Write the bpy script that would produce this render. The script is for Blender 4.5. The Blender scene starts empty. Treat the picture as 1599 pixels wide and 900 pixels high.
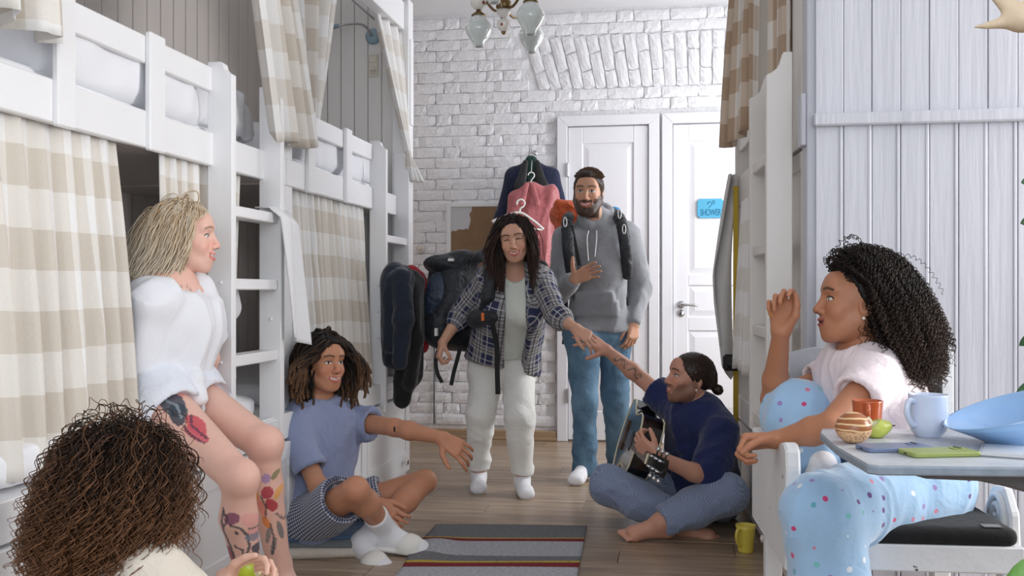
import bpy, bmesh, math, random
import numpy as np
from mathutils import Vector, Matrix
from mathutils import noise as mnoise
random.seed(7)
RNG = np.random.default_rng(11)
scene = bpy.context.scene
COL = scene.collection

# ------------------------------------------------------------------ camera
F_PX = 1555.0                      # focal length in pixels of the 1599 px wide frame
TH = math.radians(9.49)            # the camera looks a little left of the room's long axis
CAM_H = 1.08
cam_d = bpy.data.cameras.new('camera')
cam_d.sensor_width = 36.0
cam_d.lens = 36.0 * F_PX / 1599.0
cam_d.shift_y = 5.0 / 1599.0
cam_d.clip_start = 0.05
cam = bpy.data.objects.new('camera', cam_d)
COL.objects.link(cam)
cam.location = (0, 0, CAM_H)
cam.rotation_euler = (math.radians(90), 0, TH)
scene.camera = cam

# ------------------------------------------------------------------ light
vs = scene.view_settings
vs.view_transform = 'Standard'
vs.look = 'None'
vs.gamma = 1.0
vs.use_curve_mapping = False
vs.exposure = 0.0

world = bpy.data.worlds.new('world')
scene.world = world
world.use_nodes = True
bg = world.node_tree.nodes['Background']
bg.inputs[0].default_value = (0.86, 0.93, 1.0, 1)
bg.inputs[1].default_value = 0.75

def area_light(name, loc, target, sx, sy, power, color=(1, 1, 1)):
    l = bpy.data.lights.new(name, 'AREA')
    l.shape = 'RECTANGLE'; l.size = sx; l.size_y = sy
    l.energy = power; l.color = color
    o = bpy.data.objects.new(name, l)
    COL.objects.link(o)
    o.location = loc
    d = Vector(target) - Vector(loc)
    o.rotation_euler = d.to_track_quat('-Z', 'Y').to_euler()
    return o
# daylight: big window beside the table, window far right; added fill behind the camera
area_light('window_light_table', (2.95, 2.7, 1.65), (-1.6, 2.4, 0.95), 1.1, 1.6, 96, (1.0, 0.985, 0.96))
area_light('fill_light_behind', (0.2, -1.8, 2.0), (-0.4, 5, 1.2), 2.8, 1.8, 60, (0.93, 0.96, 1.0))  # added frontal fill for camera-facing surfaces, no window there
area_light('window_light_far', (1.55, 6.1, 1.8), (-1.2, 6.0, 1.2), 1.3, 1.8, 66, (0.97, 0.98, 1.0))

# ------------------------------------------------------------------ placing helpers
def P(px, py, d):
    """World point seen at photo pixel (px, py) at distance d along the view axis."""
    r = (px - 800.0) / F_PX * d
    z = CAM_H + (455.0 - py) / F_PX * d
    return Vector((-d * math.sin(TH) + r * math.cos(TH), d * math.cos(TH) + r * math.sin(TH), z))
RB = math.radians(3.62)            # the right-hand units stand slightly askew
def R(t, s, z):
    return Vector((t * math.cos(RB) - s * math.sin(RB), t * math.sin(RB) + s * math.cos(RB), z))

# ------------------------------------------------------------------ object helpers
def tag(o, label=None, cat=None, group=None, kind=None):
    if label: o['label'] = label
    if cat: o['category'] = cat
    if group: o['group'] = group
    if kind: o['kind'] = kind
    return o
def thing(name, label=None, cat=None, loc=(0, 0, 0), group=None, rotz=0.0, kind=None):
    o = bpy.data.objects.new(name, None)
    o.empty_display_size = 0.1
    COL.objects.link(o)
    o.location = loc
    o.rotation_euler = (0, 0, rotz)
    return tag(o, label, cat, group, kind)
def link(name, me, mat=None, parent=None, smooth=False):
    o = bpy.data.objects.new(name, me)
    COL.objects.link(o)
    if mat is not None:
        me.materials.append(mat)
    if smooth:
        me.polygons.foreach_set('use_smooth', np.ones(len(me.polygons), dtype=bool))
    if parent is not None:
        o.parent = parent
    return o
def inv(parent):
    """World to parent space for a parent made with location and z rotation."""
    m = Matrix.Translation(parent.location) @ parent.rotation_euler.to_matrix().to_4x4()
    p = parent.parent
    return m.inverted() if p is None else m.inverted() @ inv(p)
def mesh_obj(name, V, Fc, mat=None, parent=None, smooth=False, world=True, uv=None):
    V = np.asarray(V, dtype=np.float64).reshape(-1, 3)
    if parent is not None and world:
        m = np.array(inv(parent))
        V = V @ m[:3, :3].T + m[:3, 3]
    me = bpy.data.meshes.new(name)
    me.from_pydata(V.tolist(), [], [tuple(int(i) for i in f) for f in Fc] if not isinstance(Fc, np.ndarray) else Fc.tolist())
    if uv is not None:
        l = me.uv_layers.new(name='UVMap')
        idx = np.zeros(len(me.loops), dtype=np.int64)
        me.loops.foreach_get('vertex_index', idx)
        l.data.foreach_set('uv', np.asarray(uv, dtype=np.float32)[idx].ravel())
    return link(name, me, mat, parent, smooth)
def bm_obj(name, bm, mat=None, parent=None, smooth=False):
    me = bpy.data.meshes.new(name)
    bmesh.ops.recalc_face_normals(bm, faces=bm.faces)
    bm.to_mesh(me); bm.free()
    if parent is not None:
        me.transform(inv(parent))
    return link(name, me, mat, parent, smooth)
def bm_box(bm, x0, x1, y0, y1, z0, z1, xf=None):
    vs_ = [bm.verts.new((x, y, z)) for x in (x0, x1) for y in (y0, y1) for z in (z0, z1)]
    for f in ((0, 1, 3, 2), (4, 6, 7, 5), (0, 4, 5, 1), (2, 3, 7, 6), (0, 2, 6, 4), (1, 5, 7, 3)):
        bm.faces.new([vs_[i] for i in f])
    if xf is not None:
        for v in vs_:
            v.co = xf(v.co.x, v.co.y, v.co.z)
def boxes(name, bl, mat, parent=None, bev=0.004, xf=None, seg=1):
    bm = bmesh.new()
    for b in bl:
        bm_box(bm, *b, xf=xf)
    if bev:
        bmesh.ops.bevel(bm, geom=bm.edges[:], offset=bev, segments=seg, affect='EDGES', profile=0.6)
    return bm_obj(name, bm, mat, parent)
def box(name, x0, x1, y0, y1, z0, z1, mat, parent=None, bev=0.004, xf=None, seg=1):
    return boxes(name, [(x0, x1, y0, y1, z0, z1)], mat, parent, bev, xf, seg)
def prism(name, poly, a0, a1, to3, mat, parent=None, bev=0.003):
    """poly: 2-D outline; to3(u, v, a) -> world; a runs a0..a1."""
    bm = bmesh.new()
    A = [bm.verts.new(to3(u, v, a0)) for u, v in poly]
    B = [bm.verts.new(to3(u, v, a1)) for u, v in poly]
    n = len(poly)
    bm.faces.new(A); bm.faces.new(B[::-1])
    for i in range(n):
        j = (i + 1) % n
        bm.faces.new((A[i], B[i], B[j], A[j]))
    if bev:
        bmesh.ops.recalc_face_normals(bm, faces=bm.faces)
        bmesh.ops.bevel(bm, geom=bm.edges[:], offset=bev, segments=1, affect='EDGES')
    return bm_obj(name, bm, mat, parent)
def ring_tube(pts, radii, n=10, cap=True):
    pts = np.asarray(pts, dtype=np.float64); m = len(pts)
    radii = np.broadcast_to(np.asarray(radii, dtype=np.float64), (m,))
    T = np.gradient(pts, axis=0)
    T /= np.linalg.norm(T, axis=1)[:, None] + 1e-12
    ref = np.array([0, 0, 1.0]) if abs(T[0][2]) < 0.9 else np.array([1.0, 0, 0])
    N = np.zeros_like(pts)
    v = ref - T[0] * (ref @ T[0]); v /= np.linalg.norm(v)
    for i in range(m):
        v = v - T[i] * (v @ T[i]); v /= np.linalg.norm(v) + 1e-12
        N[i] = v
    B = np.cross(T, N)
    a = np.linspace(0, 2 * math.pi, n, endpoint=False)
    V = pts[:, None, :] + radii[:, None, None] * (np.cos(a)[None, :, None] * N[:, None, :] + np.sin(a)[None, :, None] * B[:, None, :])
    Fc = []
    for i in range(m - 1):
        for j in range(n):
            k = (j + 1) % n
            Fc.append((i * n + j, i * n + k, (i + 1) * n + k, (i + 1) * n + j))
    if cap:
        Fc.append(tuple(range(n))[::-1]); Fc.append(tuple(range((m - 1) * n, m * n)))
    return V.reshape(-1, 3), Fc
def tube(name, pts, radii, mat, parent=None, n=10):
    V, Fc = ring_tube(pts, radii, n)
    return mesh_obj(name, V, Fc, mat, parent, smooth=True)
def spline(pts, n=24):
    """Catmull-Rom through the points."""
    p = [np.array(q, dtype=float) for q in pts]
    p = [2 * p[0] - p[1]] + p + [2 * p[-1] - p[-2]]
    out = []
    segs = len(p) - 3
    for s in range(segs):
        k = max(2, n // segs)
        for i in range(k):
            t = i / k
            a, b, c, d = p[s:s + 4]
            out.append(0.5 * ((2 * b) + (c - a) * t + (2 * a - 5 * b + 4 * c - d) * t * t + (3 * b - a - 3 * c + d) * t ** 3))
    out.append(p[-2])
    return np.array(out)
def lathe(name, prof, origin, mat, parent=None, n=28, xf=None, smooth=True):
    """prof: list of (radius, z); closed at axis when radius 0."""
    V = []; Fc = []
    for r, z in prof:
        for j in range(n):
            a = 2 * math.pi * j / n
            q = (r * math.cos(a), r * math.sin(a), z)
            q = xf(*q) if xf else q
            V.append((q[0] + origin[0], q[1] + origin[1], q[2] + origin[2]))
    for i in range(len(prof) - 1):
        for j in range(n):
            k = (j + 1) % n
            Fc.append((i * n + j, i * n + k, (i + 1) * n + k, (i + 1) * n + j))
    Fc.append(tuple(range(n))[::-1]); Fc.append(tuple(range((len(prof) - 1) * n, len(prof) * n)))
    return mesh_obj(name, V, Fc, mat, parent, smooth=smooth)

# ------------------------------------------------------------------ materials
def S(r, g, b):
    """8-bit sRGB to linear."""
    f = lambda c: (c / 255 / 12.92) if c <= 10 else ((c / 255 + 0.055) / 1.055) ** 2.4
    return (f(r), f(g), f(b), 1.0)
MATS = {}
def nodes(m):
    m.use_nodes = True
    return m.node_tree.nodes, m.node_tree.links, m.node_tree.nodes['Principled BSDF']
def mat(name, col, rough=0.55, var=0.05, vscale=6.0, bump=0.0, bscale=40.0, stretch=(1, 1, 1), metal=0.0, sheen=0.0, spec=0.5, detail=4.0, sss=0.0, coat=0.0, trans=0.0):
    if name in MATS: return MATS[name]
    m = bpy.data.materials.new(name); MATS[name] = m
    N, L, b = nodes(m)
    tc = N.new('ShaderNodeTexCoord'); mp = N.new('ShaderNodeMapping')
    mp.inputs['Scale'].default_value = stretch
    L.new(tc.outputs['Object'], mp.inputs['Vector'])
    if var > 0:
        nz = N.new('ShaderNodeTexNoise'); nz.inputs['Scale'].default_value = vscale; nz.inputs['Detail'].default_value = detail
        L.new(mp.outputs[0], nz.inputs['Vector'])
        mx = N.new('ShaderNodeMix'); mx.data_type = 'RGBA'
        mx.inputs[6].default_value = [max(0, c * (1 - var * 2)) for c in col[:3]] + [1]
        mx.inputs[7].default_value = [min(1, c * (1 + var)) for c in col[:3]] + [1]
        L.new(nz.outputs['Fac'], mx.inputs[0])
        L.new(mx.outputs[2], b.inputs['Base Color'])
    else:
        b.inputs['Base Color'].default_value = col
    if bump > 0:
        n2 = N.new('ShaderNodeTexNoise'); n2.inputs['Scale'].default_value = bscale; n2.inputs['Detail'].default_value = 5
        L.new(mp.outputs[0], n2.inputs['Vector'])
        bp = N.new('ShaderNodeBump'); bp.inputs['Strength'].default_value = bump; bp.inputs['Distance'].default_value = 0.01
        L.new(n2.outputs['Fac'], bp.inputs['Height']); L.new(bp.outputs[0], b.inputs['Normal'])
    b.inputs['Roughness'].default_value = rough
    b.inputs['Metallic'].default_value = metal
    b.inputs['Specular IOR Level'].default_value = spec
    b.inputs['Sheen Weight'].default_value = sheen
    b.inputs['Coat Weight'].default_value = coat
    b.inputs['Transmission Weight'].default_value = trans
    if sss > 0:
        b.inputs['Subsurface Weight'].default_value = sss
        b.inputs['Subsurface Radius'].default_value = (0.012, 0.004, 0.002)
        b.inputs['Subsurface Scale'].default_value = 1.0
    return m
WHITE = mat('white_paint', S(240, 240, 242), 0.42, 0.025, 3.0, 0.12, 30, (1, 1, 0.12))
WHITE_H = mat('white_paint_rail', S(240, 240, 242), 0.42, 0.025, 3.0, 0.12, 30, (1, 0.12, 1))
CREAM = mat('aged_white_paint', S(226, 222, 218), 0.5, 0.05, 4.0, 0.15, 26, (1, 1, 0.15))
GREIGE = mat('greige_boards', S(212, 203, 197), 0.6, 0.05, 3.0, 0.15, 30, (1, 1, 0.1))
PANEL = mat('washed_white_boards', S(193, 194, 203), 0.5, 0.11, 5.0, 0.22, 34, (1.6, 1.6, 0.12))
BRICKW = mat('painted_brick', S(238, 238, 241), 0.6, 0.05, 9.0, 0.55, 38)
MORTAR = mat('painted_mortar', S(234, 234, 237), 0.7, 0.1, 14.0, 0.7, 50)
CEIL = mat('ceiling_plaster', S(236, 237, 240), 0.8, 0.03, 3.0, 0.1, 20)
SHEET = mat('white_bedding', S(240, 241, 246), 0.85, 0.02, 5, 0.25, 9, sheen=0.2)
DARKGAP = mat('dark_gap', S(60, 56, 52), 0.9, 0.1)
METAL = mat('brushed_metal', S(190, 190, 192), 0.3, 0.03, 20, metal=1.0)
BLACK = mat('black_plastic', S(22, 22, 24), 0.45, 0.1)

def check_mat(name, c0, c1, c2, size, weave=0.15):
    if name in MATS: return MATS[name]
    m = bpy.data.materials.new(name); MATS[name] = m
    N, L, b = nodes(m)
    uv = N.new('ShaderNodeUVMap'); uv.uv_map = 'UVMap'
    sp = N.new('ShaderNodeSeparateXYZ'); L.new(uv.outputs[0], sp.inputs[0])
    def sq(sock):
        a = N.new('ShaderNodeMath'); a.operation = 'MULTIPLY'; a.inputs[1].default_value = 0.5 / size; L.new(sock, a.inputs[0])
        f = N.new('ShaderNodeMath'); f.operation = 'FRACT'; L.new(a.outputs[0], f.inputs[0])
        g = N.new('ShaderNodeMath'); g.operation = 'GREATER_THAN'; g.inputs[1].default_value = 0.5; L.new(f.outputs[0], g.inputs[0])
        return g.outputs[0]
    s = N.new('ShaderNodeMath'); s.operation = 'ADD'; L.new(sq(sp.outputs[0]), s.inputs[0]); L.new(sq(sp.outputs[1]), s.inputs[1])
    h = N.new('ShaderNodeMath'); h.operation = 'MULTIPLY'; h.inputs[1].default_value = 0.5; L.new(s.outputs[0], h.inputs[0])
    cr = N.new('ShaderNodeValToRGB'); cr.color_ramp.interpolation = 'CONSTANT'
    e = cr.color_ramp.elements
    e[0].position = 0; e[0].color = c0; e[1].position = 0.75; e[1].color = c2
    k = e.new(0.25); k.color = c1
    L.new(h.outputs[0], cr.inputs[0])
    nz = N.new('ShaderNodeTexNoise'); nz.inputs['Scale'].default_value = 400
    mp = N.new('ShaderNodeMapping'); mp.inputs['Scale'].default_value = (1, 0.2, 1); L.new(uv.outputs[0], mp.inputs[0]); L.new(mp.outputs[0], nz.inputs['Vector'])
    mx = N.new('ShaderNodeMix'); mx.data_type = 'RGBA'; mx.blend_type = 'MULTIPLY'; mx.inputs[0].default_value = weave
    L.new(cr.outputs[0], mx.inputs[6]); L.new(nz.outputs['Fac'], mx.inputs[7])
    L.new(mx.outputs[2], b.inputs['Base Color'])
    b.inputs['Roughness'].default_value = 0.9; b.inputs['Sheen Weight'].default_value = 0.15
    return m
CHECK = check_mat('beige_check_linen', S(245, 244, 243), S(234, 229, 222), S(216, 207, 195), 0.105)
CHECK_D = check_mat('tan_check_linen', S(228, 222, 214), S(204, 186, 168), S(176, 150, 126), 0.105)
# ------------------------------------------------------------------ soft-shape engine (signed distances + surface nets)
def _v(a): return np.asarray(a, dtype=np.float32)
def cone(a, b, ra, rb=None, k=0.02, flat=None, op='u', cap=False):
    """Tapered limb from a to b; flat=(axis, scale) squeezes the section along axis; cap=True cuts the ends square."""
    return dict(t='c', a=_v(a), b=_v(b), ra=ra, rb=ra if rb is None else rb, k=k, flat=flat, op=op, cap=cap)
def ell(c, r, M=None, k=0.02, op='u'):
    """Ellipsoid with radii r along the columns of M."""
    return dict(t='e', c=_v(c), r=_v(np.broadcast_to(r, (3,))), M=np.eye(3, dtype=np.float32) if M is None else np.asarray(M, dtype=np.float32), k=k, op=op)
def rbox(c, r, M=None, rad=0.02, k=0.02, op='u'):
    return dict(t='b', c=_v(c), r=_v(r), M=np.eye(3, dtype=np.float32) if M is None else np.asarray(M, dtype=np.float32), rad=rad, k=k, op=op)
def plane(p, n, c=None, rad=None):
    """Cut away everything on the side n points to (only within rad of c)."""
    n = _v(n); n = n / np.linalg.norm(n)
    return dict(t='p', p=_v(p), n=n, c=_v(p if c is None else c), rad=rad, op='c', k=0)
def _bounds(q):
    if q['t'] == 'c':
        r = max(q['ra'], q['rb']) * (1.0 if q['flat'] is None else max(1.0, q['flat'][1]))
        return np.minimum(q['a'], q['b']) - r, np.maximum(q['a'], q['b']) + r
    if q['t'] == 'e':
        e = np.sqrt(((q['M'] * q['r'][None, :]) ** 2).sum(1)); return q['c'] - e, q['c'] + e
    if q['t'] == 'b':
        e = np.abs(q['M'] * q['r'][None, :]).sum(1); return q['c'] - e, q['c'] + e
    return q['c'] - q['rad'], q['c'] + q['rad']
def _eval(q, X, Y, Z):
    if q['t'] == 'c':
        a, ab = q['a'], q['b'] - q['a']; LL = float(ab @ ab) + 1e-12; Ln = math.sqrt(LL)
        px, py, pz = X - a[0], Y - a[1], Z - a[2]
        tt = (px * ab[0] + py * ab[1] + pz * ab[2]) / LL
        t = np.clip(tt, 0, 1)
        dx, dy, dz = px - t * ab[0], py - t * ab[1], pz - t * ab[2]
        sc = 1.0
        if q['flat'] is not None:
            ax = _v(q['flat'][0]); ax = ax / np.linalg.norm(ax); s = q['flat'][1]
            u = dx * ax[0] + dy * ax[1] + dz * ax[2]
            f = (1.0 / s - 1.0) * u
            dx, dy, dz = dx + f * ax[0], dy + f * ax[1], dz + f * ax[2]
            sc = min(1.0, s)
        r = q['ra'] + (q['rb'] - q['ra']) * t
        d = (np.sqrt(dx * dx + dy * dy + dz * dz) - r) * sc
        if q['cap']:
            d = np.maximum(d, np.maximum(-tt, tt - 1) * Ln)
        return d
    if q['t'] == 'p':
        return (X - q['p'][0]) * q['n'][0] + (Y - q['p'][1]) * q['n'][1] + (Z - q['p'][2]) * q['n'][2]
    px, py, pz = X - q['c'][0], Y - q['c'][1], Z - q['c'][2]
    M = q['M']
    u = [px * M[0, i] + py * M[1, i] + pz * M[2, i] for i in range(3)]
    if q['t'] == 'e':
        k0 = np.sqrt(sum((u[i] / q['r'][i]) ** 2 for i in range(3)))
        k1 = np.sqrt(sum((u[i] / q['r'][i] ** 2) ** 2 for i in range(3))) + 1e-9
        return k0 * (k0 - 1) / k1
    e = [np.abs(u[i]) - (q['r'][i] - q['rad']) for i in range(3)]
    return np.sqrt(sum(np.maximum(w, 0) ** 2 for w in e)) + np.minimum(np.maximum(np.maximum(e[0], e[1]), e[2]), 0) - q['rad']
def sdf_mesh(prims, h):
    """Blend the primitives in order and return (verts, quads) of the zero surface."""
    bs = [_bounds(q) for q in prims if q['op'] == 'u']
    lo = np.min([b_[0] for b_ in bs], axis=0) - 4 * h; hi = np.max([b_[1] for b_ in bs], axis=0) + 4 * h
    n = np.ceil((hi - lo) / h).astype(int) + 1
    D = np.full(n, 0.2, dtype=np.float32)
    ax = [lo[i] + h * np.arange(n[i], dtype=np.float32) for i in range(3)]
    for q in prims:
        if q['t'] == 'p' and q['rad'] is None:
            i0 = np.zeros(3, int); i1 = n
        else:
            bl, bh = _bounds(q); m = q['k'] * 1.2 + 3 * h
            i0 = np.maximum(np.floor((bl - m - lo) / h).astype(int), 0); i1 = np.minimum(np.ceil((bh + m - lo) / h).astype(int) + 1, n)
        if np.any(i1 <= i0): continue
        sl = tuple(slice(i0[i], i1[i]) for i in range(3))
        X = ax[0][sl[0]][:, None, None]; Y = ax[1][sl[1]][None, :, None]; Z = ax[2][sl[2]][None, None, :]
        d = _eval(q, X, Y, Z).astype(np.float32); A = D[sl]
        if q['op'] == 'u':
            k = max(q['k'], 1e-5); hh = np.maximum(k - np.abs(A - d), 0) / k
            D[sl] = np.minimum(A, d) - hh * hh * k * 0.25
        elif q['op'] == 's':
            k = max(q['k'], 1e-5); d = -d; hh = np.maximum(k - np.abs(A - d), 0) / k
            D[sl] = np.maximum(A, d) + hh * hh * k * 0.25
        else:
            if q['rad'] is not None:
                dist = np.sqrt((X - q['c'][0]) ** 2 + (Y - q['c'][1]) ** 2 + (Z - q['c'][2]) ** 2)
                d = np.where(dist < q['rad'], d, -1.0)
            D[sl] = np.maximum(A, d)
    return surface_nets(D, lo, h)
def surface_nets(D, lo, h):
    sg = D < 0
    n = np.array(D.shape)
    c = sg[:-1, :-1, :-1].astype(np.int8)
    tot = np.zeros(n - 1, dtype=np.int8)
    for i in (0, 1):
        for j in (0, 1):
            for k in (0, 1):
                tot += sg[i:n[0] - 1 + i, j:n[1] - 1 + j, k:n[2] - 1 + k]
    act = (tot > 0) & (tot < 8)
    ci = np.argwhere(act)
    idx = np.full(n - 1, -1, dtype=np.int32); idx[act] = np.arange(len(ci), dtype=np.int32)
    acc = np.zeros((len(ci), 3), dtype=np.float64); cnt = np.zeros(len(ci))
    I, J, K = ci.T
    corner = {(i, j, k): D[I + i, J + j, K + k].astype(np.float64) for i in (0, 1) for j in (0, 1) for k in (0, 1)}
    for a in range(3):
        o1, o2 = [q for q in range(3) if q != a]
        for u in (0, 1):
            for v in (0, 1):
                s0 = [0, 0, 0]; s0[o1] = u; s0[o2] = v; s1 = list(s0); s1[a] = 1
                d0, d1 = corner[tuple(s0)], corner[tuple(s1)]
                m = (d0 < 0) != (d1 < 0)
                t = np.where(m, d0 / (d0 - d1 + 1e-20), 0)
                p = np.zeros((len(ci), 3)); p[:, a] = t; p[:, o1] = u; p[:, o2] = v
                acc += p * m[:, None]; cnt += m
    V = (ci + acc / np.maximum(cnt, 1)[:, None]) * h + np.asarray(lo)[None, :]
    Q = []
    for a in range(3):
        o1, o2 = [(1, 2), (2, 0), (0, 1)][a]
        s0 = [slice(None)] * 3; s1 = [slice(None)] * 3
        s0[a] = slice(0, n[a] - 1); s1[a] = slice(1, n[a])
        e = np.argwhere(sg[tuple(s0)] != sg[tuple(s1)])
        e = e[(e[:, o1] > 0) & (e[:, o2] > 0) & (e[:, o1] < n[o1] - 1) & (e[:, o2] < n[o2] - 1)]
        ins = sg[tuple(e.T)]
        def at(du, dv):
            q = e.copy(); q[:, o1] += du; q[:, o2] += dv; return idx[tuple(q.T)]
        q = np.stack([at(-1, -1), at(0, -1), at(0, 0), at(-1, 0)], 1)
        q[~ins] = q[~ins][:, ::-1]
        Q.append(q[(q >= 0).all(1)])
    return V, np.concatenate(Q)
def relax(V, Q, it=2, lam=0.5):
    """Laplacian smoothing along the quad edges."""
    E_ = np.concatenate([Q[:, [0, 1]], Q[:, [1, 2]], Q[:, [2, 3]], Q[:, [3, 0]]])
    n = len(V)
    deg = np.bincount(E_.ravel(), minlength=n)[:, None]
    for _ in range(it):
        S_ = np.zeros_like(V)
        for c in range(3):
            S_[:, c] = np.bincount(E_[:, 0], V[E_[:, 1], c], n) + np.bincount(E_[:, 1], V[E_[:, 0], c], n)
        V = V + lam * (S_ / np.maximum(deg, 1) - V)
    return V
def normals(V, Q):
    a = np.cross(V[Q[:, 2]] - V[Q[:, 0]], V[Q[:, 3]] - V[Q[:, 1]])
    Nn = np.zeros_like(V)
    for i in range(4):
        for c in range(3):
            Nn[:, c] += np.bincount(Q[:, i], a[:, c], len(V))
    return Nn / (np.linalg.norm(Nn, axis=1)[:, None] + 1e-12)
def _hash(ix, iy, iz, seed):
    h_ = (ix * 374761393 + iy * 668265263 + iz * 2147483647 + seed * 974711) & 0xffffffff
    h_ = ((h_ ^ (h_ >> 13)) * 1274126177) & 0xffffffff
    return ((h_ ^ (h_ >> 16)) & 0xffff) / 32767.5 - 1.0
def vnoise(Pt, seed=0):
    """Smooth value noise in [-1, 1], vectorised."""
    f = np.floor(Pt); i = f.astype(np.int64); t = Pt - f; t = t * t * (3 - 2 * t)
    out = 0
    for a in (0, 1):
        for b_ in (0, 1):
            for c in (0, 1):
                w = (t[:, 0] if a else 1 - t[:, 0]) * (t[:, 1] if b_ else 1 - t[:, 1]) * (t[:, 2] if c else 1 - t[:, 2])
                out = out + w * _hash(i[:, 0] + a, i[:, 1] + b_, i[:, 2] + c, seed)
    return out
def folds(V, Q, amp, freq, direction, seed=0, sharp=True):
    """Push the surface in and out in long creases running along `direction`."""
    d = np.asarray(direction, float); d /= np.linalg.norm(d)
    along = V @ d
    Pt = (V - along[:, None] * d) * freq + along[:, None] * d * freq * 0.22
    w = vnoise(Pt + 0.6 * np.stack([vnoise(Pt * 0.5 + 9, seed + 5)] * 3, 1), seed)
    if sharp: w = 1 - 2 * np.abs(w)
    return V + normals(V, Q) * (w * amp)[:, None]
def soft(name, prims, h, mat_, parent=None, it=2, fold=None, attrs=None, uv=None, noise_amp=0.0):
    V, Q = sdf_mesh(prims, h)
    V = relax(V, Q, it)
    for f in (fold or []):
        V = folds(V, Q, *f)
    o = mesh_obj(name, V, Q, mat_, parent, smooth=True, uv=None if uv is None else uv(V))
    if attrs:
        for k, fn in attrs.items():
            val = np.asarray(fn(V), dtype=np.float32)
            a = o.data.attributes.new(k, 'FLOAT_COLOR' if val.ndim == 2 else 'FLOAT', 'POINT')
            if val.ndim == 2:
                a.data.foreach_set('color', np.concatenate([val[:, :3], np.ones((len(val), 1), np.float32)], 1).ravel())
            else:
                a.data.foreach_set('value', val)
    return o
def frame(fwd, up):
    """3x3 whose columns are right, forward, up."""
    f = np.asarray(fwd, float); f = f / np.linalg.norm(f)
    u = np.asarray(up, float); r = np.cross(f, u); r /= np.linalg.norm(r)
    u = np.cross(r, f)
    return np.stack([r, f, u], 1)
def grid_cloth(name, fn, nu, nv, mat_, parent=None, uvs=(1, 1), thick=0.003):
    """Surface fn(u, v) -> point for u, v in 0..1, given a thickness."""
    V = []; UV = []
    for i in range(nu + 1):
        for j in range(nv + 1):
            u, v = i / nu, j / nv
            V.append(fn(u, v)); UV.append((u * uvs[0], v * uvs[1]))
    Fc = [(i * (nv + 1) + j, (i + 1) * (nv + 1) + j, (i + 1) * (nv + 1) + j + 1, i * (nv + 1) + j + 1) for i in range(nu) for j in range(nv)]
    o = mesh_obj(name, V, Fc, mat_, parent, smooth=True, uv=UV)
    if thick:
        md = o.modifiers.new('thickness', 'SOLIDIFY'); md.thickness = thick; md.offset = 0
    return o
# ================================================================== THE SETTING
Z_CEIL = 3.11
Y_BACK = 7.15
# ---- floor: laminate planks running across the room
WOODF = bpy.data.materials.new('laminate_floor'); MATS['floor'] = WOODF
N, L, b = nodes(WOODF)
tc = N.new('ShaderNodeTexCoord'); mp = N.new('ShaderNodeMapping'); mp.inputs['Scale'].default_value = (0.6, 9, 1)
gm = N.new('ShaderNodeNewGeometry'); oi = N.new('ShaderNodeObjectInfo')
ad = N.new('ShaderNodeVectorMath'); ad.operation = 'ADD'
cx = N.new('ShaderNodeCombineXYZ'); ml = N.new('ShaderNodeMath'); ml.operation = 'MULTIPLY'; ml.inputs[1].default_value = 37.0
L.new(oi.outputs['Random'], ml.inputs[0]); L.new(ml.outputs[0], cx.inputs[0]); L.new(ml.outputs[0], cx.inputs[1])
L.new(gm.outputs['Position'], ad.inputs[0]); L.new(cx.outputs[0], ad.inputs[1]); L.new(ad.outputs[0], mp.inputs[0])
nz = N.new('ShaderNodeTexNoise'); nz.inputs['Scale'].default_value = 3.2; nz.inputs['Detail'].default_value = 7; nz.inputs['Distortion'].default_value = 0.8
L.new(mp.outputs[0], nz.inputs['Vector'])
cr = N.new('ShaderNodeValToRGB'); e = cr.color_ramp.elements
e[0].position = 0.28; e[0].color = S(126, 104, 84); e[1].position = 0.74; e[1].color = S(184, 162, 138)
L.new(nz.outputs['Fac'], cr.inputs[0])
hs = N.new('ShaderNodeHueSaturation'); L.new(cr.outputs[0], hs.inputs['Color'])
mr = N.new('ShaderNodeMapRange'); mr.inputs[3].default_value = 0.86; mr.inputs[4].default_value = 1.1; L.new(oi.outputs['Random'], mr.inputs[0]); L.new(mr.outputs[0], hs.inputs['Value'])
L.new(hs.outputs[0], b.inputs['Base Color'])
b.inputs['Roughness'].default_value = 0.3
bp = N.new('ShaderNodeBump'); bp.inputs['Strength'].default_value = 0.06; L.new(nz.outputs['Fac'], bp.inputs['Height']); L.new(bp.outputs[0], b.inputs['Normal'])

floor = box('floor', -2.6, 3.2, -2.0, 7.4, -0.12, -0.012, DARKGAP, None, 0)
tag(floor, kind='structure')
PW, PL = 0.192, 1.29
pm = None
row = 0
y = 0.9
while y < Y_BACK:
    x = -2.6 + (row * 0.47) % PL - PL
    while x < 2.3:
        if x + PL > -2.6:
            if pm is None:
                bm = bmesh.new(); bm_box(bm, 0.0012, PL - 0.0012, 0.0012, PW - 0.0012, -0.012, 0)
                bmesh.ops.bevel(bm, geom=[e_ for e_ in bm.edges if e_.verts[0].co.z > -0.001 and e_.verts[1].co.z > -0.001], offset=0.0012, segments=1, affect='EDGES')
                bmesh.ops.recalc_face_normals(bm, faces=bm.faces)
                pm = bpy.data.meshes.new('plank'); bm.to_mesh(pm); bm.free(); pm.materials.append(WOODF)
            o = bpy.data.objects.new('plank', pm); COL.objects.link(o); o.parent = floor; o.location = (x, y, 0)
        x += PL
    y += PW; row += 1

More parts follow.
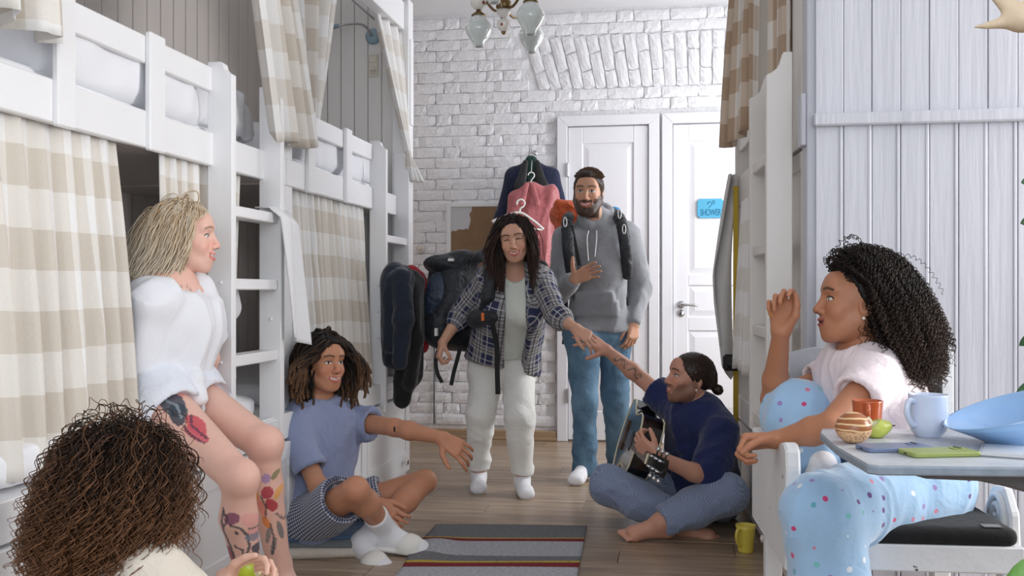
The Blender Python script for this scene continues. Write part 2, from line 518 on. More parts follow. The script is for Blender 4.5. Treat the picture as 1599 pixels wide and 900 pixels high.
# ---- ceiling, walls
tag(box('ceiling', -2.6, 3.2, 0.4, 7.4, Z_CEIL, Z_CEIL + 0.1, CEIL, None, 0), kind='structure')
wall_back = box('wall_back', -2.6, 1.7, Y_BACK + 0.014, Y_BACK + 0.2, 0, Z_CEIL, MORTAR, None, 0)
tag(wall_back, kind='structure')
def brick_mesh(w, h, seed):
    r = random.Random(seed)
    bm = bmesh.new()
    nx, nz_ = (5, 3)
    g = {}
    for i in range(nx + 1):
        for k in range(nz_ + 1):
            u = i / nx; v = k / nz_
            ed = (i in (0, nx)) + (k in (0, nz_))
            yy = -0.004 + r.uniform(-0.0025, 0.0025) + (0.005 if ed else 0.0)
            jx = r.uniform(-0.006, 0.006) * (0 if 0 < i < nx and not ed else 1); jz = r.uniform(-0.003, 0.003)
            if ed == 2:
                jx += (0.002 if i == 0 else -0.002); jz += (0.002 if k == 0 else -0.002)
            xx = (u - 0.5) * w + jx; zz = (v - 0.5) * h + jz
            g[i, k] = bm.verts.new((xx, yy, zz))
    for i in range(nx):
        for k in range(nz_):
            bm.faces.new((g[i, k], g[i + 1, k], g[i + 1, k + 1], g[i, k + 1]))
    me = bpy.data.meshes.new('brick'); 
    bmesh.ops.recalc_face_normals(bm, faces=bm.faces)
    # close to the back so that the brick is a solid
    ext = bmesh.ops.extrude_edge_only(bm, edges=[e_ for e_ in bm.edges if e_.is_boundary])
    for v in [q for q in ext['geom'] if isinstance(q, bmesh.types.BMVert)]:
        v.co.y = 0.03
    bmesh.ops.recalc_face_normals(bm, faces=bm.faces)
    bm.to_mesh(me); bm.free(); me.materials.append(BRICKW)
    return me
BR_L = [brick_mesh(0.2485, 0.0755, 100 + i) for i in range(6)]
BR_S = [brick_mesh(0.1205, 0.0755, 200 + i) for i in range(4)]
def put_brick(me, x, z, rot=0.0):
    o = bpy.data.objects.new('brick', me); COL.objects.link(o); o.parent = wall_back
    o.location = (x, Y_BACK + random.uniform(-0.004, 0.003), z)
    o.rotation_euler = (0, rot + random.uniform(-0.012, 0.012), 0)
def course(x0, x1, z, phase):
    x = x0; i = phase
    while x < x1 - 0.04:
        big = (i % 3 != 2)
        w = 0.254 if big else 0.126
        if x + w > x1 + 0.03:
            if x1 - x > 0.09: put_brick(random.choice(BR_S), x + 0.063, z)
            break
        put_brick(random.choice(BR_L if big else BR_S), x + w / 2, z)
        x += w; i += 1
PITCH = 0.0785
r_ = 0
z = 0.14
while z < Z_CEIL - 0.02:
    left = -2.02
    if z > 2.36:
        if z < 2.545 or z > 2.925:
            course(left + (r_ % 2) * 0.06, 0.62, z, r_)
        else:
            course(left + (r_ % 2) * 0.06, -1.02 + (z - 2.55) * -0.35, z, r_)
    else:
        course(left + (r_ % 2) * 0.06, -0.88, z, r_)
    z += PITCH; r_ += 1
# the flat relieving arch over the doors: upright bricks fanning outwards
nA = 19
for k in range(nA):
    xk = -0.97 + k * 0.083
    lean = 0.30 * (0.2 - xk) / 1.2
    if k % 2:
        lay = [(BR_L, 2.665, 0.246), (BR_S, 2.86, 0.118)]
    else:
        lay = [(BR_S, 2.60, 0.118), (BR_L, 2.79, 0.246)]
    for fam, zc, ln in lay:
        put_brick(random.choice(fam), xk - lean * (zc - 2.6), zc, math.pi / 2 - lean)
# cable running up the wall and small wall switch
tag(tube('wall_cable', [(-1.775, Y_BACK - 0.012, 0.1), (-1.772, Y_BACK - 0.012, 0.9), (-1.775, Y_BACK - 0.012, 1.35)], 0.006, mat('grey_cable', S(120, 122, 128), 0.5, 0), n=8),
    'thin grey cable running down the white brick wall', 'cable')

base_wood = mat('oak_baseboard', S(170, 142, 112), 0.45, 0.12, 5, 0.1, 20, (0.2, 1, 4))
bb = box('baseboard_back', -2.5, -0.865, Y_BACK - 0.03, Y_BACK + 0.02, 0, 0.07, base_wood, None, 0.006); tag(bb, kind='structure')
for nm, args in {'baseboard_back_step': (-2.5, -0.865, Y_BACK - 0.042, Y_BACK - 0.03, 0, 0.022)}.items():
    box('quarter_round', *args, base_wood, bb, 0.004)

# ---- doors
def door(name, x0, x1, label_handle, plaque=False):
    fr = thing(name, loc=((x0 + x1) / 2, Y_BACK, 0), kind='structure')
    zt = 2.34; w = 0.075
    y0, y1 = Y_BACK - 0.035, Y_BACK + 0.03
    mt = mat('door_paint', S(236, 236, 241), 0.4, 0.02, 3, 0.06, 30, (1, 1, 0.1))
    # mitred casing: three boards
    prism('casing', [(x0, 0), (x0 + w, 0), (x0 + w, zt - w), (x0, zt)], y0, y1, lambda u, v, a: (u, a, v), mt, fr, 0.004)
    prism('casing', [(x1, 0), (x1, zt), (x1 - w, zt - w), (x1 - w, 0)], y0, y1, lambda u, v, a: (u, a, v), mt, fr, 0.004)
    prism('casing', [(x0, zt), (x0 + w, zt - w), (x1 - w, zt - w), (x1, zt)], y0, y1, lambda u, v, a: (u, a, v), mt, fr, 0.004)
    # leaf
    a0, a1, b1 = x0 + w + 0.004, x1 - w - 0.004, zt - w - 0.006
    yl = Y_BACK - 0.018
    leaf = box('door_leaf', a0, a1, yl + 0.012, Y_BACK + 0.03, 0.012, b1, mt, fr, 0.002)
    st = 0.105
    rails = [(0.012, 0.22), (0.80, 0.90), (1.18 - 0.06, 1.20), (b1 - 0.12, b1)]
    for sx in ((a0, a0 + st), (a1 - st, a1)):
        box('stile', sx[0], sx[1], yl, yl + 0.016, 0.012, b1, mt, leaf, 0.005)
    for z0, z1 in rails:
        box('rail', a0 + st - 0.002, a1 - st + 0.002, yl + 0.001, yl + 0.016, z0, z1, mt, leaf, 0.005)
    gaps = [(0.22, 0.80), (0.90, 1.12), (1.20, b1 - 0.12)]
    for z0, z1 in gaps:
        m_ = 0.045
        bm = bmesh.new()
        o_ = [(a0 + st, z0), (a1 - st, z0), (a1 - st, z1), (a0 + st, z1)]
        i_ = [(a0 + st + m_, z0 + m_), (a1 - st - m_, z0 + m_), (a1 - st - m_, z1 - m_), (a0 + st + m_, z1 - m_)]
        A = [bm.verts.new((u, yl + 0.0125, v)) for u, v in o_]; B = [bm.verts.new((u, yl + 0.003, v)) for u, v in i_]
        for q in range(4):
            bm.faces.new((A[q], A[(q + 1) % 4], B[(q + 1) % 4], B[q]))
        bm.faces.new(B)
        bm_obj('raised_panel', bm, mt, leaf)
    return fr, leaf, (a0, a1)
d1, leaf1, (a0, a1) = door('door_1', -0.862, -0.134, None)
for zc in (1.95, 0.33):
    box('hinge', a0 - 0.012, a0 + 0.008, Y_BACK - 0.05, Y_BACK - 0.012, zc - 0.05, zc + 0.05, METAL, leaf1, 0.004)
d2, leaf2, (a0, a1) = door('door_2', -0.116, 0.66, None)
# handle with lever, rose and lock escutcheon on the second door
hx = a0 + 0.055
lathe('handle_rose', [(0.0, 0), (0.026, 0), (0.026, 0.008), (0.0, 0.010)], (hx, Y_BACK - 0.018, 0.985), METAL, leaf2, 20, xf=lambda x, y, z: (x, -z, y))
tube('handle_lever', spline([(hx, Y_BACK - 0.02, 0.985), (hx, Y_BACK - 0.065, 0.985), (hx + 0.03, Y_BACK - 0.075, 0.985), (hx + 0.115, Y_BACK - 0.07, 0.98)], 14), 0.009, METAL, leaf2)
lathe('lock_escutcheon', [(0.0, 0), (0.026, 0), (0.026, 0.006), (0.0, 0.008)], (hx, Y_BACK - 0.018, 0.925), METAL, leaf2, 20, xf=lambda x, y, z: (x, -z, y))
box('keyhole', hx - 0.004, hx + 0.004, Y_BACK - 0.028, Y_BACK - 0.0255, 0.912, 0.936, BLACK, leaf2, 0)
# blue plaque reading SHOWER
cx_, cz_ = 0.223, 1.662; hw, hh, n_ = 0.093, 0.068, 0.016
PLQ = mat('blue_plaque', S(86, 176, 214), 0.5, 0.04, 12)
PLQD = mat('plaque_ink', S(34, 112, 152), 0.6, 0.0)
pl = thing('door_plaque', 'light blue plaque with notched corners reading SHOWER on the white door', 'sign', (cx_, Y_BACK - 0.018, cz_))
def notch(hw, hh, n):
    out = []
    for sx, sz, order in ((-1, -1, 0), (1, -1, 1), (1, 1, 0), (-1, 1, 1)):
        c = [(sx * hw, sz * (hh - n)), (sx * (hw - n * 0.7), sz * (hh - n * 0.7)), (sx * (hw - n), sz * hh)]
        out += c if order == 0 else c[::-1]
    return out
prism('plate', [(cx_ + u, cz_ + v) for u, v in notch(hw, hh, n_)], Y_BACK - 0.03, Y_BACK - 0.018, lambda u, v, a: (u, a, v), PLQ, pl, 0.002)
cu = bpy.data.curves.new('lettering', 'FONT'); cu.body = 'SHOWER'; cu.size = 0.062; cu.align_x = 'CENTER'; cu.extrude = 0.001; cu.space_character = 0.92
tmp = bpy.data.objects.new('tmp', cu); COL.objects.link(tmp)
me = bpy.data.meshes.new_from_object(tmp.evaluated_get(bpy.context.evaluated_depsgraph_get()))
bpy.data.objects.remove(tmp)
co = np.array([v.co[:] for v in me.vertices]); wtx = co[:, 0].max() - co[:, 0].min()
for v in me.vertices:
    v.co = Vector((cx_ + v.co.x * 0.142 / wtx, Y_BACK - 0.0305 - v.co.z, cz_ - 0.05 + v.co.y * 1.05))
me.transform(inv(pl)); link('lettering', me, PLQD, pl)
# shower head drawing with drops above the lettering
pts = [(-0.012, 0.006), (0.0, 0.016), (0.012, 0.03), (0.002, 0.045), (-0.016, 0.045), (-0.02, 0.03)]
tube('shower_drawing', [(cx_ + u, Y_BACK - 0.031, cz_ + v) for u, v in pts], 0.0022, PLQD, pl, 6)
for u, v in ((0.016, 0.042), (0.024, 0.034), (0.027, 0.047), (0.018, 0.052)):
    lathe('drop_drawing', [(0.0, 0), (0.0042, 0.0005), (0.0, 0.001)], (cx_ + u, Y_BACK - 0.0302, cz_ + v), PLQD, pl, 8, xf=lambda x, y, z: (x, -z, y))

# ---- left wall of greige boards behind the bunks
wall_left = box('wall_left', -2.62, -2.5, 0.4, 7.3, 0, Z_CEIL, GREIGE, None, 0); tag(wall_left, kind='structure')
bmx = bmesh.new(); bm_box(bmx, 0, 0.014, 0.004, 0.121, 0.0, Z_CEIL - 0.01)
bmesh.ops.bevel(bmx, geom=bmx.edges[:], offset=0.003, segments=1, affect='EDGES'); bmesh.ops.recalc_face_normals(bmx, faces=bmx.faces)
bdm = bpy.data.meshes.new('board'); bmx.to_mesh(bdm); bmx.free(); bdm.materials.append(GREIGE)
for i in range(36):
    o = bpy.data.objects.new('board', bdm); COL.objects.link(o); o.parent = wall_left; o.location = (-2.5, 1.5 + i * 0.125, 0)
# ---- board partition at the far end of the left bunks
part = box('wall_partition', -2.5, -1.64, 5.70, 5.73, 0.0, 2.92, GREIGE, None, 0); tag(part, kind='structure')
PARTW = mat('pale_partition_boards', S(238, 236, 233), 0.55, 0.04, 3, 0.12, 30, (1, 1, 0.1))
for i in range(10):
    x0 = -2.49 + i * 0.084
    box('board', x0 + 0.002, x0 + 0.082, 5.688, 5.70, 0.5, 2.92, PARTW, part, 0.003)

# ---- board partition closing the right-hand bunks towards the table
wall_right = box('wall_right', 0.425, 3.2, 3.32, 3.40, 0, Z_CEIL, CREAM, None, 0); tag(wall_right, kind='structure')
xb = 0.432; i = 0
while xb < 2.0:
    w = 0.0865
    box('board', xb + 0.0008, xb + w - 0.0008, 3.302 + 0.001 * (i % 2), 3.32, 1.64, Z_CEIL - 0.005, PANEL, wall_right, 0.002)
    box('board', xb + 0.0016, xb + w, 3.304 + 0.001 * ((i + 1) % 2), 3.32, 0.0, 1.612, PANEL, wall_right, 0.002)
    box('batten', xb + w * 0.86, xb + w * 0.97, 3.3025, 3.306, 0.0, 1.612, PANEL, wall_right, 0.002)
    xb += w; i += 1
# ---- outer walls with the windows, outside the picture
ww = boxes('wall_window', [(3.2, 3.3, 0.4, 2.05, 0, Z_CEIL), (3.2, 3.3, 3.27, 3.42, 0, Z_CEIL), (3.2, 3.3, 2.05, 3.27, 0, 0.78), (3.2, 3.3, 2.05, 3.27, 2.5, Z_CEIL)], CEIL, None, 0); tag(ww, kind='structure')
wf = boxes('window_1', [(3.19, 3.25, 2.05, 2.11, 0.78, 2.5), (3.19, 3.25, 3.21, 3.27, 0.78, 2.5), (3.19, 3.25, 2.11, 3.21, 0.78, 0.84), (3.19, 3.25, 2.11, 3.21, 2.44, 2.5), (3.2, 3.24, 2.635, 2.685, 0.84, 2.44)], WHITE, None, 0.004); tag(wf, kind='structure')
wf2 = boxes('wall_far', [(1.75, 1.85, 3.42, 5.4, 0, Z_CEIL), (1.75, 1.85, 6.8, 7.3, 0, Z_CEIL), (1.75, 1.85, 5.4, 6.8, 0, 0.85), (1.75, 1.85, 5.4, 6.8, 2.75, Z_CEIL)], CEIL, None, 0); tag(wf2, kind='structure')
tr = box('trim_1', 0.425, 2.0, 3.278, 3.304, 1.606, 1.646, PANEL, None, 0.005); tag(tr, kind='structure')
# ================================================================== LEFT-HAND BUNK BEDS
def plank_poly(x0, x1, z0, z1):
    """Ladder plank outline: scooped top corner towards the aisle."""
    w = x1 - x0
    return [(x0, z0), (x1, z0), (x1, z1 - 0.045), (x1 - 0.012, z1 - 0.042), (x1 - 0.026, z1 - 0.028), (x1 - 0.032, z1 - 0.008), (x1 - 0.044, z1), (x0, z1)]
PORC = mat('flowered_porcelain', S(236, 232, 226), 0.2, 0.02)
PORC_R = mat('dark_red_glaze', S(110, 30, 34), 0.25, 0.3, 160)
def knob(x, y, z, parent, ax=1):
    k = lathe('knob', [(0.0, -0.004), (0.009, -0.004), (0.008, 0.012), (0.017, 0.02), (0.0185, 0.027), (0.016, 0.033), (0.0, 0.0345)], (x, y, z), PORC, parent, 18,
              xf=lambda a, b_, c: (c * ax, a, b_))
    lathe('knob_face', [(0.0, 0.0335), (0.0135, 0.0335), (0.012, 0.0362), (0.0, 0.0366)], (x, y, z), PORC_R, k, 16, xf=lambda a, b_, c: (c * ax, a, b_))
XF = -1.61
def left_bunk(label, y0, y1, guard, slats, lad, drawers, first):
    t = thing('bunk_bed', label, 'bunk bed', (XF - 0.4, (y0 + y1) / 2, 0))
    W = WHITE_H
    box('side_rail', XF - 0.028, XF, y0, y1, 1.52, 1.635, W, t)
    box('guard_rail', XF - 0.026, XF - 0.002, guard[0], guard[1], 1.78, 1.866, W, t)
    for a, b_ in slats:
        box('guard_post', XF - 0.004, XF + 0.017, a, b_, 1.512, 1.878, WHITE, t, 0.005)
    for ya in lad:
        prism('ladder_plank', plank_poly(XF - 0.02, XF + 0.072, 0.43, 1.885), ya, ya + 0.034, lambda u, v, a: (u, a, v), WHITE, t, 0.003)
        for zz in (1.11, 0.83, 0.97):
            lathe('bolt_cap', [(0.0, 0), (0.007, 0), (0.005, 0.004), (0.0, 0.005)], (XF + 0.03, ya, zz), WHITE, t, 10, xf=lambda x, y, z: (x, -z, y))
    for zz in (1.365, 1.105, 0.83, 0.56):
        box('ladder_rung', XF - 0.015, XF + 0.06, lad[0] + 0.034, lad[1], zz - 0.02, zz + 0.02, W, t)
    box('bed_slab', -2.495, XF - 0.085, y0 + 0.02, y1 - 0.02, 1.53, 1.56, GREIGE, t, 0.002)
    box('lower_rail', -2.495, XF + 0.045, y0, y1, 0.482, 0.585, W, t)
    box('drawer_carcass', -2.495, XF + 0.03, y0, y1, 0.0, 0.47, W, t, 0.002)
    for a, b_ in drawers:
        dr = box('drawer', XF + 0.03, XF + 0.05, a + 0.003, b_ - 0.003, 0.035, 0.472, W, t, 0.003)
        box('drawer_top_rail', XF + 0.05, XF + 0.057, a + 0.003, b_ - 0.003, 0.405, 0.472, W, dr, 0.002)
        box('drawer_bottom_rail', XF + 0.05, XF + 0.057, a + 0.003, b_ - 0.003, 0.035, 0.155, W, dr, 0.002)
        for ya, yb in ((a + 0.003, a + 0.08), (b_ - 0.08, b_ - 0.003)):
            box('drawer_stile', XF + 0.05, XF + 0.057, ya, yb, 0.155, 0.405, W, dr, 0.002)
        knob(XF + 0.057, a + (b_ - a) * (0.52 if first else 0.8), 0.105, dr)
    return t
b1 = left_bunk('white bunk bed with ladder where the blonde person sits', 0.7, 3.93, (2.365, 3.27), ((2.365, 2.443), (2.824, 2.916)), (3.27, 3.705), ((0.8, 1.95), (1.95, 2.85), (2.85, 3.9)), True)
b2 = left_bunk('white bunk bed with closed check curtain beside the brick wall', 3.94, 5.68, (4.15, 5.127), ((4.146, 4.232), (4.652, 4.738)), (5.127, 5.585), ((3.98, 4.85), (4.85, 5.66)), False)
# tall posts and the head beam that carry the upper curtains
for ya, yb, pz, own in ((3.925, 4.015, 0.47, b2), (5.60, 5.70, 0.47, b2)):
    box('tall_post', XF - 0.034, XF + (-0.006 if ya < 5 else 0.066), ya, yb, pz, 2.78, WHITE, own, 0.004)
    if ya > 5:
        box('post_moulding', XF + 0.066, XF + 0.074, ya + 0.02, yb - 0.02, 2.05, 2.55, WHITE, own, 0.002)
box('head_beam', XF - 0.03, XF + 0.04, 3.93, 5.72, 2.60, 2.76, WHITE_H, b2, 0.005)
box('head_beam', XF - 0.03, XF + 0.04, 0.7, 3.92, 2.60, 2.76, WHITE_H, b1, 0.005)
for own, a, b_ in ((b1, 0.9, 3.9), (b2, 4.02, 5.58)):
    tube('curtain_rod', [(XF - 0.05, a, 1.555), (XF - 0.05, b_, 1.555)], 0.006, METAL, own, 8)
    tube('curtain_rod', [(XF - 0.05, a, 2.585), (XF - 0.05, b_, 2.585)], 0.006, METAL, own, 8)

# ---- bedding
def soft_slab(name, x0, x1, y0, y1, z0, z1, amp, seed, label, cat, m=SHEET, nx=10, ny=36, group=None):
    rad = min(0.06, (z1 - z0) / 2)
    def prof(u):        # closed section in x-z, rounded
        a = 2 * math.pi * u
        c, s = math.cos(a), math.sin(a)
        sx = math.copysign(abs(c) ** 0.25, c); sz = math.copysign(abs(s) ** 0.35, s)
        return (x0 + x1) / 2 + sx * (x1 - x0) / 2, (z0 + z1) / 2 + sz * (z1 - z0) / 2
    nu = 40; V = []; 
    for j in range(ny + 1):
        v = j / ny; y = y0 + v * (y1 - y0)
        e_ = min(1.0, 0.35 + 6 * min(v, 1 - v))
        for i in range(nu):
            x, z_ = prof(i / nu)
            x = (x0 + x1) / 2 + (x - (x0 + x1) / 2) * (0.9 + 0.1 * e_); z_ = z0 + (z_ - z0) * (0.6 + 0.4 * e_)
            V.append((x, y, z_))
    V = np.array(V)
    if amp:
        w = (1 - 2 * np.abs(vnoise(V * np.array([5, 9, 9]), seed))) * amp + vnoise(V * 4, seed + 3) * amp
        V[:, 0] += w * 0.8 * (V[:, 0] > (x0 + x1) / 2); V[:, 2] += w * (V[:, 2] > z0 + 0.02)
    Fc = [(j * nu + i, j * nu + (i + 1) % nu, (j + 1) * nu + (i + 1) % nu, (j + 1) * nu + i) for j in range(ny) for i in range(nu)]
    Fc += [tuple(range(nu))[::-1], tuple(range(ny * nu, (ny + 1) * nu))]
    o = mesh_obj(name, V, Fc, m, None, smooth=True)
    return tag(o, label, cat, group)
soft_slab('mattress', -2.45, -1.66, 0.9, 3.85, 1.562, 1.68, 0.0, 1, 'white mattress on the upper bunk over the blonde person', 'mattress')
soft_slab('duvet', -2.40, -1.640, 2.38, 3.26, 1.64, 1.86, 0.012, 2, 'puffy white duvet behind the guard rail of the upper bunk over the blonde person', 'duvet')
soft_slab('duvet', -2.42, -1.70, 3.36, 3.86, 1.682, 1.87, 0.03, 5, 'crumpled white duvet heaped on the upper bunk by the ladder top', 'duvet')
soft_slab('mattress', -2.45, -1.66, 4.05, 5.60, 1.562, 1.68, 0.0, 3, 'white mattress on the upper bunk beside the brick wall', 'mattress')
soft_slab('duvet', -2.40, -1.640, 4.24, 5.11, 1.64, 1.86, 0.012, 4, 'white duvet behind the guard rail of the upper bunk beside the brick wall', 'duvet')
soft_slab('duvet', -2.42, -1.70, 5.16, 5.58, 1.682, 1.85, 0.03, 6, 'crumpled white duvet on the upper bunk next to the far post', 'duvet')
soft_slab('mattress', -2.45, -1.60, 0.9, 3.66, 0.587, 0.70, 0.02, 7, 'white sheeted mattress on the lower bunk under the blonde person', 'mattress')
soft_slab('mattress', -2.45, -1.66, 4.05, 5.55, 0.587, 0.70, 0.0, 8, 'white mattress on the lower bunk behind the closed check curtain', 'mattress')

# ---- curtains
def curtain(label, top, bot, nf, amp, cw, m=CHECK, ph=0.0, nu=None, nv=26, amp_top=0.35, group=None, wob=0.02, seed=1):
    top = np.array(top, float); bot = np.array(bot, float)
    def along(pl, u):
        k = u * (len(pl) - 1); i = min(int(k), len(pl) - 2); return pl[i] + (pl[i + 1] - pl[i]) * (k - i)
    H = np.linalg.norm(top.mean(0) - bot.mean(0))
    def fn(u, v):
        a, b_ = along(top, u), along(bot, u)
        p = a + (b_ - a) * v
        d = (top[-1] - top[0]) * (1 - v) + (bot[-1] - bot[0]) * v
        n = np.array([d[1], -d[0], 0]); n /= np.linalg.norm(n) + 1e-9
        uu = u + wob * math.sin(5.1 * u + 2.0 * v + seed)
        w = math.sin(2 * math.pi * nf * uu + ph) + 0.35 * math.sin(2 * math.pi * nf * 2.3 * uu + 1.3 * seed)
        s = amp * (amp_top + (1 - amp_top) * min(1, v * 1.6))
        return p + n * w * s + np.array([0, 0, 0.012 * math.sin(7 * u + seed) * v])
    o = grid_cloth('curtain', fn, nu or int(nf * 12), nv, m, None, (cw, H), 0.0025)
    return tag(o, label, 'curtain', group)
XC = XF - 0.05
curtain('beige and white check curtain drawn across the lower bunk behind the curly-haired person', [(XC, 1.75, 1.56), (XC, 2.735, 1.56)], [(XC + 0.045, 1.75, 0.64), (XC + 0.045, 2.78, 0.60)], 10, 0.026, 2.3, seed=1)
curtain('narrow gathered check curtain beside the blonde person, next to the ladder', [(XC, 2.985, 1.56), (XC, 3.42, 1.56)], [(XC + 0.01, 2.99, 0.70), (XC + 0.01, 3.44, 0.70)], 6, 0.026, 1.2, seed=2)
curtain('check curtain hanging behind the ladder rungs', [(XC, 3.42, 1.56), (XC, 3.60, 1.56)], [(XC - 0.01, 3.42, 0.74), (XC - 0.01, 3.56, 0.74)], 3, 0.018, 0.45, CHECK, seed=3)
curtain('beige and white check curtain closing the lower bunk near the brick wall', [(XC, 4.03, 1.56), (XC, 5.10, 1.56)], [(XC + 0.05, 4.03, 0.62), (XC + 0.06, 5.08, 0.59)], 12, 0.026, 2.4, seed=4)
curtain('check curtain of an upper bunk with its scalloped hem above the lower check curtain', [(XF + 0.02, 1.55, 2.60), (XF + 0.02, 2.30, 2.60)], [(XF + 0.05, 1.6, 1.745), (XF + 0.05, 2.345, 1.725)], 5, 0.05, 1.3, seed=5, amp_top=0.8)
curtain('check curtain hanging straight between the two upper bunks', [(XF + 0.06, 3.34, 2.60), (XF + 0.06, 3.72, 2.60)], [(XF + 0.06, 3.64, 1.655), (XF + 0.06, 4.10, 1.70)], 3.5, 0.035, 0.95, CHECK, seed=6, amp_top=0.8)
curtain('check curtain swept aside at the upper bunk under the blue lamp', [(XF - 0.04, 4.05, 2.58), (XF - 0.04, 4.68, 2.58)], [(XF - 0.05, 4.18, 1.76), (XF - 0.05, 4.38, 1.76)], 3, 0.04, 0.95, CHECK, seed=7, amp_top=0.8)
# the tied-back curtain at the far post
def tied(u, v):
    t0 = np.array([XF - 0.02 + 0.03 * u, 5.20 + 0.40 * u, 2.585])
    knot = np.array([XF + 0.075, 5.54 + 0.05 * u, 1.86])
    end = np.array([XF + 0.06 + 0.06 * u, 5.60 + 0.10 * u, 1.72])
    if v < 0.8:
        s = v / 0.8; s2 = s ** 1.15
        p = t0 * (1 - s2) + knot * s2; w = 0.03 * (1 - 0.5 * s)
    else:
        s = (v - 0.8) / 0.2; p = knot * (1 - s) + end * s; w = 0.015 + 0.02 * s
    a = math.sin(2 * math.pi * 3 * u + 0.6)
    return p + np.array([w * a, 0, 0])
tag(grid_cloth('curtain', tied, 40, 30, CHECK, None, (0.7, 0.95), 0.0025), 'check curtain tied back at the tall post beside the brick wall', 'curtain')

# ---- white towel on the ladder, clothes and linen behind the rungs
TOWEL = mat('white_towel', S(240, 240, 243), 0.95, 0.02, 6, 0.25, 120, sheen=0.4)
def towel(u, v):
    y = 3.64 + 0.20 * u + 0.06 * v * (1 - 0.3 * u)
    z_ = 1.40 - 0.02 * u - v * (0.50 + 0.02 * u)
    x = XF + 0.072 + 0.02 + 0.018 * math.sin(6 * u + 1.5 * v) + 0.02 * v
    if v < 0.06: x -= 0.10 * (1 - v / 0.06); z_ = 1.405
    return (x, y, z_)
tag(grid_cloth('towel', towel, 20, 30, TOWEL, None, (1, 1), 0.006), 'white towel draped over the ladder plank', 'towel')
LINEN = mat('cream_linen', S(226, 220, 210), 0.9, 0.03, 6, 0.2, 18)
soft('garment', [cone((XF - 0.12, 3.50, 1.30), (XF - 0.10, 3.50, 1.05), 0.05, 0.075, flat=((1, 0, 0), 0.55)), cone((XF - 0.11, 3.53, 1.28), (XF - 0.09, 3.58, 1.02), 0.035, 0.05)], 0.009, SHEET, None, 1, [(0.008, 14, (0, 0, 1), 3)])
bpy.data.objects['garment']['label'] = 'white shirt hanging behind the ladder rungs'; bpy.data.objects['garment']['category'] = 'shirt'
bagl = soft('linen_bag', [ell((XF - 0.13, 3.50, 0.755), (0.09, 0.15, 0.075)), cone((XF - 0.12, 3.44, 0.72), (XF - 0.10, 3.42, 0.93), 0.06, 0.03)], 0.009, LINEN, None, 1, [(0.008, 12, (0.3, 0.3, 1), 4)])
tag(bagl, 'crumpled cream linen bundle on the lower bunk behind the ladder', 'linen')

# ---- blue gooseneck lamp, outlet and switch on the pale partition
LAMPB = mat('blue_grey_lamp', S(150, 176, 190), 0.4, 0.03)
yl_ = 5.685
lp = thing('reading_lamp', 'pale blue gooseneck reading lamp on the board partition', 'lamp', (-2.0, yl_, 2.62))
c = P(583, 57, 5.9); cxl, czl = c.x, c.z
lathe('lamp_base', [(0.0, 0), (0.048, 0), (0.046, 0.012), (0.03, 0.024), (0.0, 0.028)], (cxl, yl_ + 0.003, czl), LAMPB, lp, 24, xf=lambda x, y, z: (x, -z, y))
tube('gooseneck', spline([(cxl, yl_ - 0.02, czl), (cxl - 0.03, yl_ - 0.10, czl + 0.045), (cxl - 0.11, yl_ - 0.16, czl + 0.035), (cxl - 0.17, yl_ - 0.18, czl + 0.02)], 20), 0.0075, METAL, lp)
lathe('lamp_head', [(0.0, -0.01), (0.013, -0.01), (0.015, 0.06), (0.024, 0.075), (0.03, 0.12), (0.0, 0.12)], (cxl - 0.16, yl_ - 0.178, czl + 0.022), LAMPB, lp, 18, xf=lambda x, y, z: (-z, x, y - z * 0.15))
c = P(584, 103, 5.9)
ou = thing('power_outlet', 'cream switch and socket plate on the board partition', 'outlet', (c.x, yl_, c.z))
CRPL = mat('cream_plastic', S(228, 222, 206), 0.35, 0.02)
box('plate', c.x - 0.028, c.x + 0.028, yl_ - 0.009, yl_ + 0.003, c.z - 0.066, c.z + 0.066, CRPL, ou, 0.004)
box('rocker_switch', c.x - 0.02, c.x + 0.02, yl_ - 0.014, yl_ - 0.008, c.z + 0.018, c.z + 0.058, CRPL, ou, 0.003)
lathe('socket_ring', [(0.021, 0.0), (0.023, 0.006), (0.018, 0.007), (0.016, 0.002), (0.0, 0.001)], (c.x, yl_ - 0.009, c.z - 0.03), CRPL, ou, 20, xf=lambda x, y, z: (x, -z, y))
for sx in (-1, 1):
    lathe('socket_hole', [(0.0, 0.0), (0.003, 0.0), (0.003, 0.002), (0.0, 0.002)], (c.x + sx * 0.008, yl_ - 0.0105, c.z - 0.03), BLACK, ou, 8, xf=lambda x, y, z: (x, -z, y))

# ================================================================== RIGHT-HAND BUNK
tR = thing('bunk_bed', 'aged white built-in bunk with ladder and cupboard doors opposite the other two bunks', 'bunk bed', R(0.9, 4.6, 0), rotz=RB)
TP = 0.629
rx = lambda t, s, z: R(t, s, z)
box('carcass', TP + 0.02, TP + 0.75, 3.42, 5.15, 0.0, 0.47, CREAM, tR, 0.002, rx)
for a, b_ in ((3.32, 4.02), (4.02, 4.60), (4.60, 5.14)):
    dr = box('cupboard_door', TP, TP + 0.02, a + 0.004, b_ - 0.004, 0.035, 0.43, CREAM, tR, 0.002, rx)
    for nm, (q0, q1, z0, z1) in {'door_top_rail': (a + 0.004, b_ - 0.004, 0.36, 0.43), 'door_bottom_rail': (a + 0.004, b_ - 0.004, 0.035, 0.105)}.items():
        box(nm, TP - 0.008, TP, q0, q1, z0, z1, CREAM, dr, 0.002, rx)
    for q0 in (a + 0.004, b_ - 0.074):
        box('door_stile', TP - 0.008, TP, q0, q0 + 0.07, 0.105, 0.36, CREAM, dr, 0.002, rx)
    lathe('knob', [(0.0, 0.0), (0.007, 0.0), (0.006, 0.012), (0.014, 0.018), (0.016, 0.026), (0.0, 0.032)], R(TP - 0.008, b_ - 0.1 if a < 4 else a + 0.12, 0.07), PORC, dr, 14, xf=lambda x, y, z: (-z, x, y))
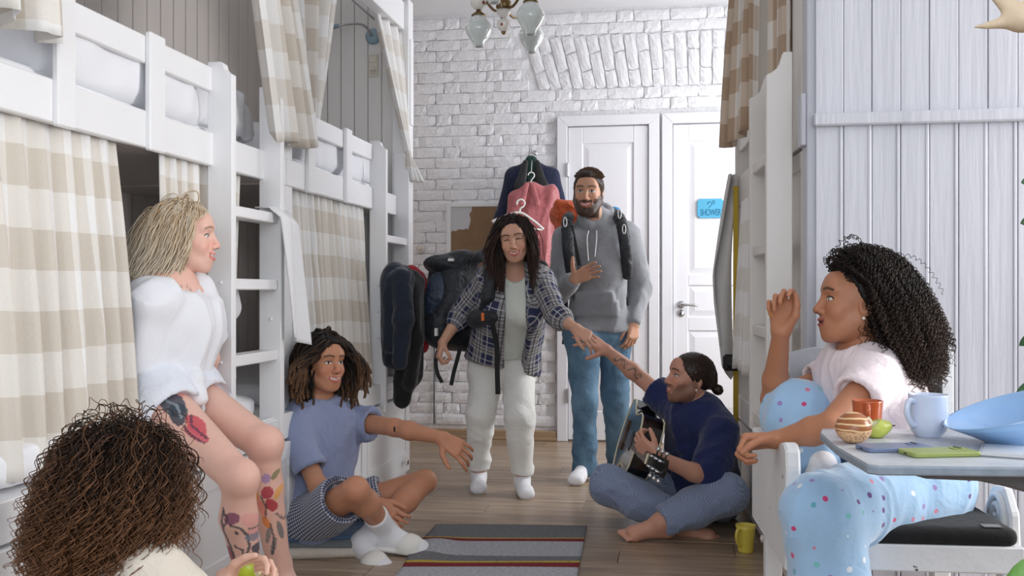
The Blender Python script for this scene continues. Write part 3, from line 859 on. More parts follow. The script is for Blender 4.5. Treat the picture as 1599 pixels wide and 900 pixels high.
box('ledge_rail', TP - 0.012, TP + 0.05, 3.42, 5.15, 0.445, 0.56, CREAM, tR, 0.004, rx)
box('upper_rail', TP - 0.005, TP + 0.02, 3.87, 5.12, 1.50, 1.66, CREAM, tR, 0.004, rx)
box('guard_rail', TP - 0.005, TP + 0.02, 4.0, 5.12, 1.78, 1.86, CREAM, tR, 0.004, rx)
box('bed_slab', TP + 0.02, TP + 0.75, 3.87, 5.12, 1.46, 1.52, GREIGE, tR, 0.002, rx)
def plank_polyR(x0, x1, z0, z1):
    return [(x0, z0), (x0, z1 - 0.075), (x0 + 0.018, z1 - 0.068), (x0 + 0.04, z1 - 0.05), (x0 + 0.05, z1 - 0.02), (x0 + 0.056, z1), (x1, z1), (x1, z0)]
for sa in (3.42, 3.83):
    prism('ladder_plank', plank_polyR(TP - 0.12, TP - 0.034, 0.56, 1.885), sa, sa + 0.034, lambda u, v, a: R(u, a, v), CREAM, tR, 0.003)
for zz in (1.54, 1.23, 0.935, 0.61):
    box('ladder_rung', TP - 0.11, TP - 0.04, 3.454, 3.83, zz - 0.02, zz + 0.02, CREAM, tR, 0.004, rx)
# bracket between ladder and carcass, side cladding beside the ladder
for sa in (3.865,):
    box('ladder_bracket', TP - 0.04, TP + 0.03, sa, sa + 0.03, 0.45, 1.80, CREAM, tR, 0.003, rx)
# tall narrow cupboard between the ladder and the panelled partition
tcb = thing('tall_cupboard', 'tall narrow aged white cupboard beside the panelled partition', 'cupboard', R(0.8, 3.5, 0), rotz=RB)
box('carcass', TP + 0.022, TP + 0.72, 3.40, 3.70, 0.565, 3.09, CREAM, tcb, 0.003, rx)
box('corner_post', TP - 0.012, TP + 0.04, 3.285, 3.37, 0.0, 3.09, PANEL, tcb, 0.003, rx)
for z0, z1 in ((0.57, 1.55), (1.565, 2.9)):
    dd = box('cupboard_door', TP + 0.0, TP + 0.021, 3.375, 3.70, z0, z1, CREAM, tcb, 0.003, rx)
    for q0 in (3.375, 3.655):
        box('door_stile', TP - 0.008, TP, q0, q0 + 0.045, z0, z1, CREAM, dd, 0.002, rx)
    for w0, w1 in ((z0, z0 + 0.06), (z1 - 0.06, z1)):
        box('door_rail', TP - 0.0075, TP, 3.42, 3.655, w0, w1, CREAM, dd, 0.002, rx)
box('hinge_block', TP - 0.03, TP - 0.012, 3.29, 3.355, 1.55, 1.72, PANEL, tcb, 0.004, rx)
# far end board of the right bunk
box('tall_post', TP - 0.02, TP + 0.03, 4.38, 4.46, 0.55, 2.9, CREAM, tR, 0.004, rx)
box('tall_post', TP - 0.02, TP + 0.75, 5.10, 5.15, 0.0, 2.9, CREAM, tR, 0.004, rx)
soft_o = soft_slab('mattress', 0.45, 1.05, 4.0, 5.0, 0.585, 0.70, 0.0, 12, 'white mattress on the lower right-hand bunk behind the ladder', 'mattress')

# ---- right-hand curtains
def rc(label, top, bot, nf, amp, cw, m, seed, at_=0.8):
    return curtain(label, [R(*p) for p in top], [R(*p) for p in bot], nf, amp, cw, m, seed=seed, amp_top=at_)
rc('tan check curtain of the upper bunk opposite, hanging in front of the shower door', [(TP - 0.055, 4.65, 2.75), (TP - 0.06, 4.05, 2.75)], [(TP - 0.165, 4.32, 1.69), (TP - 0.07, 4.10, 1.74)], 3.2, 0.028, 1.0, CHECK_D, 3)
rc('tan check curtain gathered behind the top of the ladder plank', [(TP - 0.02, 3.95, 2.75), (TP + 0.0, 3.60, 2.75)], [(TP - 0.02, 3.95, 1.60), (TP + 0.0, 3.62, 1.60)], 2.2, 0.02, 0.6, CHECK_D, 4)
rc('pale check curtain of the lower bunk beside the yellow strap', [(TP - 0.03, 4.75, 1.50), (TP - 0.03, 4.40, 1.50)], [(TP - 0.05, 4.85, 0.72), (TP - 0.05, 4.40, 0.72)], 4, 0.018, 0.8, CHECK, 5, 0.5)
# grey towel, yellow strap and camera on the far post
GREYT = mat('grey_white_towel', S(206, 204, 202), 0.95, 0.05, 8, 0.25, 120, sheen=0.3)
def hang(u, v):
    s = 5.06 - 0.05 * u
    wdt = 0.015 + 0.105 * min(1, v * 1.8) * (1 - 0.35 * max(0, v - 0.7) / 0.3)
    t = TP - 0.035 - wdt * u - 0.015 * math.sin(9 * u + 3 * v)
    z_ = 1.66 - v * (1.02 - 0.25 * abs(u - 0.3))
    p = R(t, s + 0.03 * math.sin(10 * u), z_); return tuple(p)
tag(grid_cloth('towel', hang, 20, 30, GREYT, None, (1, 1), 0.006), 'grey white towel hanging from the far post beside the shower door', 'towel')
YEL = mat('yellow_strap', S(190, 160, 30), 0.5, 0.1, 20)
tag(box('strap', TP - 0.045, TP - 0.02, 5.0, 5.012, 0.35, 1.60, YEL, None, 0.003, rx), 'long yellow strap hanging beside the grey white towel', 'strap')
bk = thing('camera_bag', 'small black camera hanging by the yellow strap', 'camera', R(TP - 0.06, 4.98, 0.73), rotz=RB)
box('body', TP - 0.10, TP - 0.02, 4.94, 4.99, 0.69, 0.77, BLACK, bk, 0.012, rx)
lathe('lens', [(0.0, 0), (0.026, 0), (0.026, 0.04), (0.0, 0.042)], R(TP - 0.06, 4.94, 0.73), BLACK, bk, 16, xf=lambda x, y, z: (x, -z, y))
# ================================================================== PEOPLE: body, head, hand and hair builders
A_ = lambda *q: np.array(q, dtype=float)
def nrm(v):
    v = np.asarray(v, float); return v / (np.linalg.norm(v) + 1e-12)
def PP(px, py, d): return np.array(P(px, py, d))
VIEW_R = np.array([math.cos(TH), math.sin(TH), 0]); VIEW_F = np.array([-math.sin(TH), math.cos(TH), 0]); UP = np.array([0, 0, 1.0])
def dirv(r, f, u): return nrm(VIEW_R * r + VIEW_F * f + UP * u)     # picture right, away, up
def lin(c): return np.array(S(*c)[:3])

def attr_mat(name, rough=0.5, sss=0.0, bump=0.0, bscale=60, var=0.06, vscale=20, spec=0.4, sheen=0.0):
    if name in MATS: return MATS[name]
    m = bpy.data.materials.new(name); MATS[name] = m
    N, L, b = nodes(m)
    at = N.new('ShaderNodeAttribute'); at.attribute_name = 'col'
    tc = N.new('ShaderNodeTexCoord'); nz = N.new('ShaderNodeTexNoise'); nz.inputs['Scale'].default_value = vscale; nz.inputs['Detail'].default_value = 4
    L.new(tc.outputs['Object'], nz.inputs['Vector'])
    mr = N.new('ShaderNodeMapRange'); mr.inputs[3].default_value = 1 - var; mr.inputs[4].default_value = 1 + var; L.new(nz.outputs['Fac'], mr.inputs[0])
    hs = N.new('ShaderNodeHueSaturation'); L.new(at.outputs['Color'], hs.inputs['Color']); L.new(mr.outputs[0], hs.inputs['Value'])
    L.new(hs.outputs[0], b.inputs['Base Color'])
    b.inputs['Roughness'].default_value = rough; b.inputs['Specular IOR Level'].default_value = spec; b.inputs['Sheen Weight'].default_value = sheen
    if sss:
        b.inputs['Subsurface Weight'].default_value = sss; b.inputs['Subsurface Radius'].default_value = (0.010, 0.004, 0.002); b.inputs['Subsurface Scale'].default_value = 1.0
    if bump:
        n2 = N.new('ShaderNodeTexNoise'); n2.inputs['Scale'].default_value = bscale; n2.inputs['Detail'].default_value = 6; L.new(tc.outputs['Object'], n2.inputs['Vector'])
        bp = N.new('ShaderNodeBump'); bp.inputs['Strength'].default_value = bump; bp.inputs['Distance'].default_value = 0.005
        L.new(n2.outputs['Fac'], bp.inputs['Height']); L.new(bp.outputs[0], b.inputs['Normal'])
    return m
SKIN = attr_mat('skin', 0.45, 0.12, 0.05, 220, 0.05, 30, 0.35)
def cloth_mat(name, col, bump=0.25, bscale=14, var=0.05, rough=0.9, sheen=0.25, weave=0):
    if name in MATS: return MATS[name]
    m = mat(name, S(*col), rough, var, 9, 0, sheen=sheen)
    N, L, b = nodes(m)
    tc = N.new('ShaderNodeTexCoord')
    n2 = N.new('ShaderNodeTexNoise'); n2.inputs['Scale'].default_value = bscale; n2.inputs['Detail'].default_value = 3; n2.inputs['Distortion'].default_value = 1.4
    L.new(tc.outputs['Object'], n2.inputs['Vector'])
    n3 = N.new('ShaderNodeTexNoise'); n3.inputs['Scale'].default_value = 380; L.new(tc.outputs['Object'], n3.inputs['Vector'])
    b1_ = N.new('ShaderNodeBump'); b1_.inputs['Strength'].default_value = bump; b1_.inputs['Distance'].default_value = 0.03; L.new(n2.outputs['Fac'], b1_.inputs['Height'])
    b2_ = N.new('ShaderNodeBump'); b2_.inputs['Strength'].default_value = 0.2; b2_.inputs['Distance'].default_value = 0.002; L.new(n3.outputs['Fac'], b2_.inputs['Height'])
    L.new(b1_.outputs[0], b2_.inputs['Normal']); L.new(b2_.outputs[0], b.inputs['Normal'])
    return m

def set_cols(o, C):
    a = o.data.attributes.new('col', 'FLOAT_COLOR', 'POINT')
    C = np.asarray(C, dtype=np.float32)
    a.data.foreach_set('color', np.concatenate([C, np.ones((len(C), 1), np.float32)], 1).ravel())
def set_uv(o, uv):
    l = o.data.uv_layers.new(name='UVMap'); idx = np.zeros(len(o.data.loops), dtype=np.int64)
    o.data.loops.foreach_get('vertex_index', idx); l.data.foreach_set('uv', np.asarray(uv, np.float32)[idx].ravel())

# ---- limbs
def arm(J, sd, s=1.0, add=0.0, fat=1.0):
    sh, el, wr = J['s' + sd], J['e' + sd], J['w' + sd]
    m = el + (wr - el) * 0.3
    return [cone(sh, el, 0.047 * s * fat + add, 0.037 * s * fat + add, 0.03), cone(el, m, 0.037 * s * fat + add, 0.0385 * s * fat + add, 0.015), cone(m, wr, 0.0385 * s * fat + add, 0.025 * s * fat + add, 0.015)]
def leg(J, sd, s=1.0, add=0.0, fat=1.0):
    hp, kn, an = J['h' + sd], J['k' + sd], J['a' + sd]
    m = kn + (an - kn) * 0.32
    bk = J.get('calf' + sd, np.zeros(3))
    return [cone(hp, kn, 0.078 * s * fat + add, 0.051 * s * fat + add, 0.04), cone(kn, m + bk, 0.048 * s * fat + add, 0.053 * s * fat + add, 0.02), cone(m + bk, an, 0.053 * s * fat + add, 0.034 * s * fat + add, 0.02)]
def torso(J, s=1.0, add=0.0, sex='m', belly=0.0):
    fr = J['front']; sl, sr = J['sl'], J['sr']
    mid = (sl + sr) / 2
    wd = (1.0 if sex == 'm' else 0.88) * s
    ch, ws, pv = J['ch'], J['ws'], J['pv']
    out = [cone(sl + (mid - sl) * 0.12, sr + (mid - sr) * 0.12, 0.052 * s + add, None, 0.04),
           cone(mid - UP * 0.02, ch, 0.135 * wd + add, 0.15 * wd + add, 0.06, (fr, 0.66)),
           cone(ch, ws, 0.15 * wd + add, 0.125 * wd + add, 0.05, (fr, 0.70)),
           cone(ws, pv, 0.125 * wd + add, 0.15 * (s if sex == 'f' else wd) + add, 0.05, (fr, 0.72)),
           cone(J['hl'], J['hr'], 0.088 * s + add, None, 0.05)]
    if sex == 'f':
        sd = nrm(sl - sr)
        for q in (-1, 1):
            out.append(ell(ch + fr * (0.075 * s + add * 0.6) + sd * q * 0.07 * s + nrm(mid - ch) * 0.0, (0.058 * s + add * 0.5,) * 3, k=0.05))
    return out
def neck(J, s=1.0, add=0.0, sex='m'):
    r = (0.06 if sex == 'm' else 0.05) * s
    hc = J['hc']; M = J['hM']
    return [cone(J['nk'], hc + M @ A_(0, -0.02, -0.06) * s, r * 1.08 + add, r * 0.95 + add, 0.03),
            cone(J['nk'], J['sl'] + (J['nk'] - J['sl']) * 0.45, 0.05 * s + add, 0.04 * s + add, 0.05), cone(J['nk'], J['sr'] + (J['nk'] - J['sr']) * 0.45, 0.05 * s + add, 0.04 * s + add, 0.05)]

TIPS = []
# ---- hand: wrist w, finger direction d, thumb side u, palm normal n
def hand(w, d, u, n, s=1.0, curl=(22, 28, 18), curls=None, spread=0.10, thumb=None, wr=0.026):
    d = nrm(d); u = nrm(np.asarray(u) - d * np.dot(u, d)); n2 = np.cross(d, u); n = n2 if np.dot(n2, n) > 0 else -n2
    out = []; TIPS.clear()
    r = 0.0088 * s
    kn = []
    for i in range(4):
        b_ = w + d * (0.088 - (0.003, 0.0, 0.004, 0.012)[i]) * s + u * (0.030 - 0.0195 * i) * s
        kn.append(b_)
        out.append(cone(w + u * (0.016 - 0.0105 * i) * s + d * 0.008 * s, b_, 0.0145 * s, 0.0125 * s, 0.012))
    for i in range(4):
        L_ = [(0.042, 0.026, 0.021), (0.046, 0.029, 0.022), (0.043, 0.027, 0.021), (0.034, 0.020, 0.018)][i]
        cu = (curls[i] if curls else curl)
        ang = 0.0; p = kn[i]; fd = nrm(d + u * spread * (1.5 - i) )
        for j in range(3):
            ang += math.radians(cu[j])
            q = p + (fd * math.cos(ang) + n * math.sin(ang)) * L_[j] * s
            r0 = r * (1.05, 0.95, 0.86)[j]; r1 = r * (0.95, 0.86, 0.72)[j]
            if i == 3: r0 *= 0.88; r1 *= 0.88
            out.append(cone(p, q, r0, r1, 0.004)); p = q
            fdir = fd * math.cos(ang) + n * math.sin(ang)
        TIPS.append((p, fdir, n))
    tb = thumb or [(0.55, 0.75, 0.25), (0.25, 0.9, 0.35), (0.1, 0.95, 0.4)]
    p = w + d * 0.018 * s + u * 0.020 * s + n * 0.006 * s
    for j, (lu, ld, ln) in enumerate(tb):
        q = p + nrm(u * lu + d * ld + n * ln) * (0.042, 0.032, 0.026)[j] * s
        out.append(cone(p, q, (0.0155, 0.0115, 0.0102)[j] * s, (0.0118, 0.0102, 0.0082)[j] * s, 0.008 if j == 0 else 0.004)); p = q
    return out
def foot(an, d, s=1.0, add=0.0, up=UP, toes=False):
    d = nrm(d); up = nrm(up - d * np.dot(up, d)); sd = np.cross(d, up)
    heel = an - up * 0.045 * s - d * 0.035 * s; ball = an - up * 0.052 * s + d * 0.115 * s; tip = an - up * 0.058 * s + d * 0.155 * s
    out = [cone(an + up * 0.06 * s, an, 0.034 * s + add, 0.036 * s + add, 0.02), cone(an, heel, 0.036 * s + add, 0.031 * s + add, 0.02),
           cone(an - up * 0.01 * s, ball, 0.036 * s + add, 0.031 * s + add, 0.03), cone(heel, ball, 0.031 * s + add, 0.027 * s + add, 0.02),
           cone(ball - sd * 0.016 * s, ball + sd * 0.016 * s, 0.024 * s + add, None, 0.02)]
    if toes:
        out = out[1:]
        for i in range(5):
            o_ = (0.030 - 0.0155 * i) * s * J_FLIP[0]
            b_ = ball + d * 0.015 * s + sd * o_ - up * 0.004 * s
            out.append(cone(b_, b_ + d * (0.042 - 0.005 * i) * s - up * 0.006 * s, (0.0125 if i == 0 else 0.0092) * s, (0.011 if i == 0 else 0.008) * s, 0.004))
    else:
        out.append(cone(ball, tip, 0.027 * s + add, 0.021 * s + add, 0.02)); out.append(cone(tip - sd * 0.02 * s, tip + sd * 0.02 * s, 0.02 * s + add, None, 0.02))
    return out
J_FLIP = [1]

# ---- head
def head(c, M, s=1.0, sex='m', smile=0.7, beard=0.0):
    W = lambda x, y, z: c + M @ A_(x, y, z) * s
    C = lambda a, b_, ra, rb=None, k=0.012, op='u': cone(W(*a), W(*b_), ra * s, None if rb is None else rb * s, k * s, op=op)
    E = lambda a, r, k=0.015, op='u': ell(W(*a), A_(*r) * s, M, k * s, op)
    jw = 1.0 if sex == 'm' else 0.90
    out = [E((0, -0.016, 0.032), (0.074, 0.094, 0.083)),
           E((0, 0.030, -0.010), (0.060, 0.058, 0.080), 0.03),
           E((0, 0.034, -0.060), (0.050 * jw, 0.046, 0.046), 0.03)]
    for q in (-1, 1):
        out += [C((q * 0.054 * jw, -0.002, -0.048), (q * 0.022, 0.056, -0.092), 0.020, 0.017, 0.03),
                E((q * 0.036, 0.060, -0.026), (0.024, 0.022, 0.024), 0.02),
                C((q * 0.014, 0.080, 0.034), (q * 0.044, 0.066, 0.034), 0.010, 0.009, 0.018)]
    out += [E((0, 0.068, -0.098), (0.020 * jw, 0.016, 0.016), 0.02),
            E((0, 0.070, 0.055), (0.045, 0.018, 0.03), 0.03)]
    for q in (-1, 1):
        out.append(E((q * 0.031, 0.096, 0.010), (0.017, 0.016, 0.0105), 0.012, 's'))
        out.append(E((q * 0.031, 0.0705, 0.009), (0.0145, 0.0135, 0.0125), 0.004))
    out += [C((0, 0.084, 0.022), (0, 0.104, -0.022), 0.0075, 0.0105, 0.012), E((0, 0.105, -0.027), (0.0115, 0.0105, 0.010), 0.008)]
    for q in (-1, 1):
        out.append(E((q * 0.0125, 0.096, -0.030), (0.0075, 0.0095, 0.0075), 0.006))
    # mouth: upper and lower lip, opened for a smile
    mw = 0.024 + 0.007 * smile; gap = 0.004 + 0.006 * smile
    out.append(E((0, 0.074, -0.062), (0.030, 0.020, 0.024), 0.02))
    for q in (-1, 1):
        out.append(C((0, 0.0945, -0.055), (q * mw, 0.078, -0.056 + 0.007 * smile), 0.0062, 0.0035, 0.006))
        out.append(C((0, 0.0925, -0.060 - gap), (q * mw, 0.077, -0.058 + 0.006 * smile), 0.0068, 0.0035, 0.006))
    out.append(E((0, 0.097, -0.059 - gap * 0.3), (mw * 0.8, 0.010, 0.3 * gap + 0.0012), 0.003, 's'))
    for q in (-1, 1):
        out += [E((q * 0.074, -0.012, -0.006), (0.010, 0.021, 0.031), 0.008), E((q * 0.083, -0.006, -0.002), (0.008, 0.011, 0.018), 0.006, 's')]
    if beard > 0:
        for q in (-1, 1):
            out += [C((q * 0.062, 0.006, -0.045), (q * 0.03, 0.06, -0.098), 0.016 + 0.006 * beard, 0.018 + 0.006 * beard, 0.02)]
            out.append(C((0, 0.094, -0.044), (q * 0.030, 0.080, -0.060), 0.0055 + 0.003 * beard, None, 0.006))
        out.append(E((0, 0.070, -0.105 - 0.006 * beard), (0.028, 0.022, 0.020), 0.02))
    return out
def head_paint(V, C, c, M, s, skin, lip, brow, smile=0.7, beard=None, beard_amt=1.0, eyes='open', iris=(60, 42, 30), blush=(0.10)):
    """Colours on the face: lips, teeth, brows, eyes, beard."""
    near_ = np.linalg.norm((V - c) / s, axis=1) < 0.155
    C_all = C; V = V[near_]; C = C[near_]
    Lc = (V - c) @ M / s
    x, y, z_ = Lc.T; ax = np.abs(x)
    front = y > 0.03
    def put(m, col, a=1.0):
        m = np.clip(m, 0, 1)[:, None] * a
        C[:] = C * (1 - m) + lin(col)[None] * m
    sm = lambda d, w: np.clip(0.5 - d / w, 0, 1)
    red = lin(skin) * A_(1.12, 0.72, 0.68)
    # warm cheeks and nose
    m = (np.exp(-(((ax - 0.040) / 0.022) ** 2 + ((z_ + 0.026) / 0.02) ** 2)) + 0.8 * np.exp(-((x / 0.014) ** 2 + ((z_ + 0.026) / 0.014) ** 2)))[:, None] * front[:, None] * blush * 3
    C[:] = C * (1 - np.clip(m, 0, 1)) + red * np.clip(m, 0, 1)
    if beard is not None:
        n_ = vnoise(V * 180, 3) * 0.012
        jaw = (z_ < -0.036 + 0.55 * np.maximum(0, ax - 0.045) * 0 + n_) & (y > -0.012)
        d1 = np.where(ax > 0.030, z_ + 0.052 - (ax - 0.030) * 1.0, z_ + 0.070)
        mus = (np.abs(z_ + 0.045) < 0.008 + n_ * 0.3) & (ax < 0.034) & (y > 0.06)
        side = (ax > 0.060) & (z_ < 0.02) & (z_ > -0.09) & (y > -0.004) & (y < 0.016)
        mk = sm(d1 + n_, 0.016) * (y > -0.012) * (z_ > -0.135); mk = np.maximum(np.maximum(mk, mus * 1.0), side * 0.9)
        put(mk, beard, beard_amt)
    mw = 0.024 + 0.007 * smile; gap = 0.004 + 0.006 * smile
    cur = 0.007 * smile * (ax / mw) ** 2
    up_ = np.abs(z_ - (-0.0555 + cur)); lo = np.abs(z_ - (-0.0605 - gap + cur + gap * 0.7 * (ax / mw) ** 2))
    ml = ((up_ < 0.0052) | (lo < 0.0066)) & (ax < mw) & (y > 0.07)
    put(ml * 1.0, lip, 0.85)
    inm = (z_ < -0.0565 + cur) & (z_ > -0.0575 - gap * 0.75 + cur + gap * 0.7 * (ax / mw) ** 2) & (ax < mw * 0.93) & (y > 0.066)
    if smile > 0.25:
        put(inm * 1.0, (238, 232, 224)); put((inm & (ax > mw * 0.78)) * 1.0, (80, 40, 38))
    else:
        put(inm * 1.0, (90, 40, 40))
    # brows
    bz = 0.0335 + 0.004 * np.sin(np.clip((ax - 0.012) / 0.038, 0, 1) * math.pi) - 0.08 * np.maximum(0, ax - 0.04)
    put(sm(np.abs(z_ - bz) - 0.0036, 0.004) * (ax > 0.011) * (ax < 0.052) * (y > 0.035), brow, 0.92)
    ex = (ax - 0.031) / 0.0145
    if eyes == 'open':
        put(((ex ** 2 + ((z_ - 0.0085) / 0.0062) ** 2 < 1) & (y > 0.055)) * 1.0, (226, 220, 216))
        gz = 0.002
        put((((ax - 0.031) ** 2 + (z_ - 0.0085) ** 2 < 0.0056 ** 2) & (y > 0.055)) * 1.0, iris)
        put((((ax - 0.031) ** 2 + (z_ - 0.0085) ** 2 < 0.0028 ** 2) & (y > 0.055)) * 1.0, (12, 10, 10))
        put(((np.abs(z_ - 0.0085 - 0.0062 * np.sqrt(np.clip(1 - ex ** 2, 0, 1))) < 0.0022) & (np.abs(ex) < 1.1) & (y > 0.05)) * 1.0, (34, 24, 22))
    else:
        put(((np.abs(z_ - 0.0055 + 0.0045 * (1 - ex ** 2) * -1 - 0.001) < 0.0026) & (np.abs(ex) < 1.05) & (y > 0.05)) * 1.0, (36, 24, 22))
    put(((ax - 0.006) ** 2 + (z_ + 0.036) ** 2 < 0.0032 ** 2) * (y > 0.09) * 1.0, (70, 36, 30), 0.8)
    C_all[near_] = C

def body_obj(parent, parts, skin, paint, name='body', mt=None):
    """parts: list of (prims, h, relax). One mesh of all of them."""
    Vs, Qs, off = [], [], 0
    for pr, h, it in parts:
        V, Q = sdf_mesh(pr, h); V = relax(V, Q, it)
        Vs.append(V); Qs.append(Q + off); off += len(V)
    V = np.concatenate(Vs); Q = np.concatenate(Qs)
    C = np.tile(lin(skin), (len(V), 1))
    if paint: paint(V, C)
    o = mesh_obj(name, V, Q, mt or SKIN, parent, smooth=True)
    set_cols(o, C)
    return o

# ---- hair
HAIRM = {}
def hair_mat(name, c1, c2, rough=0.45):
    if name in HAIRM: return HAIRM[name]
    m = bpy.data.materials.new(name); HAIRM[name] = m
    N, L, b = nodes(m)
    at = N.new('ShaderNodeAttribute'); at.attribute_name = 'tip'
    mx = N.new('ShaderNodeMix'); mx.data_type = 'RGBA'; mx.inputs[6].default_value = S(*c1); mx.inputs[7].default_value = S(*c2)
    L.new(at.outputs['Fac'], mx.inputs[0]); L.new(mx.outputs[2], b.inputs['Base Color'])
    b.inputs['Roughness'].default_value = rough; b.inputs['Specular IOR Level'].default_value = 0.28
    return m
def scalp_dirs(n, seed):
    i = np.arange(n) + 0.5
    ph = np.arccos(1 - 2 * i / n); th = math.pi * (1 + 5 ** 0.5) * i + seed
    return np.stack([np.cos(th) * np.sin(ph), np.sin(th) * np.sin(ph), np.cos(ph)], 1)
CR_C, CR_R = A_(0, -0.016, 0.032), A_(0.077, 0.097, 0.086)
def hair(parent, c, M, s, n, length, rad, mt, amp=0.0, freq=0.0, lift=0.5, gw=0.25, steps=26, vol=0.0, keep=None, target=None, coll=(), seed=0, name='hair', cap=True,
         tip_pow=1.0, sides=4, lenvar=0.25, grow=0.5, jitter=0.1, taper=0.5, tipvar=0.25, bias=None, capmat=0.0, capgrow=0.003, facew=None, ymax=None, amp_tip=None):
    rng = np.random.default_rng(seed)
    D = scalp_dirs(n * 2, seed); D = D + rng.normal(0, 0.03, D.shape); D /= np.linalg.norm(D, axis=1)[:, None]
    loc = CR_C + D * CR_R
    x, y, z_ = loc.T
    if keep is None:
        keep = lambda x, y, z_: np.where(y > 0.02, z_ > 0.068 - 0.25 * np.maximum(0, np.abs(x) - 0.045) - 0.9 * np.maximum(0, np.abs(x) - 0.058), z_ > -0.045 + 0.6 * np.maximum(0, y + 0.03))
    k = keep(x, y, z_)
    loc = loc[k]; D = D[k]; m = len(loc)
    p = c + (loc @ M.T) * s
    nr = (D / CR_R); nr /= np.linalg.norm(nr, axis=1)[:, None]; nr = nr @ M.T
    L_ = length * s * (1 + lenvar * rng.uniform(-1, 1, m)); ds = L_ / steps
    v = nr * lift + rng.normal(0, jitter, (m, 3)) + (0 if bias is None else np.asarray(bias)[None])
    v /= np.linalg.norm(v, axis=1)[:, None]
    lay = 1.0 + vol * rng.uniform(0.05, 1, m) ** grow
    path = [p.copy()]
    for t in range(steps):
        g = np.tile(-UP, (m, 1)) if target is None else target(p)
        v = v * (1 - gw) + g * gw; v /= np.linalg.norm(v, axis=1)[:, None] + 1e-9
        p = p + v * ds[:, None]
        q = ((p - c) @ M / s - CR_C) / CR_R
        r = np.linalg.norm(q, axis=1); lim = np.minimum(lay, 1.02 + (lay - 1.02) * (t + 1) / 6.0)
        ins = r < lim
        q2 = q / r[:, None] * lim[:, None]
        p = np.where(ins[:, None], c + ((CR_C + q2 * CR_R) @ M.T) * s, p)
        if facew:
            ql = (p - c) @ M / s
            fz = facew * np.clip((0.088 - ql[:, 2]) / 0.045, 0.15, 1.0)
            inf = (ql[:, 1] > 0.0) & (np.abs(ql[:, 0]) < fz) & (ql[:, 2] < 0.088) & (ql[:, 2] > -0.13)
            ql[:, 0] = np.where(inf, np.where(ql[:, 0] >= 0, 1, -1) * fz, ql[:, 0])
            p = np.where(inf[:, None], c + (ql @ M.T) * s, p)
            if ymax is not None:
                ylim = ymax + 1.2 * np.maximum(0, ql[:, 2] - 0.055); fy = (ql[:, 1] > ylim)
                ql[:, 1] = np.where(fy, ylim, ql[:, 1]); p = np.where(fy[:, None], c + (ql @ M.T) * s, p)
            inn = (ql[:, 2] < -0.06) & (np.abs(ql[:, 0]) < 0.06) & (ql[:, 1] > -0.05)
            bk_ = inn & (loc[:, 1] < 0.02); sd_ = inn & ~(loc[:, 1] < 0.02)
            ql[:, 1] = np.where(bk_, -0.05, ql[:, 1]); ql[:, 0] = np.where(sd_, np.where(ql[:, 0] >= 0, 1, -1) * 0.06, ql[:, 0])
            p = np.where(inn[:, None], c + (ql @ M.T) * s, p)
        for cc, rr in coll:
            w = p - cc; dd = np.linalg.norm(w / rr, axis=1); i2 = dd < 1
            p = np.where(i2[:, None], cc + w / dd[:, None], p)
        path.append(p.copy())
    Pth = np.stack(path, 1)                       # m, steps+1, 3
    if amp > 0:
        sub = max(1, int(math.ceil(freq * length * 7 / steps)))
        if sub > 1:                                # resample for the curls
            tt = np.linspace(0, steps, steps * sub + 1); i0 = np.minimum(tt.astype(int), steps - 1); f = (tt - i0)[None, :, None]
            Pth = Pth[:, i0] * (1 - f) + Pth[:, i0 + 1] * f
    K = Pth.shape[1]
    T = np.gradient(Pth, axis=1); T /= np.linalg.norm(T, axis=2)[:, :, None] + 1e-9
    ref = nrm(A_(0.31, 0.52, 0.21)); N_ = np.cross(T, ref); N_ /= np.linalg.norm(N_, axis=2)[:, :, None] + 1e-9; B = np.cross(T, N_)
    if amp > 0:
        tt = np.linspace(0, 1, K)[None, :]
        ph = rng.uniform(0, 6.28, (m, 1)) + 2 * math.pi * freq * tt * L_[:, None] * (1 + 0.3 * rng.uniform(-1, 1, (m, 1)))
        am = amp * s * (np.minimum(1, tt * 3 + 0.1) if amp_tip is None else 0.3 + amp_tip * tt) * (0.7 + 0.6 * rng.uniform(0, 1, (m, 1)))
        Pth = Pth + (am * np.cos(ph))[:, :, None] * N_ + (am * np.sin(ph))[:, :, None] * B
        T = np.gradient(Pth, axis=1); T /= np.linalg.norm(T, axis=2)[:, :, None] + 1e-9
        N_ = np.cross(T, ref); N_ /= np.linalg.norm(N_, axis=2)[:, :, None] + 1e-9; B = np.cross(T, N_)
    tt = np.linspace(0, 1, K)
    R_ = rad * s * (1 - taper * tt ** 2)[None, :] * (0.75 + 0.5 * rng.uniform(0, 1, (m, 1)))
    a = np.arange(sides) * 2 * math.pi / sides
    V = Pth[:, :, None, :] + R_[:, :, None, None] * (np.cos(a)[None, None, :, None] * N_[:, :, None, :] + np.sin(a)[None, None, :, None] * B[:, :, None, :])
    tip = np.clip(np.broadcast_to((tt ** tip_pow)[None, :, None], (m, K, sides)) + tipvar * rng.uniform(-1, 1, (m, 1, 1)), 0, 1).reshape(-1)
    V = V.reshape(-1, 3)
    base = (np.arange(m) * K * sides)[:, None, None] + (np.arange(K - 1) * sides)[None, :, None] + np.arange(sides)[None, None, :]
    nx = (np.arange(m) * K * sides)[:, None, None] + (np.arange(K - 1) * sides)[None, :, None] + ((np.arange(sides) + 1) % sides)[None, None, :]
    Q = np.stack([base, nx, nx + sides, base + sides], -1).reshape(-1, 4)
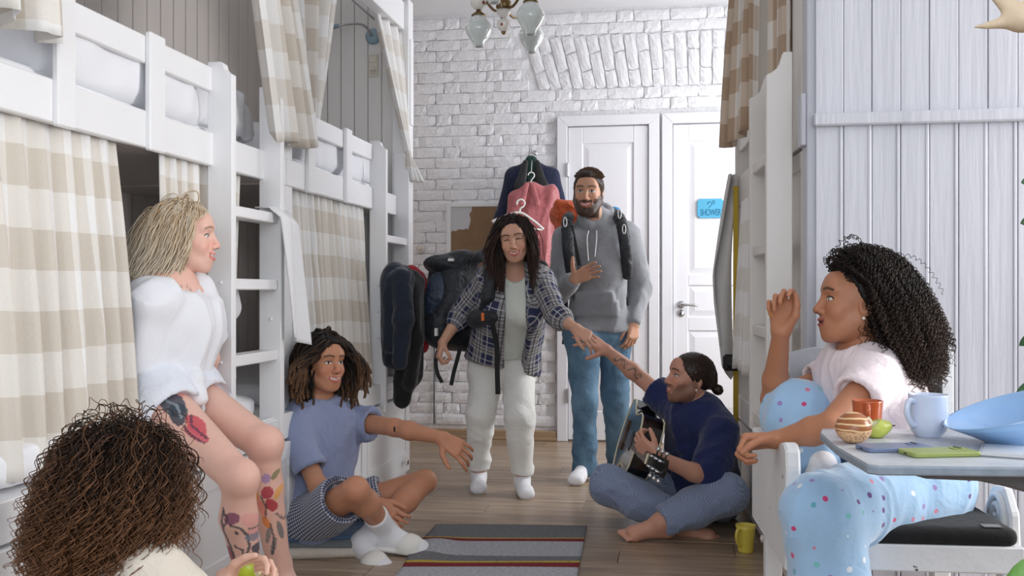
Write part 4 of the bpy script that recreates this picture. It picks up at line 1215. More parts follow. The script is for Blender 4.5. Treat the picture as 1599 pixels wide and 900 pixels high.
    if cap:
        pr = [ell(c + M @ CR_C * s, (CR_R + capgrow) * s, M)]
        if cap is not True: pr += cap
        else: pr += [plane(c + M @ A_(0, 0.045, 0.055) * s, M @ A_(0, 0.62, -0.6))]
        Vc, Qc = sdf_mesh(pr, 0.004 * s); Vc = relax(Vc, Qc, 1); Vc = Vc + normals(Vc, Qc) * (vnoise(Vc * 160, seed) * 0.0022)[:, None]
        Q = np.concatenate([Q, Qc + len(V)]); V = np.concatenate([V, Vc]); tip = np.concatenate([tip, np.full(len(Vc), capmat)])
    o = mesh_obj(name, V, Q, mt, parent, smooth=True)
    at = o.data.attributes.new('tip', 'FLOAT', 'POINT'); at.data.foreach_set('value', tip.astype(np.float32))
    return o
def bone_uv(V, bones, ref):
    """Cloth coordinates: distance along the nearest bone and arc around it."""
    best = np.full(len(V), 1e9); UVo = np.zeros((len(V), 2))
    for a, b_, r, off in bones:
        ab = b_ - a; L2 = ab @ ab; t = ((V - a) @ ab) / L2
        tc_ = np.clip(t, 0, 1); w = V - a - tc_[:, None] * ab; d = np.linalg.norm(w, axis=1) - r
        e1 = nrm(ref - ab * (ref @ ab) / L2); e2 = np.cross(nrm(ab), e1)
        ang = np.arctan2(w @ e2, w @ e1)
        m = d < best; best[m] = d[m]
        UVo[m, 0] = ang[m] * r; UVo[m, 1] = t[m] * math.sqrt(L2) + off
    return UVo
def lens(J):
    f = lambda a, b_: round(float(np.linalg.norm(J[a] - J[b_])), 2)
    return {k: f(*k.split('-')) for k in ('sl-el', 'el-wl', 'sr-er', 'er-wr', 'hl-kl', 'kl-al', 'hr-kr', 'kr-ar', 'sl-sr', 'hl-hr') if all(q in J for q in k.split('-'))}
# ================================================================== THE TWO STANDING PEOPLE
GREYH = cloth_mat('grey_marl_jersey', (138, 140, 145), 0.22, 11, 0.07)
SOCK = cloth_mat('white_sock', (236, 236, 240), 0.1, 40, 0.03)
def denim(name, base, light):
    m = bpy.data.materials.new(name); N, L, b = nodes(m); MATS[name] = m
    tc = N.new('ShaderNodeTexCoord'); n1 = N.new('ShaderNodeTexNoise'); n1.inputs['Scale'].default_value = 7; n1.inputs['Detail'].default_value = 5; n1.inputs['Distortion'].default_value = 1.0
    mp = N.new('ShaderNodeMapping'); mp.inputs['Scale'].default_value = (1, 1, 0.6); L.new(tc.outputs['Object'], mp.inputs[0]); L.new(mp.outputs[0], n1.inputs['Vector'])
    cr = N.new('ShaderNodeValToRGB'); e = cr.color_ramp.elements; e[0].position = 0.3; e[0].color = base; e[1].position = 0.75; e[1].color = light
    L.new(n1.outputs['Fac'], cr.inputs[0]); L.new(cr.outputs[0], b.inputs['Base Color']); b.inputs['Roughness'].default_value = 0.85
    n2 = N.new('ShaderNodeTexNoise'); n2.inputs['Scale'].default_value = 18; n2.inputs['Distortion'].default_value = 1.5; L.new(tc.outputs['Object'], n2.inputs['Vector'])
    bp = N.new('ShaderNodeBump'); bp.inputs['Strength'].default_value = 0.3; bp.inputs['Distance'].default_value = 0.02; L.new(n2.outputs['Fac'], bp.inputs['Height']); L.new(bp.outputs[0], b.inputs['Normal'])
    return m
DENIM = denim('blue_denim', S(62, 92, 118), S(112, 146, 170))

# ---------------------------------------------------------------- man in the grey hoodie
def man_hoodie():
    root = thing('person', 'bearded person in a grey hoodie and blue jeans, palm held out, wearing a backpack', 'person', PP(930, 745, 5.7) * A_(1, 1, 0))
    skin = (196, 148, 122)
    J = dict(hc=PP(919, 301, 5.62), nk=PP(931, 350, 5.72), sr=PP(884, 374, 5.68), sl=PP(979, 368, 5.78), er=PP(873, 460, 5.70), wr=PP(896, 437, 5.46),
             el=PP(1001, 450, 5.86), wl=PP(991, 503, 5.72), ch=PP(931, 410, 5.74), ws=PP(933, 465, 5.76), pv=PP(935, 508, 5.78), hl=PP(960, 522, 5.82), hr=PP(910, 522, 5.74),
             kr=PP(914, 625, 5.66), ar=PP(913, 727, 5.68), kl=PP(961, 622, 5.84), al=PP(966, 713, 6.02))
    J['front'] = dirv(-0.25, -1, 0); J['hM'] = frame(dirv(-0.22, -1, -0.12), dirv(0.03, -0.05, 1)); s = 1.0
    hc, M = J['hc'], J['hM']
    hand_r = hand(J['wr'], dirv(0.85, -0.35, 0.42), dirv(-0.5, -0.2, 0.8), dirv(0.1, -0.55, 0.8), 1.05, curl=(18, 16, 8), thumb=[(0.9, 0.3, 0.1), (0.9, 0.45, 0.0), (0.85, 0.5, 0)])
    hand_l = hand(J['wl'], dirv(-0.12, -0.12, -1), dirv(-0.75, -0.6, 0), dirv(-0.5, 0.8, 0), 1.05, curl=(24, 30, 22))
    body = torso(J, s * 0.88) + neck(J, s) + arm(J, 'l') + arm(J, 'r') + leg(J, 'l') + leg(J, 'r') + foot(J['al'], dirv(0.3, -1, 0)) + foot(J['ar'], dirv(-0.42, -1, 0))
    def paint(V, C):
        head_paint(V, C, hc, M, 1.05, skin, (178, 96, 88), (52, 36, 28), 0.75, beard=(40, 28, 22), beard_amt=0.93)
    body_obj(root, [(body, 0.010, 2), (head(hc, M, 1.05, 'm', 0.75, beard=0.25) + neck(J, s)[:1], 0.003, 1), (hand_r + [cone(J['er'] + (J['wr'] - J['er']) * 0.5, J['wr'], 0.033, 0.026)], 0.0035, 1),
                    (hand_l + [cone(J['el'] + (J['wl'] - J['el']) * 0.5, J['wl'], 0.033, 0.026)], 0.0035, 1)], skin, paint)
    # short hair, swept over
    hm = hair_mat('short_brown_hair', (46, 32, 24), (92, 66, 46))
    kp = lambda x, y, z_: (z_ > 0.072)
    ks = lambda x, y, z_: (z_ <= 0.075) & (y < 0.045 - 0.3 * np.maximum(0, 0.04 - z_)) & (z_ > -0.03 + 0.9 * np.maximum(0, y + 0.02))
    hair(root, hc, M, 1.05, 3400, 0.010, 0.0014, hm, lift=0.45, gw=0.3, steps=3, keep=ks, bias=M @ A_(0, -0.5, -0.2), seed=4, cap=False, tipvar=0.4)
    hair(root, hc, M, 1.05, 2600, 0.020, 0.0019, hm, lift=1.0, gw=0.12, steps=4, keep=kp, bias=M @ A_(-0.15, 0.1, 0.5), target=lambda p: np.tile(M @ A_(-0.6, -0.6, 0.3), (len(p), 1)), seed=3, capgrow=0.004, jitter=0.15,
         cap=[ell(hc + M @ A_(0.004, 0.012, 0.092) * 1.05, A_(0.056, 0.074, 0.030) * 1.05, M, 0.02), plane(hc + M @ A_(0, 0.068, 0.070) * 1.05, M @ A_(0, 0.6, -0.5)), plane(hc + M @ A_(0, 0, 0.02) * 1.05, M @ A_(0, 0.7, -1))], tipvar=0.5)
    # hoodie
    add = 0.020
    fr = J['front']
    hood = torso(J, 1.0, add) + [cone(J['pv'] + UP * 0.03, J['pv'] - UP * 0.03, 0.175, 0.168, 0.03, (fr, 0.74))]
    hood += [cone(J['sr'], J['er'], 0.075, 0.066, 0.03), cone(J['er'], J['wr'] + nrm(J['er'] - J['wr']) * 0.035, 0.064, 0.044, 0.02), cone(J['sl'], J['el'], 0.075, 0.064, 0.03), cone(J['el'], J['wl'] + nrm(J['el'] - J['wl']) * 0.02, 0.062, 0.042, 0.02)]
    hood += [cone(J['nk'] - UP * 0.03, J['nk'] + UP * 0.02, 0.105, 0.085, 0.04, (fr, 0.85))]
    # the folded hood around the neck
    nk = J['nk']; sd = nrm(J['sl'] - J['sr'])
    ring = [nk + sd * 0.085 * math.cos(a) + fr * (0.075 * math.sin(a) + 0.006) + UP * (0.045 - 0.060 * math.sin(a)) for a in np.linspace(-math.pi, math.pi, 15)]
    for i in range(14): hood.append(cone(ring[i], ring[i + 1], 0.026, None, 0.014))
    hood.append(plane(J['pv'] - UP * 0.035, -UP))
    hood += [cone(J['wr'] + nrm(J['er'] - J['wr']) * 0.06, J['wr'] + nrm(J['er'] - J['wr']) * 0.008, 0.040, 0.037, 0.01, cap=True), cone(J['wl'] + nrm(J['el'] - J['wl']) * 0.06, J['wl'] - nrm(J['el'] - J['wl']) * 0.012, 0.040, 0.037, 0.01, cap=True)]
    hood.append(rbox(J['ws'] + fr * 0.094 - UP * 0.035, A_(0.115, 0.034, 0.072), frame(fr, UP), 0.012, 0.006)); hood.append(rbox(J['ws'] + fr * 0.092 - UP * 0.06, A_(0.135, 0.030, 0.046), frame(fr, UP), 0.012, 0.006))
    hd = soft('hoodie', hood, 0.008, GREYH, root, 2, [(0.007, 9, nrm(A_(0.5, 0, 1)), 3), (0.004, 20, nrm(A_(1, 0.2, 0.6)), 8)])
    WC = mat('white_cord', S(226, 226, 228), 0.8, 0)
    for q, ln in ((-0.025, 0.17), (0.022, 0.15)):
        st = nk + fr * 0.112 + sd * q - UP * 0.045
        tube('drawcord', spline([st, st - UP * 0.05 + fr * 0.022 + sd * q * 0.2, st - UP * ln + fr * 0.04 + sd * (0.006 if q < 0 else -0.002)], 10), 0.0035, WC, hd, 6)
    # kangaroo pocket seam
    pk = J['ws'] + fr * 0.142 - UP * 0.02
    # jeans
    je = [cone(J['hl'], J['hr'], 0.100, None, 0.05), cone(J['ws'] - UP * 0.08, J['pv'], 0.135, 0.148, 0.03, (fr, 0.72))]
    for q in 'lr':
        an = J['a' + q]; kn = J['k' + q]
        je += [cone(J['h' + q], kn, 0.098, 0.074, 0.04), cone(kn, an - UP * 0.0, 0.072, 0.066, 0.02), cone(an + UP * 0.02, an - UP * 0.055, 0.066, 0.068, 0.01, cap=True)]
    je += [cone(J['ar'] - UP * 0.03, J['ar'] - UP * 0.09, 0.052, 0.052, 0.003, op='s', cap=True), cone(J['al'] - UP * 0.03, J['al'] - UP * 0.09, 0.052, 0.052, 0.003, op='s', cap=True)]
    soft('jeans', je, 0.008, DENIM, root, 2, [(0.008, 9, nrm(A_(1, 0, 0.25)), 5), (0.004, 17, nrm(A_(1, 0, -0.4)), 9)])
    for q, d in (('l', dirv(0.3, -1, 0)), ('r', dirv(-0.42, -1, 0))):
        soft('sock', foot(J['a' + q], d, 1.0, 0.006), 0.006, SOCK, root, 2)
    return J
JE = man_hoodie()

# ---------------------------------------------------------------- woman in the plaid shirt
def plaid_mat():
    m = bpy.data.materials.new('navy_plaid'); MATS['plaid'] = m
    N, L, b = nodes(m)
    uv = N.new('ShaderNodeUVMap'); uv.uv_map = 'UVMap'; sp = N.new('ShaderNodeSeparateXYZ'); L.new(uv.outputs[0], sp.inputs[0])
    def band(sock, per, lo, hi):
        a = N.new('ShaderNodeMath'); a.operation = 'MULTIPLY'; a.inputs[1].default_value = 1 / per; L.new(sock, a.inputs[0])
        f = N.new('ShaderNodeMath'); f.operation = 'FRACT'; L.new(a.outputs[0], f.inputs[0])
        g = N.new('ShaderNodeMath'); g.operation = 'GREATER_THAN'; g.inputs[1].default_value = lo; L.new(f.outputs[0], g.inputs[0])
        h_ = N.new('ShaderNodeMath'); h_.operation = 'LESS_THAN'; h_.inputs[1].default_value = hi; L.new(f.outputs[0], h_.inputs[0])
        q = N.new('ShaderNodeMath'); q.operation = 'MULTIPLY'; L.new(g.outputs[0], q.inputs[0]); L.new(h_.outputs[0], q.inputs[1]); return q.outputs[0]
    col = None
    prev = None
    per = 0.105
    base = N.new('ShaderNodeRGB'); base.outputs[0].default_value = S(42, 48, 78)
    prev = base.outputs[0]
    for ax_, (lo, hi, c, fa) in [(0, (0.40, 0.86, S(196, 192, 186), 0.42)), (1, (0.40, 0.86, S(196, 192, 186), 0.42)),
                                 (0, (0.50, 0.56, S(26, 28, 44), 0.75)), (1, (0.50, 0.56, S(26, 28, 44), 0.75)), (0, (0.68, 0.74, S(26, 28, 44), 0.75)), (1, (0.68, 0.74, S(26, 28, 44), 0.75)),
                                 (0, (0.16, 0.21, S(200, 198, 200), 0.6)), (1, (0.16, 0.21, S(200, 198, 200), 0.6))]:
        mx = N.new('ShaderNodeMix'); mx.data_type = 'RGBA'; mx.inputs[7].default_value = c
        fm = N.new('ShaderNodeMath'); fm.operation = 'MULTIPLY'; fm.inputs[1].default_value = fa
        L.new(band(sp.outputs[ax_], per, lo, hi), fm.inputs[0]); L.new(fm.outputs[0], mx.inputs[0]); L.new(prev, mx.inputs[6]); prev = mx.outputs[2]
    L.new(prev, b.inputs['Base Color']); b.inputs['Roughness'].default_value = 0.9
    return m
PLAID = plaid_mat()
TEE_D = cloth_mat('pale_green_tee', (214, 218, 210), 0.3, 16, 0.04)
CHINO = cloth_mat('white_trousers', (232, 231, 226), 0.25, 12, 0.04)
PACK = cloth_mat('black_pack_nylon', (24, 28, 36), 0.5, 14, 0.25, 0.55, 0.1)
PACK_B = cloth_mat('navy_pack_nylon', (22, 42, 66), 0.5, 14, 0.2, 0.55, 0.1)
WEB = mat('black_webbing', S(18, 18, 21), 0.7, 0.1)
def woman_plaid():
    root = thing('person', 'person in a navy plaid shirt and white trousers, wearing a big dark backpack', 'person', PP(785, 770, 5.3) * A_(1, 1, 0))
    skin = (206, 158, 134)
    J = dict(hc=PP(803, 373, 5.10), nk=PP(803, 428, 5.22), sr=PP(764, 436, 5.26), sl=PP(848, 444, 5.22), er=PP(722, 488, 5.36), wr=PP(692, 535, 5.26),
             el=PP(868, 492, 5.04), wl=PP(899, 513, 4.88), ch=PP(801, 482, 5.24), ws=PP(791, 528, 5.34), pv=PP(785, 560, 5.42), hl=PP(808, 572, 5.42), hr=PP(760, 570, 5.44),
             kr=PP(751, 648, 5.36), ar=PP(748, 741, 5.46), kl=PP(812, 652, 5.26), al=PP(816, 748, 5.32))
    J['front'] = dirv(0.1, -1, -0.35); J['hM'] = frame(dirv(-0.08, -1, -0.22), dirv(-0.14, -0.2, 1)); s = 0.94
    hc, M = J['hc'], J['hM']; fr = J['front']
    hr_ = hand(J['wr'], dirv(-0.35, -0.3, -1), dirv(0.3, -0.9, 0), dirv(0.9, 0.3, -0.4), 0.94, curl=(55, 70, 40), thumb=[(0.7, 0.6, 0.3), (0.2, 0.7, 0.8), (-0.3, 0.6, 0.8)])
    hl_ = hand(J['wl'], dirv(0.75, -0.35, -0.5), dirv(-0.2, -0.6, -0.7), dirv(-0.4, 0.3, -0.8), 0.92, curl=(25, 30, 20))
    body = torso(J, s * 0.84, 0, 'm') + neck(J, s, 0, 'f') + arm(J, 'l', s * 0.92) + arm(J, 'r', s * 0.92) + leg(J, 'l', s) + leg(J, 'r', s) + foot(J['al'], dirv(0.15, -1, 0), 0.92) + foot(J['ar'], dirv(0.02, -1, 0), 0.92)
    def paint(V, C):
        head_paint(V, C, hc, M, 0.98, skin, (186, 92, 88), (46, 30, 26), 1.0, eyes='shut')
    fa = lambda q: [cone(J['e' + q] + (J['w' + q] - J['e' + q]) * 0.35, J['w' + q], 0.034, 0.0235)]
    body_obj(root, [(body, 0.010, 2), (head(hc, M, 0.98, 'f', 1.0) + neck(J, s, 0, 'f')[:1], 0.003, 1), (hr_ + fa('r'), 0.0035, 1), (hl_ + fa('l'), 0.0035, 1)], skin, paint)
    hm = hair_mat('dark_brown_hair', (34, 24, 22), (62, 44, 38))
    kp = lambda x, y, z_: np.where(y > 0.02, z_ > 0.084 - 0.9 * np.maximum(0, np.abs(x) - 0.05), z_ > -0.05)
    def tg(p):
        q = (p - hc) @ M / 0.98; fr_ = np.clip((q[:, 1] + 0.02) / 0.06, 0, 1) * (q[:, 2] > -0.02)
        sg = np.where(q[:, 0] > -0.012, 1.0, -1.0)
        return np.tile(-UP, (len(p), 1)) + (sg * fr_ * 0.5)[:, None] * M[:, 0][None] - (fr_ * 0.25)[:, None] * M[:, 1][None]
    hair(root, hc, M, 0.98, 1700, 0.26, 0.0026, hm, amp=0.004, freq=7, lift=0.05, gw=0.36, steps=26, vol=0.10, keep=kp, seed=5, jitter=0.08, capgrow=0.006, facew=0.066, lenvar=0.18, ymax=0.062,
         coll=[(J['nk'] - UP * 0.08 + fr * 0.02, A_(0.17, 0.10, 0.08))], target=tg)
    # tee
    tee = [q for q in torso(J, s, 0.016, 'f')] + neck(J, s, 0.012, 'f')[1:] + [plane(J['pv'] + UP * 0.0, -UP), ell(J['nk'] + fr * 0.06 + UP * 0.03, (0.062, 0.06, 0.06), None, 0.01, 's')]
    soft('t_shirt', tee, 0.008, TEE_D, root, 2, [(0.006, 9, nrm(A_(0.15, 0, 1)), 12)])
    # open shirt with rolled sleeves: two fronts and a back
    sh = torso(J, s, 0.036, 'f') + neck(J, s, 0.024, 'f')[1:]
    pz = J['ws']
    sh += [cone(J['ch'], J['pv'] - UP * 0.03, 0.175, 0.19, 0.05, (fr, 0.80))]
    sr_e, sl_e = J['er'] + (J['wr'] - J['er']) * 0.30, J['el'] + (J['wl'] - J['el']) * 0.38
    sh += [cone(J['sr'], J['er'], 0.066, 0.058, 0.03), cone(J['er'], sr_e, 0.058, 0.053, 0.01), cone(J['sl'], J['el'], 0.064, 0.058, 0.03), cone(J['el'], sl_e, 0.058, 0.053, 0.01)]
    sd = nrm(J['sl'] - J['sr'])
    # opening down the front
    opn = []
    up_ = nrm(J['nk'] - J['pv'])
    cA = J['nk'] + fr * 0.11 - sd * 0.004 + UP * 0.09; cB = J['pv'] + fr * 0.20 + sd * 0.055 - UP * 0.12
    opn.append(cone(cA, cB, 0.052, 0.076, 0.006, (fr, 2.6), op='s'))
    hemr = [plane(J['pv'] - UP * 0.045 + sd * 0.0, dirv(-0.25, 0, -1))]
    rolls = [cone(sr_e - nrm(J['wr'] - J['er']) * 0.045, sr_e, 0.060, 0.060, 0.006, cap=True), cone(sl_e - nrm(J['wl'] - J['el']) * 0.05, sl_e, 0.059, 0.059, 0.006, cap=True)]
    V, Q = sdf_mesh(sh + hemr + opn + rolls, 0.007); V = relax(V, Q, 2); V = folds(V, Q, 0.007, 9, nrm(A_(0.2, 0, 1)), 21)
    o = mesh_obj('plaid_shirt', V, Q, PLAID, root, smooth=True)
    set_uv(o, bone_uv(V, [(J['nk'], J['pv'], 0.16, 0.0), (J['sr'], J['er'], 0.06, 0.02), (J['er'], J['wr'], 0.055, 0.04), (J['sl'], J['el'], 0.06, 0.03), (J['el'], J['wl'], 0.055, 0.05)], -fr))
    COLR = cloth_mat('shirt_placket', (150, 148, 160), 0.2, 12)
    # turned collar
    for q in (-1, 1):
        pts = [J['nk'] + sd * q * 0.075 + UP * 0.045 - fr * 0.02, J['nk'] + sd * q * 0.078 + fr * 0.055 + UP * 0.02, J['nk'] + sd * q * 0.062 + fr * 0.105 - UP * 0.03]
        soft('collar', [cone(pts[0], pts[1], 0.018, 0.02, 0.01, (sd, 0.5)), cone(pts[1], pts[2], 0.02, 0.012, 0.01, (sd, 0.5))], 0.006, COLR, o, 1)
    # trousers, turned up hems
    tr_ = [cone(J['hl'], J['hr'], 0.098, None, 0.05), cone(J['ws'] - UP * 0.0, J['pv'], 0.122, 0.142, 0.03, (fr, 0.74))]
    for q in 'lr':
        an = J['a' + q]; kn = J['k' + q]
        tr_ += [cone(J['h' + q], kn, 0.092, 0.073, 0.04), cone(kn, an + UP * 0.02, 0.073, 0.058, 0.02), cone(an + UP * 0.075, an + UP * 0.03, 0.060, 0.059, 0.005, cap=True), cone(an + UP * 0.05, an + UP * 0.0, 0.046, 0.046, 0.003, op='s', cap=True), plane(an + UP * 0.028, -UP, an, 0.12)]
    soft('trousers', tr_, 0.007, CHINO, root, 2, [(0.007, 9, nrm(A_(1, 0, 0.35)), 15), (0.004, 17, nrm(A_(1, 0, -0.5)), 19)])
    for q, d in (('l', dirv(0.15, -1, 0)), ('r', dirv(0.02, -1, 0))):
        an = J['a' + q]
        soft('sock', foot(an, d, 0.92, 0.006)[1:] + [cone(an + UP * 0.0, an - UP * 0.03, 0.042, 0.042, 0.01)], 0.006, SOCK, root, 2)
    return J
JD = woman_plaid()
print('E', lens(JE)); print('D', lens(JD))
# ================================================================== THE TWO SEATED ON THE FLOOR
NAVYT = cloth_mat('navy_tee', (20, 34, 84), 0.3, 13, 0.06)
PJ = cloth_mat('blue_grey_fine_check', (120, 134, 164), 0.35, 12, 0.05)
N, L, b = nodes(PJ)
ck = N.new('ShaderNodeTexChecker'); ck.inputs['Scale'].default_value = 230; ck.inputs['Color1'].default_value = S(98, 112, 146); ck.inputs['Color2'].default_value = S(150, 162, 186)
tcj = N.new('ShaderNodeTexCoord'); L.new(tcj.outputs['Object'], ck.inputs['Vector']); L.new(ck.outputs['Color'], b.inputs['Base Color'])
def man_guitar():
    root = thing('person', 'person in a navy t-shirt sitting cross-legged barefoot, hair in a bun, holding a guitar', 'person', PP(1085, 840, 4.6) * A_(1, 1, 0))
    skin = (198, 146, 124)
    J = dict(hc=PP(1077, 592, 4.62), nk=PP(1098, 652, 4.66), sr=PP(1052, 636, 4.78), sl=PP(1126, 674, 4.50), er=PP(1003, 592, 4.90), wr=PP(949, 548, 4.88), el=PP(1106, 748, 4.38), wl=PP(1026, 713, 4.27),
             ch=PP(1094, 705, 4.68), ws=PP(1097, 748, 4.74), pv=PP(1096, 772, 4.80), hr=PP(1072, 776, 4.82), hl=PP(1116, 778, 4.74), kr=PP(952, 757, 4.62), ar=PP(1066, 816, 4.42), kl=PP(1138, 772, 4.36), al=PP(1032, 815, 4.30))
    J['front'] = dirv(-0.75, -0.65, 0); J['hM'] = frame(dirv(-1, -0.22, 0.16), dirv(0.15, 0.0, 1))
    hc, M, fr = J['hc'], J['hM'], J['front']
    hr_ = hand(J['wr'], dirv(-0.85, -0.1, 0.55), dirv(-0.3, -0.6, -0.6), dirv(-0.4, -0.2, -0.9), 1.0, curls=[(18, 22, 14), (10, 18, 10), (14, 20, 12), (24, 26, 16)], spread=0.18, thumb=[(0.8, 0.5, 0.1), (0.8, 0.6, 0.1), (0.7, 0.65, 0.2)])
    hl_ = hand(J['wl'], dirv(-0.75, 0.25, 0.55), dirv(0.45, -0.5, 0.7), dirv(0.6, 0.35, 0.1), 1.0, curl=(40, 55, 35), thumb=[(0.7, 0.7, 0.2), (0.3, 0.8, 0.5), (0.0, 0.7, 0.7)])
    body = torso(J, 1.0) + neck(J) + arm(J, 'l') + arm(J, 'r') + leg(J, 'l') + leg(J, 'r')
    J_FLIP[0] = 1; f1 = foot(J['al'], dirv(-1, -0.12, -0.03), 1.0, 0, dirv(0, -0.35, 1), True); f2 = foot(J['ar'], dirv(0.85, -0.5, -0.03), 1.0, 0, dirv(0.0, -0.3, 1), True)
    def paint(V, C):
        head_paint(V, C, hc, M, 1.02, skin, (176, 98, 92), (52, 38, 30), 0.55, beard=(70, 52, 40), beard_amt=0.62, blush=0.13)
        # line tattoos on the raised forearm
        a, b_ = J['er'], J['wr']; ab = b_ - a; t = (V - a) @ ab / (ab @ ab); w = V - a - t[:, None] * ab
        e = nrm(np.cross(ab, VIEW_F)); u = w @ e; m = (np.linalg.norm(w, axis=1) < 0.06) & (w @ VIEW_F < 0.01)
        for t0, t1, ph in ((0.08, 0.42, 0.0), (0.48, 0.80, 1.7)):
            wv = np.abs(u - 0.016 * np.sin((t - t0) / (t1 - t0) * 7 + ph)) < 0.0042
            w2 = np.abs(u + 0.012 * np.sin((t - t0) / (t1 - t0) * 11 + ph)) < 0.0032
            mm = m & (t > t0) & (t < t1) & (wv | w2); C[mm] = C[mm] * 0.35 + lin((46, 52, 62)) * 0.65
    fa = lambda q: [cone(J['e' + q], J['e' + q] + (J['w' + q] - J['e' + q]) * 0.3, 0.038, 0.039), cone(J['e' + q] + (J['w' + q] - J['e' + q]) * 0.3, J['w' + q], 0.039, 0.026)]
    body_obj(root, [(body, 0.009, 2), (head(hc, M, 1.02, 'm', 0.55, 0.0) + neck(J)[:1], 0.003, 1), (hr_ + fa('r'), 0.0035, 1), (hl_ + fa('l'), 0.0035, 1), (f1 + [cone(J['al'], J['kl'], 0.036, 0.05)], 0.0045, 1), (f2 + [cone(J['ar'], J['kr'], 0.036, 0.05)], 0.0045, 1)], skin, paint)
    hm = hair_mat('slicked_brown_hair', (44, 31, 26), (84, 62, 50), 0.35)
    bun = hc + M @ A_(0, -0.135, -0.028)
    kp = lambda x, y, z_: np.where(y > 0.0, z_ > 0.050 + 0.2 * y, z_ > -0.02)
    hair(root, hc, M, 1.02, 1700, 0.20, 0.0022, hm, lift=0.1, gw=0.55, steps=16, vol=0.05, keep=kp, seed=9, jitter=0.05, capgrow=0.007, bias=M @ A_(0, -0.9, 0.2), target=lambda p: (bun - p) / (np.linalg.norm(bun - p, axis=1)[:, None] + 1e-6),
         cap=[plane(hc + M @ A_(0, 0.066, 0.058), M @ A_(0, 0.8, -0.5)), plane(hc + M @ A_(0, 0.0, -0.018), M @ A_(0, 0.75, -0.7)), cone(hc + M @ A_(0, -0.10, -0.01), bun, 0.025, 0.012, 0.02), ell(bun + M @ A_(0, -0.014, -0.004), 0.026, None, 0.01)], tipvar=0.5)
    PEARL = mat('earring', S(232, 226, 216), 0.15, 0)
    lathe('earring', [(0.0, -0.006), (0.005, -0.003), (0.006, 0.0), (0.005, 0.003), (0.0, 0.006)], hc + M @ A_(-0.080, -0.008, -0.042), PEARL, root, 12)
    # t-shirt
    ts = torso(J, 1.0, 0.018) + neck(J, 1.0, 0.012)[1:] + [cone(J['ws'], J['pv'], 0.165, 0.175, 0.05, (fr, 0.8))]
    for q, fcut in (('r', 0.62), ('l', 0.66)):
        e_ = J['s' + q] + (J['e' + q] - J['s' + q]) * fcut; d = nrm(J['e' + q] - J['s' + q])
        ts += [cone(J['s' + q] - d * 0.01, e_, 0.072, 0.074, 0.03, cap=True)]
    e_ = J['sl'] + (J['el'] - J['sl']) * 0.86
    ts += [cone(J['sl'], e_, 0.074, 0.078, 0.03)]
    ts += [ell(J['nk'] + fr * 0.03 + UP * 0.045, (0.066, 0.066, 0.05), None, 0.008, 's')]
    soft('t_shirt', ts, 0.0075, NAVYT, root, 2, [(0.010, 8, nrm(A_(-0.3, 0.2, 1)), 31), (0.005, 18, nrm(A_(1, 0, 0.5)), 33)])
    # loose check trousers
    tr_ = [cone(J['hl'], J['hr'], 0.112, None, 0.05), cone(J['ws'], J['pv'], 0.15, 0.155, 0.04, (fr, 0.8))]
    bones = [(J['pv'], J['ws'], 0.15, 0)]
    for q, cut in (('l', 0.0), ('r', 0.0)):
        kn, an = J['k' + q], J['a' + q]; d = nrm(an - kn); e_ = an - d * 0.005
        tr_ += [cone(J['h' + q], kn, 0.105, 0.084, 0.05), cone(kn, kn + (an - kn) * 0.5, 0.084, 0.084, 0.03), cone(kn + (an - kn) * 0.5, e_, 0.084, 0.066, 0.02), plane(e_, d, e_, 0.10), plane(A_(0, 0, 0.002), -UP)]
        bones += [(J['h' + q], kn, 0.095, 0), (kn, an, 0.075, 0.4)]
    V, Q = sdf_mesh(tr_, 0.0075); V = relax(V, Q, 2); V = folds(V, Q, 0.008, 8, nrm(A_(1, 0.2, 0.4)), 41); V = folds(V, Q, 0.005, 16, nrm(A_(1, -0.2, -0.5)), 43); V[:, 2] = np.maximum(V[:, 2], 0.002)
    o = mesh_obj('trousers', V, Q, PJ, root, smooth=True); set_uv(o, bone_uv(V, bones, UP))
    return J
JF = man_guitar()

